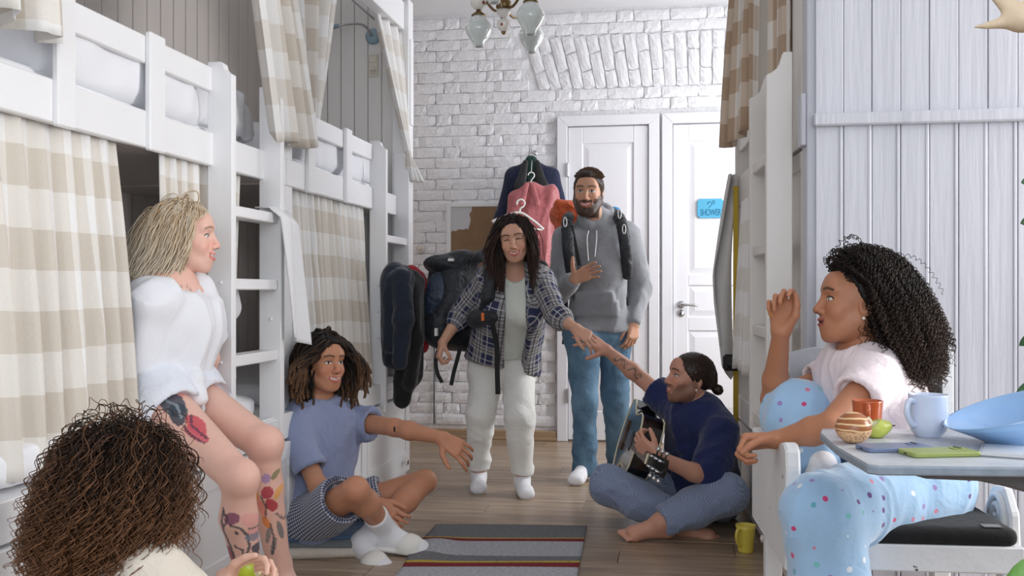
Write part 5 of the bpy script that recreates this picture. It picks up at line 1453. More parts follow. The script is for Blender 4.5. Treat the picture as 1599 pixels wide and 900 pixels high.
# ---------------------------------------------------------------- guitar with its neck towards the viewer
def guitar():
    GB = mat('black_lacquer', S(14, 14, 16), 0.12, 0.0, coat=0.6); CRM = mat('cream_binding', S(226, 216, 186), 0.4, 0.03); WOODN = mat('rosewood', S(86, 58, 42), 0.5, 0.15, 30)
    ax = dirv(0.02, -1, 0.0); wd = dirv(0.32, 0.0, 1.0); wd = nrm(wd - ax * (wd @ ax)); nn = np.cross(ax, wd)     # neck direction, width, thickness
    if nn @ VIEW_R > 0: nn = -nn                       # soundboard faces away from the player
    c0 = PP(1010, 702, 4.56)                           # where the neck meets the body
    to = lambda a, w, t: c0 + ax * a + wd * w + nn * t
    root = thing('guitar', 'black acoustic guitar with cream binding in the lap of the navy t-shirt person', 'guitar', tuple(to(-0.24, 0, 0)))
    def half(a):                                       # body half width along the axis (0 at the neck joint, -0.48 at the tail)
        x = -a / 0.48
        return float(np.interp(x, [0, 0.02, 0.10, 0.22, 0.36, 0.48, 0.60, 0.74, 0.88, 0.97, 1.0], [0.05, 0.10, 0.136, 0.145, 0.128, 0.121, 0.145, 0.185, 0.170, 0.10, 0.02]))
    aa = [-0.48 * i / 40 for i in range(41)]
    outl = [(a, half(a)) for a in aa] + [(a, -half(a)) for a in aa[::-1]]
    th = 0.052
    prism('body', outl, -th, th, lambda u, v, a: to(u, v, a), GB, root, 0.0)
    for t in (-th, th):
        tube('binding', [to(u, v, t) for u, v in outl] + [to(outl[0][0], outl[0][1], t)], 0.0042, CRM, root, 6)
    lathe('sound_hole', [(0.0, 0), (0.05, 0), (0.05, 0.001), (0.0, 0.001)], (0, 0, 0), BLACK, root, 24, xf=lambda x, y, z: tuple(to(-0.15 + x, y, th + 0.0005 + z)))
    prism('bridge', [(-0.36, -0.075), (-0.335, -0.075), (-0.335, 0.075), (-0.36, 0.075)], th, th + 0.01, lambda u, v, a: to(u, v, a), WOODN, root, 0.002)
    prism('neck', [(-0.06, -0.029), (0.36, -0.022), (0.36, 0.022), (-0.06, 0.029)], th - 0.022, th + 0.006, lambda u, v, a: to(u, v, a), WOODN, root, 0.005)
    prism('nut', [(0.355, -0.023), (0.362, -0.023), (0.362, 0.023), (0.355, 0.023)], th - 0.004, th + 0.010, lambda u, v, a: to(u, v, a), CRM, root, 0.001)
    hd = prism('headstock', [(0.36, -0.024), (0.40, -0.036), (0.52, -0.038), (0.53, 0.0), (0.52, 0.038), (0.40, 0.036), (0.36, 0.024)], 0, 0.015, lambda u, v, a: to(u, v, th - 0.012 + a - (u - 0.36) * 0.26), GB, root, 0.002)
    CHR = mat('chrome', S(220, 222, 226), 0.1, 0, metal=1.0)
    for i in range(3):
        for q in (-1, 1):
            a = 0.41 + 0.042 * i; t = th - 0.012 - (a - 0.36) * 0.26
            tube('tuning_peg', [to(a, q * 0.022, t + 0.008), to(a, q * 0.022, t + 0.032)], 0.0045, CHR, hd, 8)
            tube('tuning_key', [to(a, q * 0.034, t + 0.006), to(a, q * 0.050, t + 0.006), to(a, q * 0.053, t + 0.006), to(a, q * 0.066, t + 0.006)], [0.004, 0.004, 0.0095, 0.0085], CHR, hd, 8)
    for i in range(6):
        w = -0.018 + 0.0072 * i
        tube('guitar_string', [to(-0.345, w * 1.5, th + 0.013), to(0.36, w, th + 0.012)], 0.0008, CHR, root, 5)
guitar()

# ---------------------------------------------------------------- man with dreadlocks on the cushions
BLUET = cloth_mat('grey_blue_tee', (142, 152, 186), 0.3, 13, 0.05)
SHORTS = check_mat('fine_navy_gingham', S(214, 216, 224), S(120, 126, 148), S(46, 52, 76), 0.0062, 0.2)
def man_dreads():
    root = thing('person', 'smiling person with dark dreadlocks in a grey blue t-shirt and gingham shorts sitting on cushions', 'person', PP(500, 870, 4.2) * A_(1, 1, 0))
    skin = (196, 138, 108)
    J = dict(hc=PP(506, 568, 4.24), nk=PP(495, 632, 4.28), sr=PP(457, 668, 4.14), sl=PP(548, 658, 4.42), er=PP(497, 760, 4.02), wr=PP(586, 786, 4.12), el=PP(617, 668, 4.30), wl=PP(690, 684, 4.18),
             ch=PP(490, 705, 4.28), ws=PP(477, 760, 4.25), pv=PP(478, 806, 4.22), hr=PP(488, 815, 4.10), hl=PP(526, 803, 4.34), kr=PP(556, 765, 3.84), ar=PP(603, 828, 4.10), kl=PP(664, 752, 4.36), al=PP(566, 848, 4.06))
    J['front'] = dirv(0.72, -0.7, 0); J['hM'] = frame(dirv(0.70, -0.72, 0.0), dirv(0.06, 0.0, 1)); s = 1.0
    hc, M, fr = J['hc'], J['hM'], J['front']
    hl_ = hand(J['wl'], dirv(0.85, -0.2, -0.5), dirv(-0.3, -0.5, -0.8), dirv(-0.3, 0.4, -0.7), 1.05, curls=[(20, 25, 15), (30, 35, 20), (28, 32, 20), (22, 28, 16)], spread=0.14, thumb=[(0.8, 0.55, 0.1), (0.5, 0.8, 0.1), (0.4, 0.85, 0.2)])
    hr_ = hand(J['wr'], dirv(0.8, -0.25, -0.6), dirv(0.35, 0.1, 0.8), dirv(-0.3, 0.8, -0.2), 1.02, curl=(25, 35, 25))
    body = torso(J, s) + neck(J, s) + arm(J, 'l', s) + arm(J, 'r', s)
    legs = leg(J, 'l', s) + leg(J, 'r', s)
    def paint(V, C):
        head_paint(V, C, hc, M, 1.0, skin, (186, 98, 88), (40, 26, 20), 1.0, iris=(50, 34, 24), blush=0.12)
        p = J['el'] + (J['wl'] - J['el']) * 0.02 - VIEW_F * 0.036 - UP * 0.0
        m = (np.abs((V - p) @ VIEW_R) < 0.004) & (np.abs((V - p) @ UP) < 0.011) & (np.abs((V - p) @ VIEW_F) < 0.02); C[m] = lin((40, 34, 34))
    fa = lambda q: [cone(J['s' + q] + (J['e' + q] - J['s' + q]) * 0.4, J['e' + q], 0.042, 0.037), cone(J['e' + q], J['e' + q] + (J['w' + q] - J['e' + q]) * 0.3, 0.037, 0.0385), cone(J['e' + q] + (J['w' + q] - J['e' + q]) * 0.3, J['w' + q], 0.0385, 0.026)]
    body_obj(root, [(body, 0.009, 2), (legs, 0.007, 2), (head(hc, M, 1.0, 'm', 1.0) + neck(J, s)[:1], 0.003, 1), (hr_ + fa('r'), 0.0035, 1), (hl_ + fa('l'), 0.0035, 1)], skin, paint)
    hm = hair_mat('dreadlock_hair', (22, 16, 14), (104, 74, 50), 0.6)
    kp = lambda x, y, z_: np.where(y > 0.02, z_ > 0.066 - 0.9 * np.maximum(0, np.abs(x) - 0.05), z_ > -0.05)
    def tg(p):
        q = (p - hc) @ M; fr_ = np.clip((q[:, 1] + 0.0) / 0.05, 0, 1) * (q[:, 2] > 0.0)
        sg = np.where(q[:, 0] > 0.0, 1.0, -1.0)
        return np.tile(-UP, (len(p), 1)) + (sg * fr_ * 1.2)[:, None] * M[:, 0][None]
    hair(root, hc, M, 1.0, 430, 0.225, 0.0072, hm, amp=0.004, freq=12, lift=0.3, gw=0.32, steps=22, vol=0.30, keep=kp, seed=15, jitter=0.15, capgrow=0.022, sides=5, facew=0.056, ymax=0.06, lenvar=0.3, tip_pow=2.4, taper=0.3, target=tg, grow=0.8)
    # rings
    SIL = mat('silver_ring', S(210, 208, 204), 0.2, 0, metal=1.0)
    # t-shirt
    ts = torso(J, 1.0, 0.020) + neck(J, 1.0, 0.014)[1:] + [cone(J['ch'], J['pv'] - UP * 0.02, 0.18, 0.185, 0.05, (fr, 0.82))]
    for q, fcut in (('r', 0.72), ('l', 0.50)):
        e_ = J['s' + q] + (J['e' + q] - J['s' + q]) * fcut; d = nrm(J['e' + q] - J['s' + q])
        ts += [cone(J['s' + q] - d * 0.01, e_, 0.062, 0.070, 0.03, cap=True), cone(e_ - d * 0.03, e_ + d * 0.05, 0.052, 0.060, 0.004, op='s', cap=True)]
    ts += [ell(J['nk'] + fr * 0.03 + UP * 0.05, (0.07, 0.07, 0.05), None, 0.008, 's'), plane(J['pv'] - UP * 0.075, -UP)]
    soft('t_shirt', ts, 0.0075, BLUET, root, 2, [(0.010, 8, nrm(A_(0.3, 0.1, 1)), 51), (0.005, 17, nrm(A_(0.8, 0, 0.8)), 53)])
    # gingham shorts
    so = [cone(J['hl'], J['hr'], 0.112, None, 0.05), cone(J['ws'] - UP * 0.03, J['pv'], 0.15, 0.16, 0.04, (fr, 0.8))]
    bones = [(J['pv'], J['ws'], 0.15, 0)]
    for q, fcut in (('r', 0.72), ('l', 0.52)):
        kn = J['h' + q] + (J['k' + q] - J['h' + q]) * fcut; d = nrm(kn - J['h' + q])
        so += [cone(J['h' + q] - d * 0.05, kn, 0.106, 0.094, 0.04, cap=True), cone(kn - d * 0.04, kn + d * 0.06, 0.078, 0.082, 0.004, op='s', cap=True)]
        bones.append((J['h' + q], J['k' + q], 0.1, 0))
    so.append(plane(A_(0, 0, 0.085), -UP))
    V, Q = sdf_mesh(so, 0.0075); V = relax(V, Q, 2); V = folds(V, Q, 0.008, 9, nrm(A_(0.8, 0.3, 0.6)), 61)
    o = mesh_obj('shorts', V, Q, SHORTS, root, smooth=True); set_uv(o, bone_uv(V, bones, UP))
    SLIDE = mat('white_slide', S(236, 234, 228), 0.55, 0.02, 10)
    for q, d, kn in (('r', dirv(0.95, -0.12, -0.10), 'kr'), ('l', dirv(0.62, -0.78, -0.10), 'kl')):
        an = J['a' + q]; up_ = nrm(J[kn] - an) if q == 'r' else UP
        f_ = foot(an, d, 1.0, 0.006, dirv(-0.1, -0.1, 1)); top = an + nrm(J[kn] - an) * 0.13
        sk = soft('sock', f_[1:] + [cone(an, top, 0.044, 0.052, 0.02), plane(top, nrm(J[kn] - an), top, 0.09)], 0.006, SOCK, root, 2)
        if q == 'r':
            # small dark tick mark on the sock
            pos = an + nrm(J[kn] - an) * 0.055
            t = [pos - VIEW_F * 0.048 + VIEW_R * a * 0.95 + UP * b_ for a, b_ in ((-0.020, 0.004), (-0.016, -0.006), (-0.006, -0.006), (0.018, 0.008))]
            tube('tick_mark', spline(t, 14), [0.0012 + 0.0022 * math.sin(math.pi * min(1, i / 9)) for i in range(len(spline(t, 14)))], BLACK, sk, 6)
        dd = nrm(d); sdv = np.cross(dd, UP)
        sole = an - UP * 0.075
        so_ = [cone(sole - dd * 0.05, sole + dd * 0.16, 0.040, 0.048, 0.02, (UP, 0.36)), cone(sole + dd * 0.16, sole + dd * 0.17, 0.05, None, 0.01, (UP, 0.36))]
        so_ += [ell(sole + dd * 0.10 + UP * 0.022, A_(0.058, 0.062, 0.052), frame(dd, UP), 0.01), plane(sole - UP * 0.014, -UP)]
        soft('slide_sandal', so_, 0.006, SLIDE, root, 2)
    return J
JC = man_dreads()
print('F', lens(JF)); print('C', lens(JC))
# ================================================================== THE BLONDE, THE CURLY-HAIRED AND THE ARMCHAIR PERSON
WTEE = cloth_mat('white_tee', (238, 239, 245), 0.12, 9, 0.02, 0.9, 0.05)
WSHORT = cloth_mat('white_cotton_shorts', (232, 236, 246), 0.3, 14, 0.02)
def tattoo(V, C, a, b_, side, shapes, rmax=0.09):
    """Ink on the side of a limb: shapes in metres, u along the bone from a, w across it (positive along `side`)."""
    ab = b_ - a; Ln = np.linalg.norm(ab); e = ab / Ln
    t = (V - a) @ e; r = V - a - t[:, None] * e
    sd = nrm(side - e * (side @ e)); out = np.cross(e, sd)
    if out @ VIEW_F > 0: out = -out
    w = r @ sd; ok = (np.linalg.norm(r, axis=1) < rmax) & (r @ out > -0.012) & (t > -0.05) & (t < Ln + 0.03)
    nz = vnoise(V * 220, 77) * 0.002
    for sh in shapes:
        if sh[0] == 'e':
            _, u0, w0, ru, rw, ang, col, al = sh
            c_, s_ = math.cos(ang), math.sin(ang); du, dw = t - u0, w - w0
            m = ((du * c_ + dw * s_) / ru) ** 2 + ((-du * s_ + dw * c_) / rw) ** 2 < 1 + nz * 60
        else:
            _, pts, wd, col, al = sh
            m = np.zeros(len(V), bool)
            for (u0, w0), (u1, w1) in zip(pts[:-1], pts[1:]):
                dx, dy = u1 - u0, w1 - w0; L2 = dx * dx + dy * dy + 1e-12
                q = np.clip(((t - u0) * dx + (w - w0) * dy) / L2, 0, 1)
                m |= np.hypot(t - u0 - q * dx, w - w0 - q * dy) < wd + nz
        m = m & ok
        C[m] = C[m] * (1 - al) + lin(col) * al
def woman_blonde():
    root = thing('person', 'blonde person in a white t-shirt with tattooed legs sitting on the lower bunk', 'person', PP(280, 640, 3.2))
    skin = (232, 188, 172)
    J = dict(hc=PP(289, 372, 3.24), nk=PP(268, 440, 3.22), sr=PP(232, 470, 3.06), sl=PP(304, 466, 3.36), er=PP(212, 570, 3.12), wr=PP(240, 640, 3.36), el=PP(328, 560, 3.42), wl=PP(304, 635, 3.48),
             ch=PP(275, 505, 3.22), ws=PP(263, 570, 3.22), pv=PP(262, 608, 3.22), hr=PP(252, 628, 3.12), hl=PP(296, 616, 3.30), kr=PP(374, 748, 2.88), ar=PP(394, 930, 2.98), kl=PP(414, 694, 3.10), al=PP(440, 905, 3.22))
    J['front'] = dirv(0.75, -0.65, 0); J['hM'] = frame(dirv(1, 0.10, 0.0), dirv(-0.06, -0.06, 1)); s = 0.95
    J['calfr'] = dirv(-1, 0, 0) * 0.014; J['calfl'] = dirv(-1, 0, 0) * 0.014
    hc, M, fr = J['hc'], J['hM'], J['front']
    body = torso(J, s * 0.82, 0, 'm') + neck(J, s, 0, 'f') + arm(J, 'l', s * 0.92) + arm(J, 'r', s * 0.92)
    legs_ = leg(J, 'l', s, 0, 1.04) + leg(J, 'r', s, 0, 1.04)
    kc = []
    for q in 'lr': kc += [ell(J['k' + q] + dirv(0.5, -0.4, 0.4) * 0.012, 0.046, None, 0.03)]
    ft = foot(J['al'], dirv(0.9, -0.4, 0), 0.95) + foot(J['ar'], dirv(0.8, -0.6, 0), 0.95)
    hl_ = hand(J['wl'], dirv(-0.3, 0.1, -0.9), dirv(0.5, -0.6, 0), dirv(-0.6, -0.3, 0), 0.92, curl=(10, 15, 10))
    INK = (64, 70, 78)
    def paint(V, C):
        head_paint(V, C, hc, M, 0.97, skin, (206, 110, 104), (150, 118, 88), 0.9, blush=0.16, iris=(70, 84, 96))
        # knees a little redder
        for q in 'lr':
            d = np.linalg.norm(V - J['k' + q], axis=1)[:, None]; m = np.exp(-(d / 0.06) ** 2) * 0.35; C[:] = C * (1 - m) + lin((226, 158, 140)) * m
        # near thigh: dark feather, red ribbon, pink roses
        tattoo(V, C, J['hr'], J['kr'], dirv(0.6, 0, 0.8), [('e', 0.0, 0.045, 0.035, 0.022, 0.3, (222, 138, 142), 0.8), ('e', 0.05, 0.052, 0.045, 0.020, 0.2, (222, 138, 142), 0.7),
               ('e', 0.10, 0.038, 0.065, 0.026, -0.1, (72, 84, 98), 0.92), ('e', 0.15, 0.030, 0.045, 0.024, -0.3, (58, 70, 84), 0.92), ('l', [(0.06, 0.03), (0.12, 0.045), (0.17, 0.03)], 0.003, (150, 160, 170), 0.8),
               ('e', 0.225, 0.040, 0.05, 0.017, -0.1, (206, 78, 92), 0.9), ('e', 0.255, 0.024, 0.05, 0.015, 0.15, (214, 96, 110), 0.9), ('l', [(0.18, 0.05), (0.22, 0.032), (0.29, 0.035)], 0.003, (70, 60, 80), 0.8), ('l', [(0.19, 0.02), (0.24, 0.012), (0.30, 0.022)], 0.0028, (70, 60, 80), 0.8)], 0.12)
        # near shin: horse head in line work with a purple cap
        tattoo(V, C, J['kr'], J['ar'], VIEW_R, [('e', 0.10, -0.018, 0.018, 0.024, 0.2, (128, 62, 98), 0.85), ('e', 0.115, 0.028, 0.028, 0.016, 0.6, (232, 166, 160), 0.8), ('e', 0.17, 0.036, 0.03, 0.012, 0.3, (236, 160, 162), 0.7), ('e', 0.22, -0.040, 0.025, 0.011, 0.3, (150, 58, 82), 0.85),
               ('l', [(0.075, -0.042), (0.11, -0.05), (0.16, -0.045), (0.21, -0.03), (0.25, -0.022)], 0.0042, INK, 0.85), ('l', [(0.08, -0.045), (0.10, -0.030), (0.12, -0.040)], 0.0032, INK, 0.85), ('l', [(0.12, -0.02), (0.13, 0.005), (0.16, 0.018), (0.20, 0.020), (0.225, 0.008)], 0.0036, INK, 0.85),
               ('e', 0.145, -0.008, 0.008, 0.005, 0.5, INK, 0.9), ('l', [(0.19, -0.02), (0.205, 0.0), (0.23, 0.004), (0.235, 0.02)], 0.0034, INK, 0.85), ('e', 0.175, 0.030, 0.022, 0.011, 1.0, (120, 132, 146), 0.8), ('e', 0.215, 0.034, 0.016, 0.010, 0.4, (64, 72, 88), 0.9), ('e', 0.235, 0.026, 0.010, 0.010, 0, (58, 58, 76), 0.9),
               ('l', [(0.24, -0.02), (0.27, -0.012), (0.30, 0.004)], 0.006, (110, 108, 90), 0.7), ('l', [(0.14, 0.025), (0.15, 0.045), (0.18, 0.05)], 0.003, INK, 0.8), ('e', 0.30, 0.01, 0.03, 0.012, 0.4, (150, 90, 66), 0.7)])
        # far shin: flowers, strawberries, leaves
        tattoo(V, C, J['kl'], J['al'], VIEW_R, [('e', 0.075, -0.022, 0.018, 0.007, 0.6, (112, 122, 84), 0.85), ('e', 0.09, 0.030, 0.016, 0.008, -0.6, (132, 132, 90), 0.85), ('e', 0.095, 0.004, 0.016, 0.014, 0, (170, 142, 190), 0.85),
               ('e', 0.135, -0.034, 0.030, 0.010, 0.25, (230, 150, 52), 0.9), ('e', 0.15, 0.032, 0.022, 0.008, -0.4, (234, 170, 90), 0.85), ('e', 0.14, 0.004, 0.020, 0.018, 0, (178, 58, 76), 0.92), ('e', 0.185, 0.010, 0.024, 0.015, 0.3, (184, 60, 72), 0.92), ('e', 0.19, -0.020, 0.034, 0.013, 0.2, (238, 148, 128), 0.85),
               ('l', [(0.15, -0.015), (0.19, -0.005), (0.23, -0.012)], 0.0028, INK, 0.8), ('e', 0.245, -0.012, 0.024, 0.011, 0.4, (232, 138, 56), 0.85), ('l', [(0.22, 0.02), (0.25, 0.035), (0.23, 0.045)], 0.0028, INK, 0.7),
               ('e', 0.29, -0.012, 0.030, 0.008, -0.25, (126, 128, 126), 0.8), ('e', 0.28, 0.024, 0.034, 0.007, 0.1, (112, 116, 116), 0.85), ('e', 0.33, 0.0, 0.032, 0.008, -0.3, (116, 120, 120), 0.8), ('l', [(0.25, 0.0), (0.30, 0.004), (0.36, -0.006)], 0.003, INK, 0.8)])
        # far arm and chest lettering
        tattoo(V, C, J['el'], J['wl'], VIEW_R, [('e', 0.10, -0.01, 0.03, 0.016, 0.2, (96, 88, 92), 0.8), ('e', 0.16, 0.008, 0.02, 0.01, 0, (86, 86, 92), 0.8)], 0.05)
        q = V - (J['nk'] + fr * 0.09 - UP * 0.05); m = (np.linalg.norm(q, axis=1) < 0.05) & (np.abs(vnoise(V * 130, 5)) < 0.10); C[m] = C[m] * 0.5 + lin((92, 70, 70)) * 0.5
    body_obj(root, [(body, 0.008, 2), (legs_ + kc + ft, 0.0038, 2), (head(hc, M, 0.97, 'f', 0.9) + neck(J, s, 0, 'f')[:1], 0.003, 1), (hl_ + [cone(J['el'] + (J['wl'] - J['el']) * 0.4, J['wl'], 0.033, 0.024)], 0.0035, 1)], skin, paint)
    hm = hair_mat('blonde_hair', (186, 156, 118), (236, 224, 204), 0.35)
    kp = lambda x, y, z_: np.where(y > 0.02, z_ > 0.076 - 0.9 * np.maximum(0, np.abs(x) - 0.05), z_ > -0.05)
    hair(root, hc, M, 0.97, 2000, 0.215, 0.0024, hm, amp=0.003, freq=8, lift=0.05, gw=0.34, steps=22, vol=0.17, keep=kp, seed=25, jitter=0.10, capgrow=0.006, facew=0.064, ymax=0.045, lenvar=0.16, capmat=0.1, tip_pow=0.7,
         target=lambda p: np.tile(-UP, (len(p), 1)) - M[:, 1][None] * (0.30 + 0.25 * (((p - hc) @ M)[:, 2] < -0.03))[:, None])
    # loose tee, knotted at the waist
    mid_ = (J['sl'] + J['sr']) / 2
    ts = [cone(mid_ - UP * 0.05, J['ch'], 0.128, 0.138, 0.05, (fr, 0.74)), cone(J['ch'], J['ws'] - UP * 0.02, 0.138, 0.128, 0.05, (fr, 0.78)), cone(J['ch'] + fr * 0.035, J['ws'] + fr * 0.03, 0.085, 0.09, 0.05), cone(J['sl'], J['sr'], 0.052, None, 0.04)]
    for q in 'lr': ts.append(cone(J['nk'] - UP * 0.012, J['s' + q] + (J['nk'] - J['s' + q]) * 0.3, 0.046, 0.058, 0.05))
    for q, fcut, r1 in (('r', 0.95, 0.070), ('l', 0.72, 0.072)):
        e_ = J['s' + q] + (J['e' + q] - J['s' + q]) * fcut; d = nrm(J['e' + q] - J['s' + q])
        ts += [cone(J['s' + q] - d * 0.01, e_, 0.052, r1, 0.03, cap=True), cone(e_ - d * 0.03, e_ + d * 0.05, r1 - 0.016, r1 - 0.01, 0.004, op='s', cap=True)]
    vn = PP(293, 470, 3.10)
    ts += [ell(J['nk'] + fr * 0.04 + UP * 0.055, (0.098, 0.098, 0.075), None, 0.008, 's'), cone(J['nk'] + fr * 0.09 + UP * 0.03, vn + fr * 0.035, 0.075, 0.012, 0.008, op='s'), plane(J['pv'] - UP * 0.005, -UP)]
    kn_ = J['ws'] + fr * 0.13 - UP * 0.035
    ts += [ell(kn_, (0.03, 0.03, 0.025), None, 0.02), cone(kn_, kn_ - UP * 0.06 + fr * 0.015 + VIEW_R * 0.02, 0.018, 0.014, 0.01)]
    soft('t_shirt', ts, 0.007, WTEE, root, 2, [(0.016, 8, nrm(A_(0.35, 0.2, 1)), 71), (0.008, 15, nrm(A_(0.8, 0.3, 1)), 73)])
    so = [cone(J['hl'], J['hr'], 0.108, None, 0.05), cone(J['ws'] - UP * 0.01, J['pv'], 0.135, 0.15, 0.04, (fr, 0.8))]
    for q, fcut in (('r', 0.20), ('l', 0.26)):
        kn = J['h' + q] + (J['k' + q] - J['h' + q]) * fcut; d = nrm(kn - J['h' + q])
        so += [cone(J['h' + q] - d * 0.06, kn, 0.100, 0.097, 0.04, cap=True), cone(kn - d * 0.02, kn + d * 0.06, 0.086, 0.088, 0.003, op='s', cap=True)]
    so.append(plane(A_(0, 0, 0.702), -UP, J['pv'] - dirv(0.75, -0.65, 0) * 0.1, 0.2))
    soft('shorts', so, 0.007, WSHORT, root, 2, [(0.005, 12, nrm(A_(0.4, 0.2, 1)), 75)])
    return J
JA = woman_blonde()

BEIGE = cloth_mat('beige_top', (222, 212, 198), 0.3, 10, 0.04)
def nrm_rows(v): return v / (np.linalg.norm(v, axis=1)[:, None] + 1e-9)
def person_curly():
    root = thing('person', 'person with long curly brown hair seen from behind in a beige top, eating an apple', 'person', PP(180, 1200, 2.2) * A_(1, 1, 0))
    skin = (228, 184, 164)
    J = dict(hc=PP(198, 748, 2.20), nk=PP(174, 852, 2.16), sr=PP(238, 905, 2.12), sl=PP(92, 900, 2.20), er=PP(330, 985, 2.16), wr=PP(352, 906, 2.34), el=PP(70, 1040, 2.22), wl=PP(120, 1130, 2.3),
             ch=PP(165, 960, 2.18), ws=PP(162, 1060, 2.18), pv=PP(165, 1130, 2.18), hl=PP(110, 1150, 2.22), hr=PP(225, 1150, 2.18), kl=PP(90, 1120, 2.62), al=PP(200, 1150, 2.62), kr=PP(320, 1140, 2.44), ar=PP(230, 1165, 2.62))
    J['front'] = dirv(0.35, 0.94, 0); J['hM'] = frame(dirv(0.62, 0.78, 0.0), dirv(0.12, 0, 1)); s = 0.95
    hc, M, fr = J['hc'], J['hM'], J['front']
    ap = PP(390, 886, 2.35)
    hr_ = hand(J['wr'], dirv(0.9, 0.1, 0.45), dirv(-0.2, -0.7, 0.7), dirv(0.3, 0.6, -0.6), 0.92, curl=(35, 45, 30), thumb=[(0.6, 0.7, 0.0), (0.2, 0.9, 0.1), (0.0, 0.95, 0.3)])
    body = torso(J, s, 0, 'f') + neck(J, s, 0, 'f') + arm(J, 'l', s * 0.92) + arm(J, 'r', s * 0.92) + leg(J, 'l', s) + leg(J, 'r', s) + foot(J['al'], dirv(0.9, 0.2, 0), 0.9) + foot(J['ar'], dirv(-0.9, 0.2, 0), 0.9)
    body.append(plane(A_(0, 0, 0.004), -UP))
    def paint(V, C): head_paint(V, C, hc, M, 0.97, skin, (200, 110, 104), (70, 50, 40), 0.3)
    body_obj(root, [(body, 0.009, 2), (head(hc, M, 0.97, 'f', 0.3) + neck(J, s, 0, 'f')[:1], 0.004, 1), (hr_ + [cone(J['er'] + (J['wr'] - J['er']) * 0.3, J['wr'], 0.035, 0.024)], 0.003, 1)], skin, paint)
    hm = hair_mat('brown_curls', (36, 26, 22), (132, 92, 64), 0.4)
    kp = lambda x, y, z_: np.where(y > 0.02, z_ > 0.076 - 0.9 * np.maximum(0, np.abs(x) - 0.05), z_ > -0.06)
    hair(root, hc, M, 0.97, 3200, 0.225, 0.0013, hm, amp=0.0075, amp_tip=1.3, freq=19, lift=0.05, gw=0.24, steps=22, vol=0.20, keep=kp, seed=35, jitter=0.06, capgrow=0.010, facew=0.07, lenvar=0.22, tip_pow=1.6, tipvar=0.35, taper=0.3, grow=0.8, sides=3,
         coll=[(J['nk'] - UP * 0.10, A_(0.15, 0.10, 0.085))], target=lambda p: np.tile(-UP, (len(p), 1)) + nrm_rows((p - hc) * A_(1, 1, 0)) * 0.17 - VIEW_R[None] * 0.16)
    ts = torso(J, s, 0.022, 'f') + neck(J, s, 0.012, 'f')[1:]
    for q, fcut in (('r', 0.5), ('l', 0.7)):
        e_ = J['s' + q] + (J['e' + q] - J['s' + q]) * fcut; d = nrm(J['e' + q] - J['s' + q])
        ts.append(cone(J['s' + q] - d * 0.01, e_, 0.068, 0.074, 0.03, cap=True))
    ts += [ell(J['nk'] + UP * 0.055, (0.07, 0.07, 0.05), None, 0.008, 's'), plane(A_(0, 0, 0.01), -UP)]
    soft('t_shirt', ts, 0.008, BEIGE, root, 2, [(0.007, 9, nrm(A_(0.3, 0, 1)), 81)])
    tr_ = [cone(J['hl'], J['hr'], 0.105, None, 0.05)]
    for q in 'lr': tr_ += [cone(J['h' + q], J['k' + q], 0.10, 0.075, 0.04), cone(J['k' + q], J['a' + q], 0.07, 0.05, 0.02)]
    tr_.append(plane(A_(0, 0, 0.003), -UP))
    soft('trousers', tr_, 0.010, cloth_mat('cream_trousers', (210, 204, 194)), root, 2)
    return ap
APPLE = person_curly()
# bitten green apple in that hand
def apple(c):
    G = mat('green_apple_skin', S(186, 206, 56), 0.3, 0.12, 30); FL = mat('apple_flesh', S(240, 236, 206), 0.6, 0.04, 40)
    r = thing('apple', 'bitten green apple in the hand of the curly-haired person', 'apple', tuple(c))
    ctr = c; prm = [ell(ctr, (0.034, 0.034, 0.031)), ell(ctr + UP * 0.034, 0.012, None, 0.012, 's')]
    bite = ctr + dirv(0.9, -0.25, 0.1) * 0.034
    soft('skin', prm + [ell(bite, 0.024, None, 0.002, 's')], 0.002, G, r, 1)
    soft('bitten_flesh', [ell(ctr, (0.0325, 0.0325, 0.0295)), ell(bite, 0.0215, None, 0.004, 's'), plane(ctr + dirv(0.9, -0.25, 0.1) * 0.006, -dirv(0.9, -0.25, 0.1))], 0.002, FL, r, 1)
    tube('stem', [ctr + UP * 0.02, ctr + UP * 0.034 + VIEW_R * 0.003], 0.0014, mat('apple_stem', S(90, 64, 40), 0.7), r, 6)
apple(APPLE)

PINKT = cloth_mat('pale_pink_tee', (238, 224, 228), 0.35, 11, 0.02)
def dots_mat():
    m = cloth_mat('blue_dotted_fleece', (158, 194, 228), 0.18, 13, 0.06, 0.95, 0.5)
    N, L, b = nodes(m)
    tc = N.new('ShaderNodeTexCoord'); vo = N.new('ShaderNodeTexVoronoi'); vo.inputs['Scale'].default_value = 27; vo.inputs['Randomness'].default_value = 0.55; L.new(tc.outputs['Object'], vo.inputs['Vector'])
    lt = N.new('ShaderNodeMath'); lt.operation = 'LESS_THAN'; lt.inputs[1].default_value = 0.20; L.new(vo.outputs['Distance'], lt.inputs[0])
    sp = N.new('ShaderNodeSeparateColor'); L.new(vo.outputs['Color'], sp.inputs[0])
    cr = N.new('ShaderNodeValToRGB'); cr.color_ramp.interpolation = 'CONSTANT'; e = cr.color_ramp.elements
    e[0].position = 0; e[0].color = S(196, 60, 116); e[1].position = 0.85; e[1].color = S(226, 232, 240)
    for p, c in ((0.2, S(96, 62, 132)), (0.36, S(98, 168, 184)), (0.5, S(150, 130, 190)), (0.66, S(206, 122, 150)), (0.76, S(120, 190, 196))):
        k = e.new(p); k.color = c
    L.new(sp.outputs[0], cr.inputs[0])
    src = b.inputs['Base Color'].links[0].from_socket
    mx = N.new('ShaderNodeMix'); mx.data_type = 'RGBA'; L.new(lt.outputs[0], mx.inputs[0]); L.new(src, mx.inputs[6]); L.new(cr.outputs[0], mx.inputs[7]); L.new(mx.outputs[2], b.inputs['Base Color'])
    return m
DOTS = dots_mat()
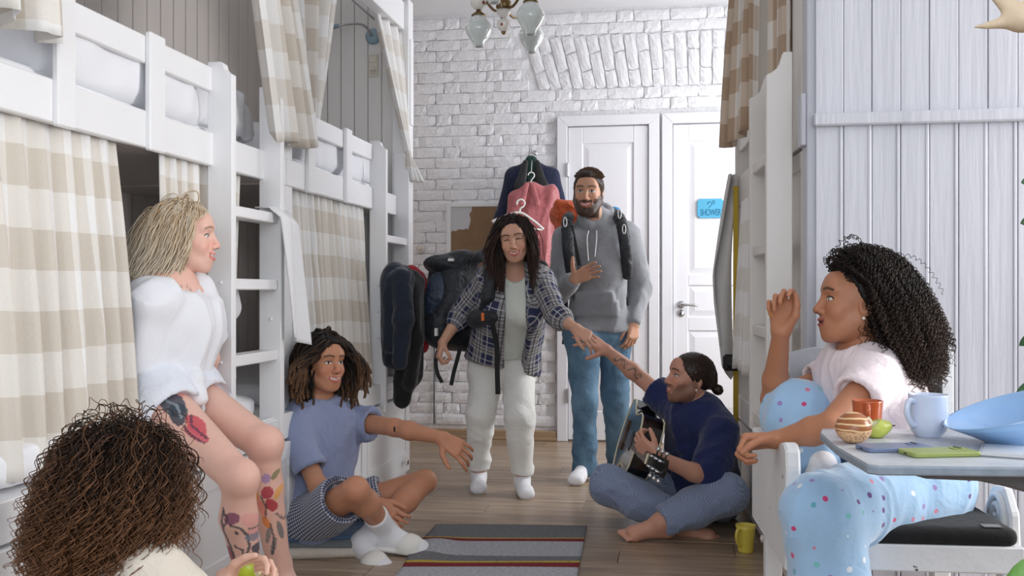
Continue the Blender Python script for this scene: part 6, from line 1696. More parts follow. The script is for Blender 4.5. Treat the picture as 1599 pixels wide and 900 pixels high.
def woman_chair():
    root = thing('person', 'person with a dark curly mane in a pale pink t-shirt sitting on the armchair', 'person', PP(1440, 800, 2.8))
    skin = (178, 122, 92)
    J = dict(hc=PP(1335, 476, 2.78), nk=PP(1350, 556, 2.80), sr=PP(1316, 588, 2.98), sl=PP(1366, 592, 2.66), er=PP(1208, 624, 2.92), wr=PP(1220, 520, 2.80), el=PP(1294, 668, 2.52), wl=PP(1214, 687, 2.60),
             ch=PP(1368, 628, 2.82), ws=PP(1402, 690, 2.80), pv=PP(1430, 735, 2.80), hr=PP(1420, 745, 2.92), hl=PP(1438, 760, 2.72), kl=PP(1282, 806, 2.44), al=PP(1318, 1060, 2.42), kr=PP(1248, 650, 2.86), ar=PP(1288, 757, 2.66))
    J['front'] = dirv(-0.85, -0.3, -0.30); J['hM'] = frame(dirv(-1, 0.05, 0.10), dirv(0.12, 0.05, 1)); s = 0.95
    hc, M, fr = J['hc'], J['hM'], J['front']
    hr_ = hand(J['wr'], dirv(0.06, 0.05, 1), dirv(0.85, -0.5, 0), dirv(0.55, -0.8, 0.1), 0.95, curls=[(30, 60, 40), (45, 75, 40), (60, 80, 40), (70, 80, 40)], thumb=[(0.55, 0.75, 0.2), (0.1, 1.0, 0.1), (-0.1, 1.0, 0.2)])
    tips_r = list(TIPS)
    hl_ = hand(J['wl'], dirv(-0.95, 0.15, -0.1), dirv(0, -0.7, 0.5), dirv(-0.1, 0.0, -1), 0.95, curl=(60, 75, 45), thumb=[(0.5, 0.8, 0.3), (0.1, 0.9, 0.5), (-0.2, 0.8, 0.6)])
    body = torso(J, s, 0, 'f') + neck(J, s, 0, 'f')
    legs_ = leg(J, 'l', s) + leg(J, 'r', s) + foot(J['al'], dirv(-0.8, -0.6, 0), 0.95) + foot(J['ar'], dirv(-0.75, -0.6, -0.1), 0.9)
    fa = lambda q: arm(J, q, s * 0.98)
    def paint(V, C): head_paint(V, C, hc, M, 0.97, skin, (150, 74, 70), (26, 18, 16), 0.2, blush=0.06, iris=(34, 24, 18))
    body_obj(root, [(body + legs_, 0.009, 2), (head(hc, M, 0.97, 'f', 0.2) + neck(J, s, 0, 'f')[:1], 0.003, 1), (hr_ + fa('r'), 0.0035, 1), (hl_ + fa('l'), 0.0035, 1)], skin, paint)
    for (p, d, n), c in zip(tips_r[:4], ((150, 190, 226), (236, 158, 60), (238, 130, 140), (236, 200, 210))):
        soft('nail', [ell(p - n * 0.0048 - d * 0.001, A_(0.0055, 0.0085, 0.0025), frame(d, n), 0.003)], 0.0015, mat('nail_%d' % c[0], S(*c), 0.2, 0), root, 1)
    lathe('earring', [(0.0, -0.005), (0.0045, -0.002), (0.0045, 0.002), (0.0, 0.005)], hc + M @ A_(-0.081, -0.004, -0.040), mat('earring', S(232, 226, 216), 0.15, 0), root, 12)
    hm = hair_mat('dark_curls', (20, 16, 15), (58, 42, 34), 0.5)
    kp = lambda x, y, z_: np.where(y > 0.0, z_ > 0.062 - 0.5 * np.maximum(0, np.abs(x) - 0.05), z_ > -0.055)
    hair(root, hc, M, 0.97, 3200, 0.212, 0.0012, hm, amp=0.0048, freq=55, lift=0.45, gw=0.16, steps=22, vol=0.70, keep=kp, seed=45, jitter=0.25, capgrow=0.008, facew=0.065, ymax=0.0, lenvar=0.3, tip_pow=2.0, tipvar=0.4, taper=0.2, grow=0.9, sides=3,
         bias=M @ A_(0, -0.6, 0.0), target=lambda p: np.tile(-UP, (len(p), 1)) - M[:, 1][None] * 0.36, cap=[plane(hc + M @ A_(0, 0.022, 0.05), M @ A_(0, 0.8, -0.45))], coll=[(J['nk'] - UP * 0.07, A_(0.14, 0.14, 0.10))])
    ts = torso(J, s, 0.018, 'f') + neck(J, s, 0.010, 'f')[1:]
    for q, fcut in (('r', 0.40), ('l', 0.42)):
        e_ = J['s' + q] + (J['e' + q] - J['s' + q]) * fcut; d = nrm(J['e' + q] - J['s' + q])
        ts += [cone(J['s' + q] - d * 0.02, e_, 0.062, 0.066, 0.03, cap=True), cone(e_ - d * 0.02, e_ + d * 0.05, 0.052, 0.058, 0.003, op='s', cap=True)]
    ts += [ell(J['nk'] + fr * 0.03 + UP * 0.045, (0.068, 0.068, 0.05), None, 0.008, 's'), plane(J['pv'] - fr * 0 - UP * 0.03, -UP)]
    soft('t_shirt', ts, 0.006, PINKT, root, 2, [(0.008, 9, nrm(A_(0.6, 0.1, 1)), 91), (0.004, 18, nrm(A_(-0.5, 0.1, 1)), 93)])
    tr_ = [cone(J['hl'], J['hr'], 0.118, None, 0.05), cone(J['ws'] - UP * 0.03, J['pv'], 0.135, 0.15, 0.04, (fr, 0.85))]
    for q in 'lr':
        kn, an = J['k' + q], J['a' + q]; d = nrm(an - kn); e_ = an - d * (0.035 if q == 'r' else 0.02)
        tr_ += [cone(J['h' + q], kn, 0.118, 0.092, 0.05), cone(kn, kn + (e_ - kn) * 0.5, 0.092, 0.086, 0.03), cone(kn + (e_ - kn) * 0.4, e_, 0.088, 0.060 if q == 'r' else 0.085, 0.02, cap=True)]
    tr_.append(plane(A_(0, 0, 0.457), -UP, J['pv'] + UP * 0, 0.20))
    soft('trousers', tr_, 0.0065, DOTS, root, 2, [(0.008, 9, nrm(A_(0.2, 0.3, 1)), 95), (0.005, 18, nrm(A_(0.3, 0, 1)), 97)])
    for q, d in (('r', dirv(-0.75, -0.6, -0.1)), ('l', dirv(-0.8, -0.6, 0))):
        soft('sock', foot(J['a' + q], d, 0.9, 0.007) + [cone(J['a' + q], J['a' + q] + nrm(J['k' + q] - J['a' + q]) * 0.07, 0.045, 0.045, 0.02)], 0.006, SOCK, root, 2)
    return J
JG = woman_chair()
print('A', lens(JA)); print('G', lens(JG))
# ================================================================== FURNITURE AND THINGS ON THE RIGHT
DIST = mat('distressed_white_paint', S(226, 228, 231), 0.5, 0.05, 6, 0.2, 30)
N, L, b = nodes(DIST)
tcd = N.new('ShaderNodeTexCoord'); nd = N.new('ShaderNodeTexNoise'); nd.inputs['Scale'].default_value = 26; nd.inputs['Detail'].default_value = 6; L.new(tcd.outputs['Object'], nd.inputs['Vector'])
gtd = N.new('ShaderNodeMath'); gtd.operation = 'GREATER_THAN'; gtd.inputs[1].default_value = 0.70; L.new(nd.outputs['Fac'], gtd.inputs[0])
srcd = b.inputs['Base Color'].links[0].from_socket; mxd = N.new('ShaderNodeMix'); mxd.data_type = 'RGBA'; mxd.inputs[7].default_value = S(74, 66, 60)
L.new(gtd.outputs[0], mxd.inputs[0]); L.new(srcd, mxd.inputs[6]); L.new(mxd.outputs[2], b.inputs['Base Color'])
CUSH = mat('black_patchwork_cushion', S(14, 14, 17), 0.9, 0.6, 9, 0.3, 40, sheen=0.05)
def armchair():
    t = thing('armchair', 'small distressed white wooden armchair with black cushions against the panelled partition', 'armchair', R(0.72, 2.85, 0), rotz=RB)
    T0, T1, S0, S1 = 0.455, 1.0, 2.55, 3.14
    box('seat_frame', T0, T1, S0, S1, 0.385, 0.452, DIST, t, 0.004, rx)
    for a, b_ in ((T0 + 0.002, S0 + 0.002), (T1 - 0.052, S0 + 0.002), (T0 + 0.002, S1 - 0.052), (T1 - 0.052, S1 - 0.052)):
        box('leg', a, a + 0.05, b_, b_ + 0.05, 0.0, 0.385, DIST, t, 0.004, rx)
    # seat cushion
    cu_ = soft('seat_cushion', [rbox(R((T0 + T1) / 2, (S0 + S1) / 2 - 0.01, 0.472), (0.262, 0.285, 0.024), np.array(Matrix.Rotation(RB, 3, 'Z')), 0.022)], 0.008, CUSH, t, 2)
    GP = mat('grey_patch', S(96, 96, 102), 0.9, 0.3, 60, sheen=0.2)
    for (a, b_, w, d_) in ((0.62, 2.60, 0.07, 0.10), (0.80, 2.72, 0.06, 0.05), (0.93, 2.58, 0.045, 0.03), (0.78, 2.90, 0.05, 0.05), (0.85, 3.0, 0.06, 0.03)):
        box('cushion_patch', a - w / 2, a + w / 2, b_ - d_ / 2, b_ + d_ / 2, 0.4955, 0.4985, GP, cu_, 0.001, rx)
    # back: posts, scalloped top rail, lower rail, black pad
    for a in (T0 + 0.045, T1 - 0.01):
        prism('back_post', [(a, 0.45), (a + 0.036, 0.45), (a + 0.036, 0.90), (a + 0.018, 0.915), (a, 0.90)], S1 + 0.005, S1 + 0.04, lambda u, v, q: R(u, q, v), DIST, t, 0.003)
    x0, x1 = T0 + 0.075, T1 - 0.008
    GREYR = mat('grey_painted_rail', S(158, 162, 170), 0.5, 0.06, 8, 0.15, 30)
    topo = []
    for i in range(21):
        u = i / 20; topo.append((x0 + (x1 - x0) * u, 0.885 + 0.022 * math.sin(math.pi * u) + 0.010 * math.sin(3 * math.pi * u)))
    prism('top_rail', [(x0, 0.80), (x1, 0.80)] + topo[::-1], S1 + 0.008, S1 + 0.034, lambda u, v, q: R(u, q, v), GREYR, t, 0.003)
    box('lower_rail', x0, x1, S1 + 0.01, S1 + 0.03, 0.53, 0.58, DIST, t, 0.003, rx)
    soft('back_cushion', [rbox(R((x0 + x1) / 2, S1 - 0.012, 0.655), (0.225, 0.024, 0.145), np.array(Matrix.Rotation(RB, 3, 'Z')), 0.022)], 0.008, CUSH, t, 2)
    # arms: thick boards with a rounded front and a scroll under the right one
    arm_p = [(S0 - 0.015, 0.38), (S1, 0.38), (S1, 0.66), (S0 + 0.20, 0.665), (S0 + 0.07, 0.69), (S0 + 0.015, 0.70), (S0 - 0.02, 0.685), (S0 - 0.03, 0.64), (S0 - 0.02, 0.52)]
    prism('arm', arm_p, T0 - 0.032, T0 + 0.004, lambda u, v, q: R(q, u, v), DIST, t, 0.006)
    sc = []
    for i in range(40):
        a = i / 39 * 4.2 * math.pi; r = 0.052 - 0.043 * i / 39
        sc.append(R(T1 + 0.02, 2.78 + r * math.cos(a), 0.475 + r * 1.3 * math.sin(a)))
    V_, F_ = ring_tube(sc, 0.011, 8); mesh_obj('arm_scroll', V_, F_, DIST, t, True)
    prism('arm', [(2.70, 0.39), (2.92, 0.39), (2.90, 0.47), (2.84, 0.55), (2.76, 0.56), (2.71, 0.50)], T1 + 0.024, T1 + 0.05, lambda u, v, q: R(q, u, v), DIST, t, 0.006)
armchair()

def table():
    TB = mat('grey_marbled_tabletop', S(196, 202, 210), 0.35, 0.24, 22, 0.06, 30, detail=8); TE = mat('worn_grey_edge', S(150, 162, 176), 0.5, 0.2, 30, 0.2, 40); TD = mat('grey_table_frame', S(92, 92, 94), 0.5, 0.08)
    pts = [(1283, 669.5), (1281, 676), (1303, 696), (1354, 725), (1372, 727.5), (1800, 732), (1760, 669.5)]
    W = [P(px, py, F_PX * 0.33 / (py - 455)) for px, py in pts]
    c = sum(W, Vector()) / len(W)
    t = thing('table', 'table with a grey marbled top and clipped corner beside the armchair', 'table', (c.x, c.y, 0))
    prism('table_edge', [(w.x, w.y) for w in W], 0.731, 0.7485, lambda u, v, a: (u, v, a), TE, t, 0.003)
    prism('table_top', [(w.x + (c.x - w.x) * 0.012, w.y + (c.y - w.y) * 0.012) for w in W], 0.7485, 0.75, lambda u, v, a: (u, v, a), TB, t, 0)
    # curved bracket and pedestal
    d0 = P(1500, 760, 1.95); d1 = P(1760, 760, 2.05); dv = (d1 - d0); dv.z = 0; Ln = dv.length; dv /= Ln; sv = Vector((-dv.y, dv.x, 0))
    br = [(-0.12, 0.730), (-0.10, 0.722), (0.02, 0.712), (0.10, 0.694), (0.16, 0.676), (Ln, 0.66), (Ln, 0.730)]
    prism('bracket', br, -0.03, 0.03, lambda u, v, a: (d0.x + dv.x * u + sv.x * a, d0.y + dv.y * u + sv.y * a, v), TD, t, 0.004)
    q = d1
    tube('pedestal', [(q.x, q.y, 0.03), (q.x, q.y, 0.67)], 0.035, TD, t, 16)
    lathe('foot_plate', [(0.0, 0), (0.22, 0), (0.21, 0.02), (0.05, 0.04), (0.0, 0.04)], (q.x, q.y, 0), TD, t, 28)
table()
def on_table(px, py): return P(px, py, F_PX * 0.33 / (py - 455))
def mug(label, c, r, h, m, hx, prof=None, name='mug'):
    t = thing(name, label, 'mug', tuple(c))
    pr = prof or [(0.0, 0.0), (0.62, 0.0), (0.66, 0.03), (0.86, 0.14), (0.98, 0.28), (1.0, 0.5), (0.99, 0.96), (1.0, 1.0), (0.94, 1.0), (0.92, 0.95), (0.92, 0.4), (0.8, 0.16), (0.0, 0.08)]
    lathe('cup', [(a * r, b_ * h) for a, b_ in pr], c, m, t, 32)
    d = np.array(hx); C = np.array(c)
    tube('handle', spline([C + d * r * 0.93 + UP * h * 0.86, C + d * r * 1.35 + UP * h * 0.86, C + d * r * 1.48 + UP * h * 0.6, C + d * r * 1.2 + UP * h * 0.36, C + d * r * 0.93 + UP * h * 0.28], 20), 0.0065 * (r / 0.042), m, t, 10)
    return t
GLZ_W = mat('pale_blue_glaze', S(206, 216, 238), 0.15, 0.02, coat=0.3); GLZ_O = mat('orange_glaze', S(186, 84, 30), 0.12, 0.08, 14, coat=0.4); GLZ_Y = mat('yellow_glaze', S(220, 200, 84), 0.3, 0.03); GLZ_B = mat('sky_blue_glaze', S(146, 186, 232), 0.15, 0.03, coat=0.3)
mug('pale blue white mug on the grey tabletop', on_table(1450, 682), 0.0435, 0.096, GLZ_W, dirv(-0.9, -0.4, 0))
mug('glossy orange brown mug behind the round bun', on_table(1355, 668), 0.036, 0.066, GLZ_O, dirv(-0.3, -0.9, 0), [(0.0, 0.0), (0.7, 0.0), (0.8, 0.06), (0.92, 0.3), (0.96, 0.7), (1.0, 0.94), (1.02, 1.0), (0.95, 1.0), (0.9, 0.7), (0.8, 0.2), (0.0, 0.1)])
fl = P(1165, 862, 1679.4 / 407); fl.z = 0
mug('yellow mug standing on the wooden floor by the cupboard doors', fl, 0.043, 0.112, GLZ_Y, dirv(-0.75, -0.65, 0), [(0.0, 0.0), (0.72, 0.0), (0.74, 0.05), (0.90, 0.85), (0.99, 1.0), (0.93, 1.0), (0.84, 0.8), (0.66, 0.08), (0.0, 0.06)])
# bowl with a slanting rim
bc = on_table(1578, 694)
bw = thing('bowl', 'sky blue bowl with a slanting rim on the grey tabletop', 'bowl', tuple(bc))
def slant(x, y, z):
    k = np.dot((x, y, 0), VIEW_R); return (x, y, z * (1 + 1.3 * k / 0.14 * 0.45))
lathe('bowl_body', [(0.0, 0.0), (0.050, 0.0), (0.054, 0.006), (0.085, 0.026), (0.115, 0.052), (0.134, 0.078), (0.130, 0.0785), (0.108, 0.055), (0.075, 0.030), (0.04, 0.014), (0.0, 0.012)], bc, GLZ_B, bw, 40, xf=slant)
# carved round bun, half pear, phones, booklet
BUN = bpy.data.materials.new('glazed_bun'); N, L, b = nodes(BUN)
tcb_ = N.new('ShaderNodeTexCoord'); wv = N.new('ShaderNodeTexWave'); wv.bands_direction = 'Z'; wv.inputs['Scale'].default_value = 26; wv.inputs['Distortion'].default_value = 3.5; wv.inputs['Detail Scale'].default_value = 0.6
L.new(tcb_.outputs['Object'], wv.inputs['Vector']); crb = N.new('ShaderNodeValToRGB'); e = crb.color_ramp.elements; e[0].position = 0.78; e[0].color = S(158, 96, 56); e[1].position = 0.86; e[1].color = S(232, 196, 148)
L.new(wv.outputs['Fac'], crb.inputs[0]); spz = N.new('ShaderNodeSeparateXYZ'); L.new(tcb_.outputs['Object'], spz.inputs[0])
vob = N.new('ShaderNodeTexVoronoi'); vob.inputs['Scale'].default_value = 190; L.new(tcb_.outputs['Object'], vob.inputs['Vector'])
crv = N.new('ShaderNodeValToRGB'); e = crv.color_ramp.elements; e[0].position = 0.2; e[0].color = S(120, 78, 52); e[1].position = 0.4; e[1].color = S(224, 180, 138); L.new(vob.outputs['Distance'], crv.inputs[0])
ltb = N.new('ShaderNodeMath'); ltb.operation = 'LESS_THAN'; ltb.inputs[1].default_value = 0.027; L.new(spz.outputs[2], ltb.inputs[0])
mxb = N.new('ShaderNodeMix'); mxb.data_type = 'RGBA'; L.new(ltb.outputs[0], mxb.inputs[0]); L.new(crb.outputs[0], mxb.inputs[6]); L.new(crv.outputs[0], mxb.inputs[7]); L.new(mxb.outputs[2], b.inputs['Base Color']); b.inputs['Roughness'].default_value = 0.3
c = on_table(1333, 692)
bun = soft('bun', [ell((0, 0, 0.033), (0.0385, 0.0385, 0.0345)), plane((0, 0, 0.001), (0, 0, -1))], 0.0025, BUN, None, 2); bun.location = c
tag(bun, 'round brown glazed bun with pale carved lines on the tabletop', 'bun')
c = np.array(on_table(1369, 684)); PRG = mat('pear_skin', S(196, 206, 96), 0.35, 0.08, 30); PRF = mat('pear_flesh', S(236, 232, 200), 0.6, 0.03)
pe = thing('pear', 'bitten green pear lying beside the round bun', 'pear', tuple(c))
sk_ = [ell(c + UP * 0.0205, (0.024, 0.022, 0.0205)), cone(c + UP * 0.021, c + UP * 0.026 + VIEW_R * 0.024, 0.017, 0.011, 0.015)]
bt = c + UP * 0.036 - VIEW_R * 0.014
soft('skin', sk_ + [ell(bt, 0.019, None, 0.002, 's'), plane(A_(0, 0, 0.7505), -UP)], 0.002, PRG, pe, 1)
soft('bitten_flesh', [ell(c + UP * 0.0205, (0.0225, 0.0205, 0.019)), ell(bt, 0.0165, None, 0.003, 's'), cone(c + UP * 0.032 - VIEW_R * 0.014, c + UP * 0.044 - VIEW_R * 0.018, 0.008, 0.004, 0.006)], 0.002, PRF, pe, 1)
tube('stem', [c + UP * 0.026 + VIEW_R * 0.033, c + UP * 0.028 + VIEW_R * 0.042], 0.0015, mat('apple_stem', S(90, 64, 40), 0.7), pe, 6)
def phone(label, pxy, ang, m):
    c = on_table(*pxy); t = thing('smartphone', label, 'phone', tuple(c), rotz=ang)
    def rr(w, h, r):
        o = []
        for sx, sy, a0 in ((1, 1, 0), (-1, 1, 90), (-1, -1, 180), (1, -1, 270)):
            for k in range(5):
                a = math.radians(a0 + k * 22.5); o.append((sx * (w / 2 - r) + r * math.cos(a), sy * (h / 2 - r) + r * math.sin(a)))
        return o
    ca, sa = math.cos(ang), math.sin(ang); X = lambda u, v, a: (c.x + u * ca - v * sa, c.y + u * sa + v * ca, c.z + a)
    prism('case', rr(0.146, 0.072, 0.011), 0.0005, 0.0095, X, m, t, 0.0018)
    prism('camera_bump', [(u + 0.048, v + 0.014) for u, v in rr(0.028, 0.028, 0.007)], 0.0092, 0.0112, X, m, t, 0.0008)
    for dv in (0.007, -0.007):
        lathe('camera_lens', [(0.0, 0.0), (0.0045, 0.0), (0.0045, 0.0012), (0.0, 0.0014)], X(0.048, 0.014 + dv, 0.011), BLACK, t, 12)
    prism('charging_port', [(-0.0732, -0.006), (-0.0728, -0.006), (-0.0728, 0.006), (-0.0732, 0.006)], 0.003, 0.006, X, BLACK, t, 0)
phone('slate blue smartphone lying on the tabletop', (1398, 703), TH + 0.10, mat('slate_blue_case', S(112, 124, 156), 0.35, 0.02))
phone('olive green smartphone overlapping the slate blue one', (1467, 710.5), TH + 0.14, mat('olive_case', S(150, 162, 92), 0.4, 0.02))
c = on_table(1625, 712); bk_ = thing('tablet', 'silver tablet edge beside the sky blue bowl', 'tablet', tuple(c), rotz=TH - 0.5)
ca, sa = math.cos(TH - 0.5), math.sin(TH - 0.5); X = lambda u, v, a: (c.x + u * ca - v * sa, c.y + u * sa + v * ca, c.z + a)
prism('tablet_body', [(-0.11, -0.07), (0.13, -0.07), (0.13, 0.07), (-0.11, 0.07)], 0.0005, 0.008, X, mat('silver_case', S(206, 208, 212), 0.35, 0.02, metal=0.4), bk_, 0.003)
prism('tablet_screen', [(-0.103, -0.063), (0.123, -0.063), (0.123, 0.063), (-0.103, 0.063)], 0.008, 0.0084, X, mat('pale_screen', S(214, 218, 222), 0.2, 0), bk_, 0)

# plant leaves peeping in from the right and the carved wooden star above the table
LEAF = mat('dark_leaf', S(38, 84, 40), 0.4, 0.2, 20); LEAF2 = mat('bright_leaf', S(96, 150, 60), 0.4, 0.15, 14)
def leafy(label, base, items, m):
    t = thing('houseplant', label, 'plant', tuple(base))
    for px, py, d, ln, w, ang in items:
        a = PP(px, py, d); dr = dirv(-math.cos(ang), -0.3, math.sin(ang)); sd = nrm(np.cross(dr, dirv(0.2, -1, 0.4)))
        V = []; n = 8
        for i in range(n + 1):
            u = i / n; wd = w * math.sin(math.pi * min(1, u * 0.95 + 0.05)) ** 0.8 * (1 if u < 0.97 else 0.1); mid = a - dr * ln * (1 - u) + UP * (-0.15 * ln * u * u)
            V += [mid - sd * wd / 2 + UP * 0.1 * wd, mid, mid + sd * wd / 2 + UP * 0.1 * wd]
        Fc = []
        for i in range(n):
            for j in range(2): Fc.append((i * 3 + j, i * 3 + j + 1, (i + 1) * 3 + j + 1, (i + 1) * 3 + j))
        lf = mesh_obj('leaf', V, Fc, m, t, True); md = lf.modifiers.new('thickness', 'SOLIDIFY'); md.thickness = 0.0015
        tube('leaf_stem', spline([a - dr * ln, (a - dr * ln + base) / 2 + UP * 0.05, base + UP * 0.1], 10), 0.003, m, t, 6)
    return t
bs = PP(1700, 520, 2.4)
pt = leafy('green leaves of a hanging houseplant against the panelled partition', bs, [(1595, 279, 2.4, 0.06, 0.03, 0.2), (1594, 343, 2.4, 0.06, 0.03, 0.1), (1588, 602, 2.4, 0.10, 0.05, 0.3), (1592, 535, 2.4, 0.05, 0.025, -0.2)] + [(1668 + 90 * math.cos(k * 2.4) * (k % 3 + 1) / 3, 430 + 55 * math.sin(k * 2.4) + 12 * k - 60, 2.36 + 0.02 * (k % 5), 0.07, 0.04, 0.6 * math.sin(k)) for k in range(16) if 1668 + 90 * math.cos(k * 2.4) * (k % 3 + 1) / 3 > 1618], LEAF)
for q_ in (-0.055, 0.055):
    tube('plant_cord', [PP(1700, 560, 2.4) + VIEW_R * q_ + UP * 0.105, A_(*(PP(1700, 560, 2.4)[:2]), Z_CEIL - 0.5), A_(*(PP(1700, 560, 2.4)[:2]), Z_CEIL)], 0.002, WEB, pt, 6)
lathe('plant_pot', [(0.0, 0), (0.05, 0), (0.07, 0.11), (0.066, 0.11), (0.0, 0.10)], PP(1700, 560, 2.4), GLZ_W, pt, 20)
bs = PP(1700, 1050, 1.5)
lo_ = leafy('bright green leaf of a low houseplant in the corner by the table', bs, [(1571, 884, 1.5, 0.12, 0.07, 0.5)] + [(1690 + 50 * math.cos(k * 1.9), 930 + 25 * math.sin(k * 1.9), 1.48 + 0.03 * (k % 3), 0.13, 0.07, 0.5 + 0.4 * math.sin(k)) for k in range(8)], LEAF2)
lathe('plant_pot', [(0.0, 0), (0.10, 0), (0.13, 0.50), (0.12, 0.50), (0.11, 0.44), (0.0, 0.44)], (bs[0], bs[1], 0), GLZ_O, lo_, 24)
tube('trunk', [(bs[0], bs[1], 0.43), (bs[0], bs[1], bs[2] + 0.12)], 0.008, LEAF2, lo_, 8)
STAR = mat('pale_driftwood', S(226, 202, 172), 0.6, 0.08, 20, 0.15, 60)
c = PP(1585, 12, 1.3)
dw = soft('driftwood', [cone(PP(1522, 43, 1.3), PP(1600, 30, 1.28), 0.0025, 0.012, 0.012), cone(PP(1600, 30, 1.28), PP(1690, 10, 1.3), 0.014, 0.016, 0.012), cone(PP(1595, 28, 1.28), PP(1556, -8, 1.3), 0.014, 0.008, 0.012), cone(PP(1610, 20, 1.28), PP(1640, -70, 1.32), 0.013, 0.008, 0.012)], 0.003, STAR, None, 2)
tag(dw, 'pale forked piece of driftwood hanging high beside the panelled partition', 'driftwood')
tag(tube('hanging_cord', [PP(1640, -70, 1.32), P(1640, -70, 1.32) + Vector((0, 0, 1.3))], 0.0015, WC_ if 'WC_' in globals() else mat('white_cord', S(226, 226, 228), 0.8, 0), None, 6), 'thin cord that holds the driftwood', 'cord')

# ================================================================== FLOOR THINGS
def rug():
    m = bpy.data.materials.new('woven_rag_rug'); N, L, b = nodes(m)
    uv = N.new('ShaderNodeUVMap'); uv.uv_map = 'UVMap'; sp = N.new('ShaderNodeSeparateXYZ'); L.new(uv.outputs[0], sp.inputs[0])
    cr = N.new('ShaderNodeValToRGB'); cr.color_ramp.interpolation = 'CONSTANT'; e = cr.color_ramp.elements
    st = [(0.0, (120, 120, 124)), (0.225, (206, 180, 70)), (0.245, (128, 32, 38)), (0.30, (184, 186, 192)), (0.52, (126, 126, 130)), (0.605, (206, 180, 70)), (0.632, (138, 34, 40)), (0.70, (196, 198, 204)), (0.92, (122, 122, 126)), (1.05, (206, 180, 70)), (1.07, (132, 32, 38)), (1.12, (184, 186, 192))]
    tot = 1.4
    e[0].position = 0; e[0].color = S(*st[0][1]); e[1].position = st[-1][0] / tot; e[1].color = S(*st[-1][1])
    for p, c in st[1:-1]:
        k = e.new(p / tot); k.color = S(*c)
    dv = N.new('ShaderNodeMath'); dv.operation = 'DIVIDE'; dv.inputs[1].default_value = tot; L.new(sp.outputs[1], dv.inputs[0]); L.new(dv.outputs[0], cr.inputs[0])
    mp = N.new('ShaderNodeMapping'); mp.inputs['Scale'].default_value = (1, 5.0, 1); L.new(uv.outputs[0], mp.inputs[0])
    nz = N.new('ShaderNodeTexNoise'); nz.inputs['Scale'].default_value = 55; nz.inputs['Detail'].default_value = 3; L.new(mp.outputs[0], nz.inputs['Vector'])
    cn = N.new('ShaderNodeValToRGB'); cn.color_ramp.elements[0].position = 0.34; cn.color_ramp.elements[0].color = (0.42, 0.42, 0.43, 1); cn.color_ramp.elements[1].position = 0.6; L.new(nz.outputs['Fac'], cn.inputs[0])
    mx = N.new('ShaderNodeMix'); mx.data_type = 'RGBA'; mx.blend_type = 'MULTIPLY'; mx.inputs[0].default_value = 0.75; L.new(cr.outputs[0], mx.inputs[6]); L.new(cn.outputs[0], mx.inputs[7]); L.new(mx.outputs[2], b.inputs['Base Color'])
    b.inputs['Roughness'].default_value = 0.95
    wv = N.new('ShaderNodeTexWave'); wv.bands_direction = 'Y'; wv.inputs['Scale'].default_value = 55; L.new(uv.outputs[0], wv.inputs['Vector'])
    bp = N.new('ShaderNodeBump'); bp.inputs['Strength'].default_value = 0.5; bp.inputs['Distance'].default_value = 0.006; L.new(wv.outputs['Fac'], bp.inputs['Height']); L.new(bp.outputs[0], b.inputs['Normal'])
    g = lambda px, py: np.array(P(px, py, 1679.4 / (py - 455)))
    a, bq = g(676, 822), g(917, 825); c, d = g(560, 965), g(890, 965)
    Ln = np.linalg.norm((a + bq) / 2 - (c + d) / 2); Wd = np.linalg.norm(a - bq)
    t = thing('rug', 'striped woven rag rug with red and yellow bands on the wooden floor', 'rug', tuple((a + bq + c + d) / 4 * A_(1, 1, 0)))
    def fn(u, v):
        p = (a * (1 - u) + bq * u) * (1 - v) + (c * (1 - u) + d * u) * v
        z = 0.006 + 0.030 * math.exp(-((u - 0.10) / 0.10) ** 2 - ((v * Ln - 0.42) / 0.13) ** 2) + 0.0025 * math.sin(22 * v + 3 * u)
        p = p + (bq - a) / Wd * (0.018 * math.sin(9 * v * Ln + 1) * (1 - u) + 0.03 * math.exp(-((v * Ln - 0.42) / 0.15) ** 2) * (1 - u))
        return (p[0], p[1], z)
    grid_cloth('rug_weave', fn, 40, 70, m, t, (Wd, Ln), 0.007)
    FR = mat('rug_fringe', S(150, 150, 154), 0.95, 0.1)
    Vv, Ff, off = [], [], 0
    for i in range(60):
        u = (i + 0.5) / 60; p = a * (1 - u) + bq * u; q = nrm((a + bq) / 2 - (c + d) / 2)
        j = random.uniform(-0.01, 0.01)
        v_, f_ = ring_tube([p + UP * 0.006 - q * 0.005, p + UP * 0.006 + q * 0.012, p + UP * 0.003 + q * 0.028 + (bq - a) * j / Wd], 0.0022, 4)
        Vv.append(v_); Ff += [tuple(k + off for k in f) for f in f_]; off += len(v_)
    fo = mesh_obj('fringe', np.concatenate(Vv), Ff, FR, t); fo['kind'] = 'stuff'
rug()
def cushion(label, c, rx_, ry_, rz_, m, seed, ang=0.0):
    M_ = np.array(Matrix.Rotation(ang, 3, 'Z'))
    o = soft('cushion', [rbox(c, (rx_, ry_, rz_), M_, rz_ * 0.98), ell(c, (rx_ * 0.86, ry_ * 0.86, rz_ * 1.15), M_, 0.02)], 0.008, m, None, 2, [(0.004, 9, (1, 0.3, 0.1), seed)])
    return tag(o, label, 'cushion', None)
cc = PP(492, 830, 4.22) * A_(1, 1, 0)
cushion('flat beige cushion lowest in the pile on the floor', cc + UP * 0.022, 0.235, 0.22, 0.021, cloth_mat('beige_cushion', (206, 196, 184)), 101, TH + 0.15)
cushion('flat grey cushion in the middle of the pile', cc + UP * 0.052 + VIEW_R * 0.01, 0.225, 0.205, 0.015, cloth_mat('grey_cushion', (112, 118, 122)), 102, TH + 0.05)
cushion('flat denim blue cushion on top of the pile', cc + UP * 0.077 + VIEW_R * 0.01, 0.22, 0.20, 0.013, cloth_mat('blue_cushion', (78, 106, 138)), 103, TH + 0.2)

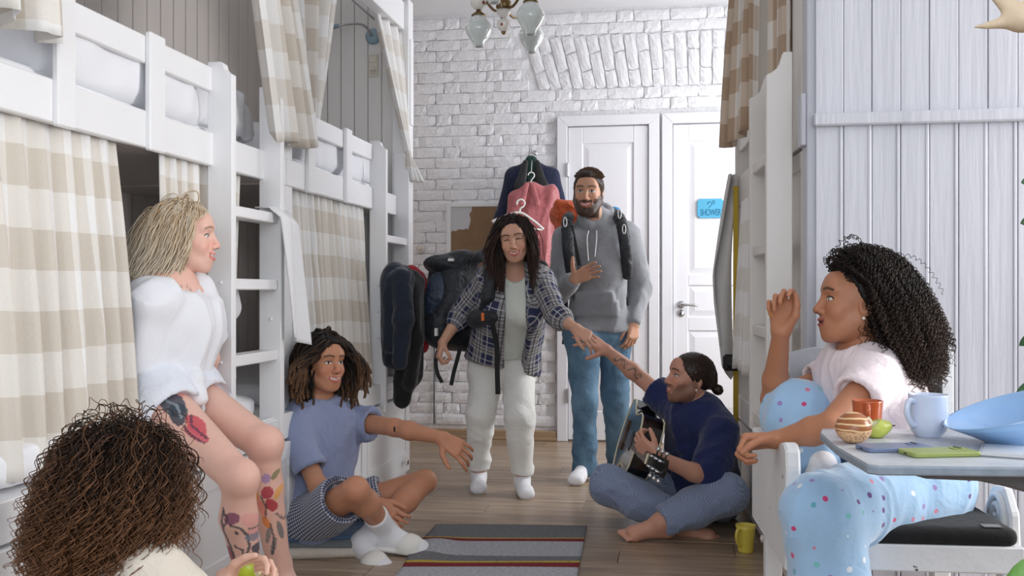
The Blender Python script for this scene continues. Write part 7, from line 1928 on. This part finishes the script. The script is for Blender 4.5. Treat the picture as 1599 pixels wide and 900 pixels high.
# ================================================================== BACKPACKS
def strap(name, pts, w, parent, m=None, n=26, out=None):
    """Flat webbing along a spline."""
    q = spline(pts, n); T = np.gradient(q, axis=0); T /= np.linalg.norm(T, axis=1)[:, None]
    V = []
    for p, t in zip(q, T):
        o_ = nrm(out if out is not None else -VIEW_F); sd = nrm(np.cross(t, o_)); nn = np.cross(sd, t)
        V += [p - sd * w / 2 - nn * 0.002, p + sd * w / 2 - nn * 0.002, p + sd * w / 2 + nn * 0.002, p - sd * w / 2 + nn * 0.002]
    Fc = []
    for i in range(len(q) - 1):
        for j in range(4): k = (j + 1) % 4; Fc.append((i * 4 + j, i * 4 + k, (i + 1) * 4 + k, (i + 1) * 4 + j))
    k = (len(q) - 1) * 4; Fc += [(3, 2, 1, 0), (k, k + 1, k + 2, k + 3)]
    return mesh_obj(name, V, Fc, m or WEB, parent)
def pack_dark():
    ctr = PP(712, 470, 5.60)
    t = thing('backpack', 'big black and navy trekking backpack on the back of the plaid shirt person', 'backpack', tuple(ctr))
    M_ = frame(dirv(0.55, -0.85, 0), dirv(0.22, 0, 1))
    up_ = M_[:, 2]
    soft('pack_body', [rbox(PP(712, 480, 5.58), (0.165, 0.135, 0.235), M_, 0.08), ell(PP(690, 505, 5.48), (0.11, 0.09, 0.13), M_, 0.05)], 0.009, PACK, t, 2, [(0.010, 9, (0.4, 0.2, 1), 111)])
    soft('pack_lid', [ell(PP(703, 417, 5.56), (0.15, 0.125, 0.062), M_, 0.03), ell(PP(725, 405, 5.56), (0.09, 0.10, 0.05), M_, 0.03)], 0.008, PACK, t, 2, [(0.007, 12, (1, 0.2, 0.2), 113)])
    soft('side_pocket', [ell(PP(680, 462, 5.44), (0.055, 0.05, 0.13), M_, 0.02)], 0.008, PACK_B, t, 2, [(0.005, 12, (0, 0.2, 1), 115)])
    WTAG = mat('white_print', S(230, 230, 230), 0.6, 0)
    for px, py, w, h in ((681, 519, 0.016, 0.042), (704, 406, 0.03, 0.016)):
        q = PP(px, py, 5.345 if py > 500 else 5.425); box('label_patch', q[0] - w / 2, q[0] + w / 2, q[1] - 0.002, q[1] + 0.03, q[2] - h / 2, q[2] + h / 2, WTAG, t, 0.002)
    # shoulder harness, hip belt, hanging webbing
    soft('shoulder_strap', [cone(PP(*a), PP(*b_), r, None, 0.02, (VIEW_F, 0.5)) for a, b_, r in (((742, 402, 5.46), (762, 398, 5.28), 0.036), ((762, 398, 5.28), (768, 425, 5.12), 0.036), ((768, 425, 5.12), (762, 462, 5.10), 0.034), ((762, 462, 5.10), (752, 492, 5.16), 0.026))], 0.008, PACK, t, 2)
    soft('shoulder_strap', [cone(PP(*a), PP(*b_), 0.03, None, 0.02, (VIEW_F, 0.5)) for a, b_ in (((835, 418, 5.42), (846, 418, 5.24)), ((846, 418, 5.24), (852, 440, 5.16)))], 0.008, PACK, t, 2)
    soft('hip_belt', [cone(PP(738, 500, 5.45), PP(745, 498, 5.16), 0.045, None, 0.02), cone(PP(745, 498, 5.16), PP(768, 496, 5.09), 0.045, 0.036, 0.02, (VIEW_F, 0.6))], 0.008, PACK, t, 2)
    q = PP(755, 495, 5.045); box('orange_logo', q[0] - 0.006, q[0] + 0.006, q[1] - 0.02, q[1] + 0.004, q[2] - 0.02, q[2] + 0.02, mat('orange_print', S(222, 110, 40), 0.6, 0), t, 0.001)
    strap('webbing', [PP(768, 500, 5.06), PP(776, 540, 5.10), PP(777, 580, 5.12), PP(778, 616, 5.13)], 0.026, t)
    strap('webbing', [PP(720, 540, 5.44), PP(715, 560, 5.44), PP(709, 582, 5.44), PP(705, 602, 5.44)], 0.022, t)
    strap('webbing', [PP(684, 548, 5.24), PP(681, 566, 5.24), PP(684, 584, 5.24), PP(691, 598, 5.24)], 0.020, t)
pack_dark()
def pack_orange():
    ORG = cloth_mat('orange_pack_nylon', (196, 82, 30), 0.5, 14, 0.12, 0.6, 0.1); BLU = cloth_mat('bright_blue_nylon', (40, 140, 196), 0.3, 14, 0.1, 0.6, 0.1)
    t = thing('backpack', 'orange and black backpack on the back of the grey hoodie person', 'backpack', PP(930, 420, 6.1))
    M_ = frame(dirv(-0.25, -1, 0), UP)
    soft('pack_body', [rbox(PP(938, 440, 6.08), (0.165, 0.11, 0.25), M_, 0.07)], 0.010, PACK, t, 2, [(0.008, 9, (0.4, 0.2, 1), 121)])
    soft('pack_lid', [ell(PP(910, 338, 6.02), (0.185, 0.11, 0.085), M_, 0.03), rbox(PP(885, 338, 5.97), (0.06, 0.06, 0.10), M_, 0.04, 0.03)], 0.009, ORG, t, 2, [(0.022, 10, (1, 0.2, -0.4), 123), (0.008, 24, (1, 0.2, -0.4), 125)])
    soft('blue_flap', [ell(PP(958, 330, 5.90), (0.05, 0.05, 0.028), M_, 0.02)], 0.007, BLU, t, 2)
    soft('lower_pocket', [ell(PP(990, 485, 5.98), (0.04, 0.08, 0.17), M_, 0.02)], 0.008, PACK, t, 2)
    for pts, r in ((((889, 338, 5.80), (886, 352, 5.58), (888, 390, 5.52), (894, 432, 5.56)), 0.022), (((960, 333, 5.86), (970, 346, 5.64), (977, 385, 5.60), (980, 430, 5.66)), 0.022)):
        q = [PP(*p) for p in pts]; q = spline(q, 12)
        soft('shoulder_strap', [cone(q[i], q[i + 1], 0.030, None, 0.01, (VIEW_F, 0.45)) for i in range(len(q) - 1)], 0.007, PACK, t, 2)
    strap('webbing', [PP(892, 352, 5.545), PP(898, 380, 5.535), PP(905, 415, 5.56)], 0.022, t)
    strap('webbing', [PP(985, 470, 5.82), PP(986, 505, 5.80), PP(984, 535, 5.80)], 0.03, t)
    strap('webbing', [PP(884, 470, 5.78), PP(884, 505, 5.78), PP(881, 538, 5.78)], 0.024, t)
    for px, py, d in ((883, 347, 5.51), (968, 334, 5.61), (975, 358, 5.55)):
        lp_ = [PP(px, py, d) + VIEW_R * 0.009 * math.cos(a) + UP * 0.026 * math.sin(a) for a in np.linspace(0, 2 * math.pi, 17)]
        tube('carabiner', lp_, 0.003, mat('white_enamel', S(228, 228, 230), 0.3, 0), t, 6)
pack_orange()

# ================================================================== CLOTHES ON THE WALL AND ON THE FAR BUNK LADDER
NAVYJ = cloth_mat('navy_wool', (24, 32, 62), 0.3, 10, 0.12); BLK = cloth_mat('black_satin', (20, 21, 24), 0.2, 12, 0.1, 0.4); GRNL = cloth_mat('green_lining', (22, 62, 54), 0.2, 14, 0.1); PNK = cloth_mat('dusty_pink_satin', (186, 104, 108), 0.5, 9, 0.08, 0.45, 0.3)
HANG = mat('white_hanger_plastic', S(236, 234, 230), 0.3, 0)
yv = A_(0, 1, 0)
def blazer():
    d = 7.02
    t = thing('blazer', 'navy blazer with black lapels on a hanger on the brick wall', 'jacket', PP(830, 300, d))
    q = [cone(PP(830, 262, d), PP(803, 274, d), 0.05, 0.045, 0.03, (yv, 0.7)), cone(PP(830, 262, d), PP(858, 273, d), 0.05, 0.045, 0.03, (yv, 0.7)), cone(PP(830, 305, d), PP(828, 440, d), 0.165, 0.19, 0.04, (yv, 0.38)), cone(PP(802, 276, d), PP(786, 340, d), 0.058, 0.056, 0.03, (yv, 0.7)), cone(PP(786, 340, d), PP(779, 430, d), 0.056, 0.05, 0.02, (yv, 0.7)),
         cone(PP(860, 275, d), PP(877, 340, d), 0.058, 0.056, 0.03, (yv, 0.7)), cone(PP(877, 340, d), PP(882, 420, d), 0.056, 0.05, 0.02, (yv, 0.7))]
    b_ = soft('jacket_body', q + [cone(PP(830, 245, d - 0.05), PP(830, 290, d - 0.09), 0.035, 0.02, 0.01, op='s')], 0.009, NAVYJ, t, 2, [(0.006, 9, (0.15, 0, 1), 131)])
    for sx in (-1, 1):
        soft('lapel', [cone(PP(830 + sx * 9, 254, d - 0.055), PP(830 + sx * 17, 290, d - 0.085), 0.022, 0.040, 0.01, (yv, 0.4)), cone(PP(830 + sx * 17, 290, d - 0.085), PP(830 + sx * 6, 350, d - 0.095), 0.040, 0.018, 0.01, (yv, 0.4))], 0.007, BLK, t, 1)
    soft('lining', [cone(PP(830, 252, d - 0.02), PP(830, 300, d - 0.05), 0.045, 0.03, 0.01, (yv, 0.6))], 0.007, GRNL, t, 1)
    hang_hook(t, 832, 246, d - 0.03, 1.0)
def hang_hook(parent, px, py, d, s, m=None):
    c = PP(px, py, d); r = 0.018 * s
    pts = [c + VIEW_R * (-r) + UP * 0.0] + [c + VIEW_R * r * math.cos(a) + UP * r * math.sin(a) for a in np.linspace(math.pi, -0.3 * math.pi, 12)] + [c - UP * r * 1.6, c - UP * r * 3.0]
    return tube('hanger_hook', pts, 0.0035 * s, m or HANG, parent, 8)
blazer()
hk = PP(832, 240, 7.1); ck_ = thing('coat_hook', 'small iron coat hook above the blazer on the brick wall', 'hook', tuple(hk))
tube('hook_arm', spline([A_(hk[0], Y_BACK, hk[2] + 0.02), A_(hk[0], Y_BACK - 0.08, hk[2] + 0.015), A_(hk[0], Y_BACK - 0.13, hk[2] + 0.004), A_(hk[0], Y_BACK - 0.14, hk[2] + 0.02)], 12), 0.005, METAL, ck_, 8)
lathe('hook_plate', [(0.0, 0), (0.02, 0), (0.018, 0.006), (0.0, 0.008)], (hk[0], Y_BACK - 0.004, hk[2] + 0.02), METAL, ck_, 14, xf=lambda x, y, z: (x, -z, y))
def shirt_pink():
    d = 6.90
    t = thing('satin_shirt', 'dusty pink satin shirt on a white hanger in front of the blazer', 'shirt', PP(835, 340, d))
    q = [cone(PP(828, 294, d), PP(806, 308, d), 0.038, 0.042, 0.03, (yv, 0.7)), cone(PP(828, 294, d), PP(858, 306, d), 0.038, 0.042, 0.03, (yv, 0.7)), cone(PP(832, 338, d), PP(836, 460, d), 0.15, 0.165, 0.05, (yv, 0.36)), cone(PP(806, 310, d), PP(798, 370, d), 0.046, 0.05, 0.03, (yv, 0.7)), cone(PP(862, 304, d), PP(870, 370, d), 0.055, 0.05, 0.03, (yv, 0.7)), cone(PP(870, 370, d), PP(872, 450, d), 0.05, 0.042, 0.02, (yv, 0.7))]
    soft('shirt_body', q + [cone(PP(826, 290, d - 0.05), PP(824, 330, d - 0.09), 0.028, 0.016, 0.01, op='s')], 0.008, PNK, t, 2, [(0.014, 7, (0.1, 0, 1), 141), (0.006, 15, (0.4, 0, 1), 143)])
    for sx, a in ((-1, 0.024), (1, 0.026)):
        soft('collar', [cone(PP(827 + sx * 4, 288, d - 0.05), PP(827 + sx * 12, 318, d - 0.10), 0.018, 0.024, 0.01, (yv, 0.4))], 0.006, PNK, t, 1)
    hang_hook(t, 830, 274, d - 0.05, 1.2)
    tube('hanger_wire', [PP(830, 270, d - 0.05), PP(831, 256, d + 0.03), A_(hk[0], Y_BACK - 0.13, hk[2] + 0.006)], 0.002, HANG, t, 6)
shirt_pink()
def hanger(label, c, s, tilt):
    t = thing('clothes_hanger', label, 'hanger', tuple(c), group=None)
    X = lambda u, v: c + VIEW_R * (u * math.cos(tilt) - v * math.sin(tilt)) * s + UP * (u * math.sin(tilt) + v * math.cos(tilt)) * s
    tube('hook', spline([X(-0.03, 0.055), X(-0.028, 0.085), X(0.0, 0.10), X(0.026, 0.08), X(0.02, 0.05), X(0, 0.03), X(0, 0)], 24), 0.0075 * s, HANG, t, 8)
    tube('shoulder_bar', spline([X(-0.20, -0.10), X(-0.12, -0.05), X(0, 0.0), X(0.12, -0.05), X(0.20, -0.10)], 20), 0.009 * s, HANG, t, 8)
    tube('trouser_bar', [X(-0.19, -0.105), X(0.19, -0.105)], 0.006 * s, HANG, t, 8)
hanger('thick white plastic hanger with its hook over the pink shirt', PP(812, 332, 6.80), 0.9, -0.15)
hanger('thick white plastic hanger low on the blazer sleeve', PP(790, 356, 6.90), 0.8, 0.7)

JKT = cloth_mat('dark_denim_jacket', (26, 36, 54), 0.4, 10, 0.15); JKB = cloth_mat('black_jacket', (18, 18, 22), 0.4, 10, 0.15); JKR = cloth_mat('red_jacket', (168, 28, 40), 0.4, 10, 0.1)
def hung(name, label, m, parts, seed):
    o = soft(name, [cone(PP(*a), PP(*b_), r0, r1, 0.03, fl) for a, b_, r0, r1, fl in parts], 0.007, m, None, 2, [(0.014, 9, (0.1, 0.1, 1), seed), (0.006, 20, (0.3, 0.1, 1), seed + 1)])
    return tag(o, label, 'jacket')
fx = (VIEW_R * 0.3 + VIEW_F, 0.55)
hung('jacket', 'dark denim jacket hanging on the far ladder', JKT, [((620, 428, 5.33), (632, 434, 5.28), 0.045, 0.035, None), ((618, 440, 5.31), (617, 556, 5.31), 0.07, 0.062, fx), ((628, 436, 5.26), (630, 500, 5.22), 0.045, 0.04, None), ((630, 500, 5.22), (624, 566, 5.22), 0.04, 0.032, None), ((613, 440, 5.28), (613, 540, 5.27), 0.036, 0.036, None)], 151)
hung('jacket', 'black jacket hanging beside the dark denim one', JKB, [((632, 432, 5.42), (648, 440, 5.40), 0.045, 0.035, None), ((641, 446, 5.41), (641, 585, 5.41), 0.075, 0.07, fx), ((645, 450, 5.36), (650, 530, 5.32), 0.042, 0.038, None), ((650, 530, 5.32), (640, 600, 5.34), 0.038, 0.034, None), ((632, 560, 5.38), (628, 622, 5.38), 0.052, 0.046, fx)], 153)
hung('jacket', 'red jacket showing behind the black one', JKR, [((644, 428, 5.52), (654, 446, 5.50), 0.036, 0.04, None), ((652, 450, 5.52), (656, 540, 5.52), 0.05, 0.04, fx)], 155)
# ---- white framed board with torn brown paper on the brick wall
def picture():
    y1 = Y_BACK - 0.012; y0 = y1 - 0.022
    t = thing('picture_frame', 'white framed board with torn brown paper leaning on the brick wall', 'picture', (-1.45, y0, 1.2))
    x0, x1, z0, z1 = -1.675, -1.10, 0.98, 1.728; w = 0.032
    MAP = mat('torn_brown_paper', S(146, 116, 88), 0.9, 0.15, 12, 0.3, 30); BD = mat('pale_board', S(206, 206, 210), 0.8, 0.03)
    for nm, a in (('frame_side', (x0, x0 + w, z0, z1)), ('frame_side', (x1 - w, x1, z0, z1)), ('frame_top', (x0 + w, x1 - w, z1 - w, z1)), ('frame_bottom', (x0 + w, x1 - w, z0, z0 + w))):
        box(nm, a[0], a[1], y0 - 0.006, y1, a[2], a[3], WHITE, t, 0.004)
    box('board', x0 + w, x1 - w, y0 + 0.006, y1, z0 + w, z1 - w, BD, t, 0)
    xl, xr, zt = x0 + w + 0.002, x1 - w - 0.002, z1 - w - 0.002
    poly = [(xl, z0 + 0.04), (xr, z0 + 0.04), (xr, zt), (xl + 0.155, zt), (xl + 0.152, zt - 0.03), (xl + 0.135, zt - 0.05), (xl + 0.145, zt - 0.09), (xl + 0.138, zt - 0.13), (xl + 0.125, zt - 0.165), (xl + 0.115, zt - 0.155), (xl + 0.09, zt - 0.165), (xl + 0.06, zt - 0.16), (xl + 0.03, zt - 0.175), (xl + 0.012, zt - 0.17), (xl, zt - 0.18)]
    prism('torn_paper', poly, y0 + 0.003, y0 + 0.006, lambda u, v, a: (u, a, v), MAP, t, 0)
picture()
q = P(655, 388, 7.30)
sw = thing('wall_switch', 'old round switch with bare patch on the brick wall', 'switch', (q.x, Y_BACK - 0.01, q.z))
lathe('switch_base', [(0.0, 0), (0.036, 0), (0.034, 0.012), (0.0, 0.016)], (q.x, Y_BACK - 0.004, q.z), CREAM, sw, 20, xf=lambda x, y, z: (x, -z, y))
lathe('switch_knob', [(0.0, 0), (0.016, 0), (0.014, 0.018), (0.0, 0.02)], (q.x, Y_BACK - 0.018, q.z), CRPL, sw, 16, xf=lambda x, y, z: (x, -z, y))

# ================================================================== CHANDELIER
def chandelier():
    d = 4.6; c = PP(787, 12, d)
    OPAL = mat('opal_glass', S(226, 234, 232), 0.12, 0.02, coat=0.4, trans=0.25); BR = mat('antique_brass', S(134, 112, 78), 0.35, 0.1, 20, metal=0.9)
    PF = mat('flowered_white_porcelain', S(236, 232, 226), 0.2, 0.02)
    N, L, b = nodes(PF); tc = N.new('ShaderNodeTexCoord'); vo = N.new('ShaderNodeTexVoronoi'); vo.inputs['Scale'].default_value = 30; L.new(tc.outputs['Object'], vo.inputs['Vector'])
    lt = N.new('ShaderNodeMath'); lt.operation = 'LESS_THAN'; lt.inputs[1].default_value = 0.25; L.new(vo.outputs['Distance'], lt.inputs[0])
    src = b.inputs['Base Color'].links[0].from_socket; mx = N.new('ShaderNodeMix'); mx.data_type = 'RGBA'; mx.inputs[7].default_value = S(150, 84, 84); L.new(lt.outputs[0], mx.inputs[0]); L.new(src, mx.inputs[6]); L.new(mx.outputs[2], b.inputs['Base Color'])
    t = thing('chandelier', 'brass chandelier with white opal glass shades and flowered porcelain balls', 'chandelier', (c[0], c[1], Z_CEIL))
    tube('rod', [c + UP * 0.03, A_(c[0], c[1], Z_CEIL - 0.05)], 0.008, BR, t, 10)
    lathe('ceiling_rose', [(0.0, 0), (0.02, 0.0), (0.055, 0.045), (0.055, 0.05), (0.0, 0.05)], (c[0], c[1], Z_CEIL - 0.05), BR, t, 24)
    lathe('hub', [(0.0, -0.015), (0.022, -0.015), (0.036, 0.0), (0.034, 0.03), (0.02, 0.036), (0.0, 0.036)], tuple(c + UP * 0.0), BR, t, 24)
    lathe('porcelain_bowl', [(0.0, -0.05), (0.012, -0.05), (0.03, -0.03), (0.036, -0.012), (0.0, -0.01)], tuple(c), PF, t, 24)
    lathe('porcelain_ball', [(0.0, -0.112), (0.012, -0.11), (0.026, -0.098), (0.0325, -0.08), (0.028, -0.062), (0.012, -0.052), (0.0, -0.052)], tuple(c), PF, t, 24)
    lathe('finial', [(0.0, -0.126), (0.008, -0.122), (0.012, -0.112), (0.0, -0.110)], tuple(c), BR, t, 14)
    def shade(px, py, dd):
        q = PP(px, py, dd)          # centre of the glass
        a = lathe('glass_shade', [(0.0, 0.062), (0.026, 0.062), (0.030, 0.056), (0.050, 0.036), (0.064, 0.008), (0.060, -0.018), (0.042, -0.048), (0.026, -0.066), (0.024, -0.084), (0.020, -0.084), (0.021, -0.066), (0.036, -0.048), (0.055, -0.018), (0.058, 0.008), (0.045, 0.034), (0.0, 0.055)], tuple(q), OPAL, t, 28)
        lathe('shade_cap', [(0.0, 0.062), (0.034, 0.058), (0.034, 0.064), (0.014, 0.078), (0.010, 0.09), (0.0, 0.09)], tuple(q), BR, a, 20)
        lathe('porcelain_ball', [(0.0, 0.086), (0.018, 0.09), (0.036, 0.108), (0.039, 0.126), (0.034, 0.145), (0.015, 0.158), (0.0, 0.158)], tuple(q), PF, a, 24)
        e = q + UP * 0.16; tube('arm', spline([c + UP * 0.012, c + (e - c) * A_(0.35, 0.35, 0) - UP * 0.012, c + (e - c) * A_(0.8, 0.8, 0) + UP * 0.05, e + UP * 0.02, e], 20), 0.0065, BR, t, 8)
    shade(748, 45, 4.62); shade(829, 25, 4.42); shade(830, 56, 4.95); shade(772, -25, 4.35); shade(790, -20, 4.98)
chandelier()

# ================================================================== look-alikes share a group
GROUPS = {'curtain': 'check curtains of the bunk beds', 'mattress': 'white mattresses in the bunk beds', 'duvet': 'white duvets in the bunk beds', 'jacket': 'jackets hung up in the room', 'hanger': 'white plastic hangers on the wall', 'phone': 'smartphones on the table',
          'mug': 'mugs in the room', 'cushion': 'flat cushions piled on the floor', 'backpack': 'backpacks of the arriving people', 'bunk bed': 'white bunk beds', 'towel': 'towels on the bunk beds', 'person': 'people gathered in the room', 'shirt': 'shirts hung up', 'plant': 'houseplants by the table'}
for o in list(scene.objects):
    if o.parent is None and o.get('category') in GROUPS:
        o['group'] = GROUPS[o['category']]
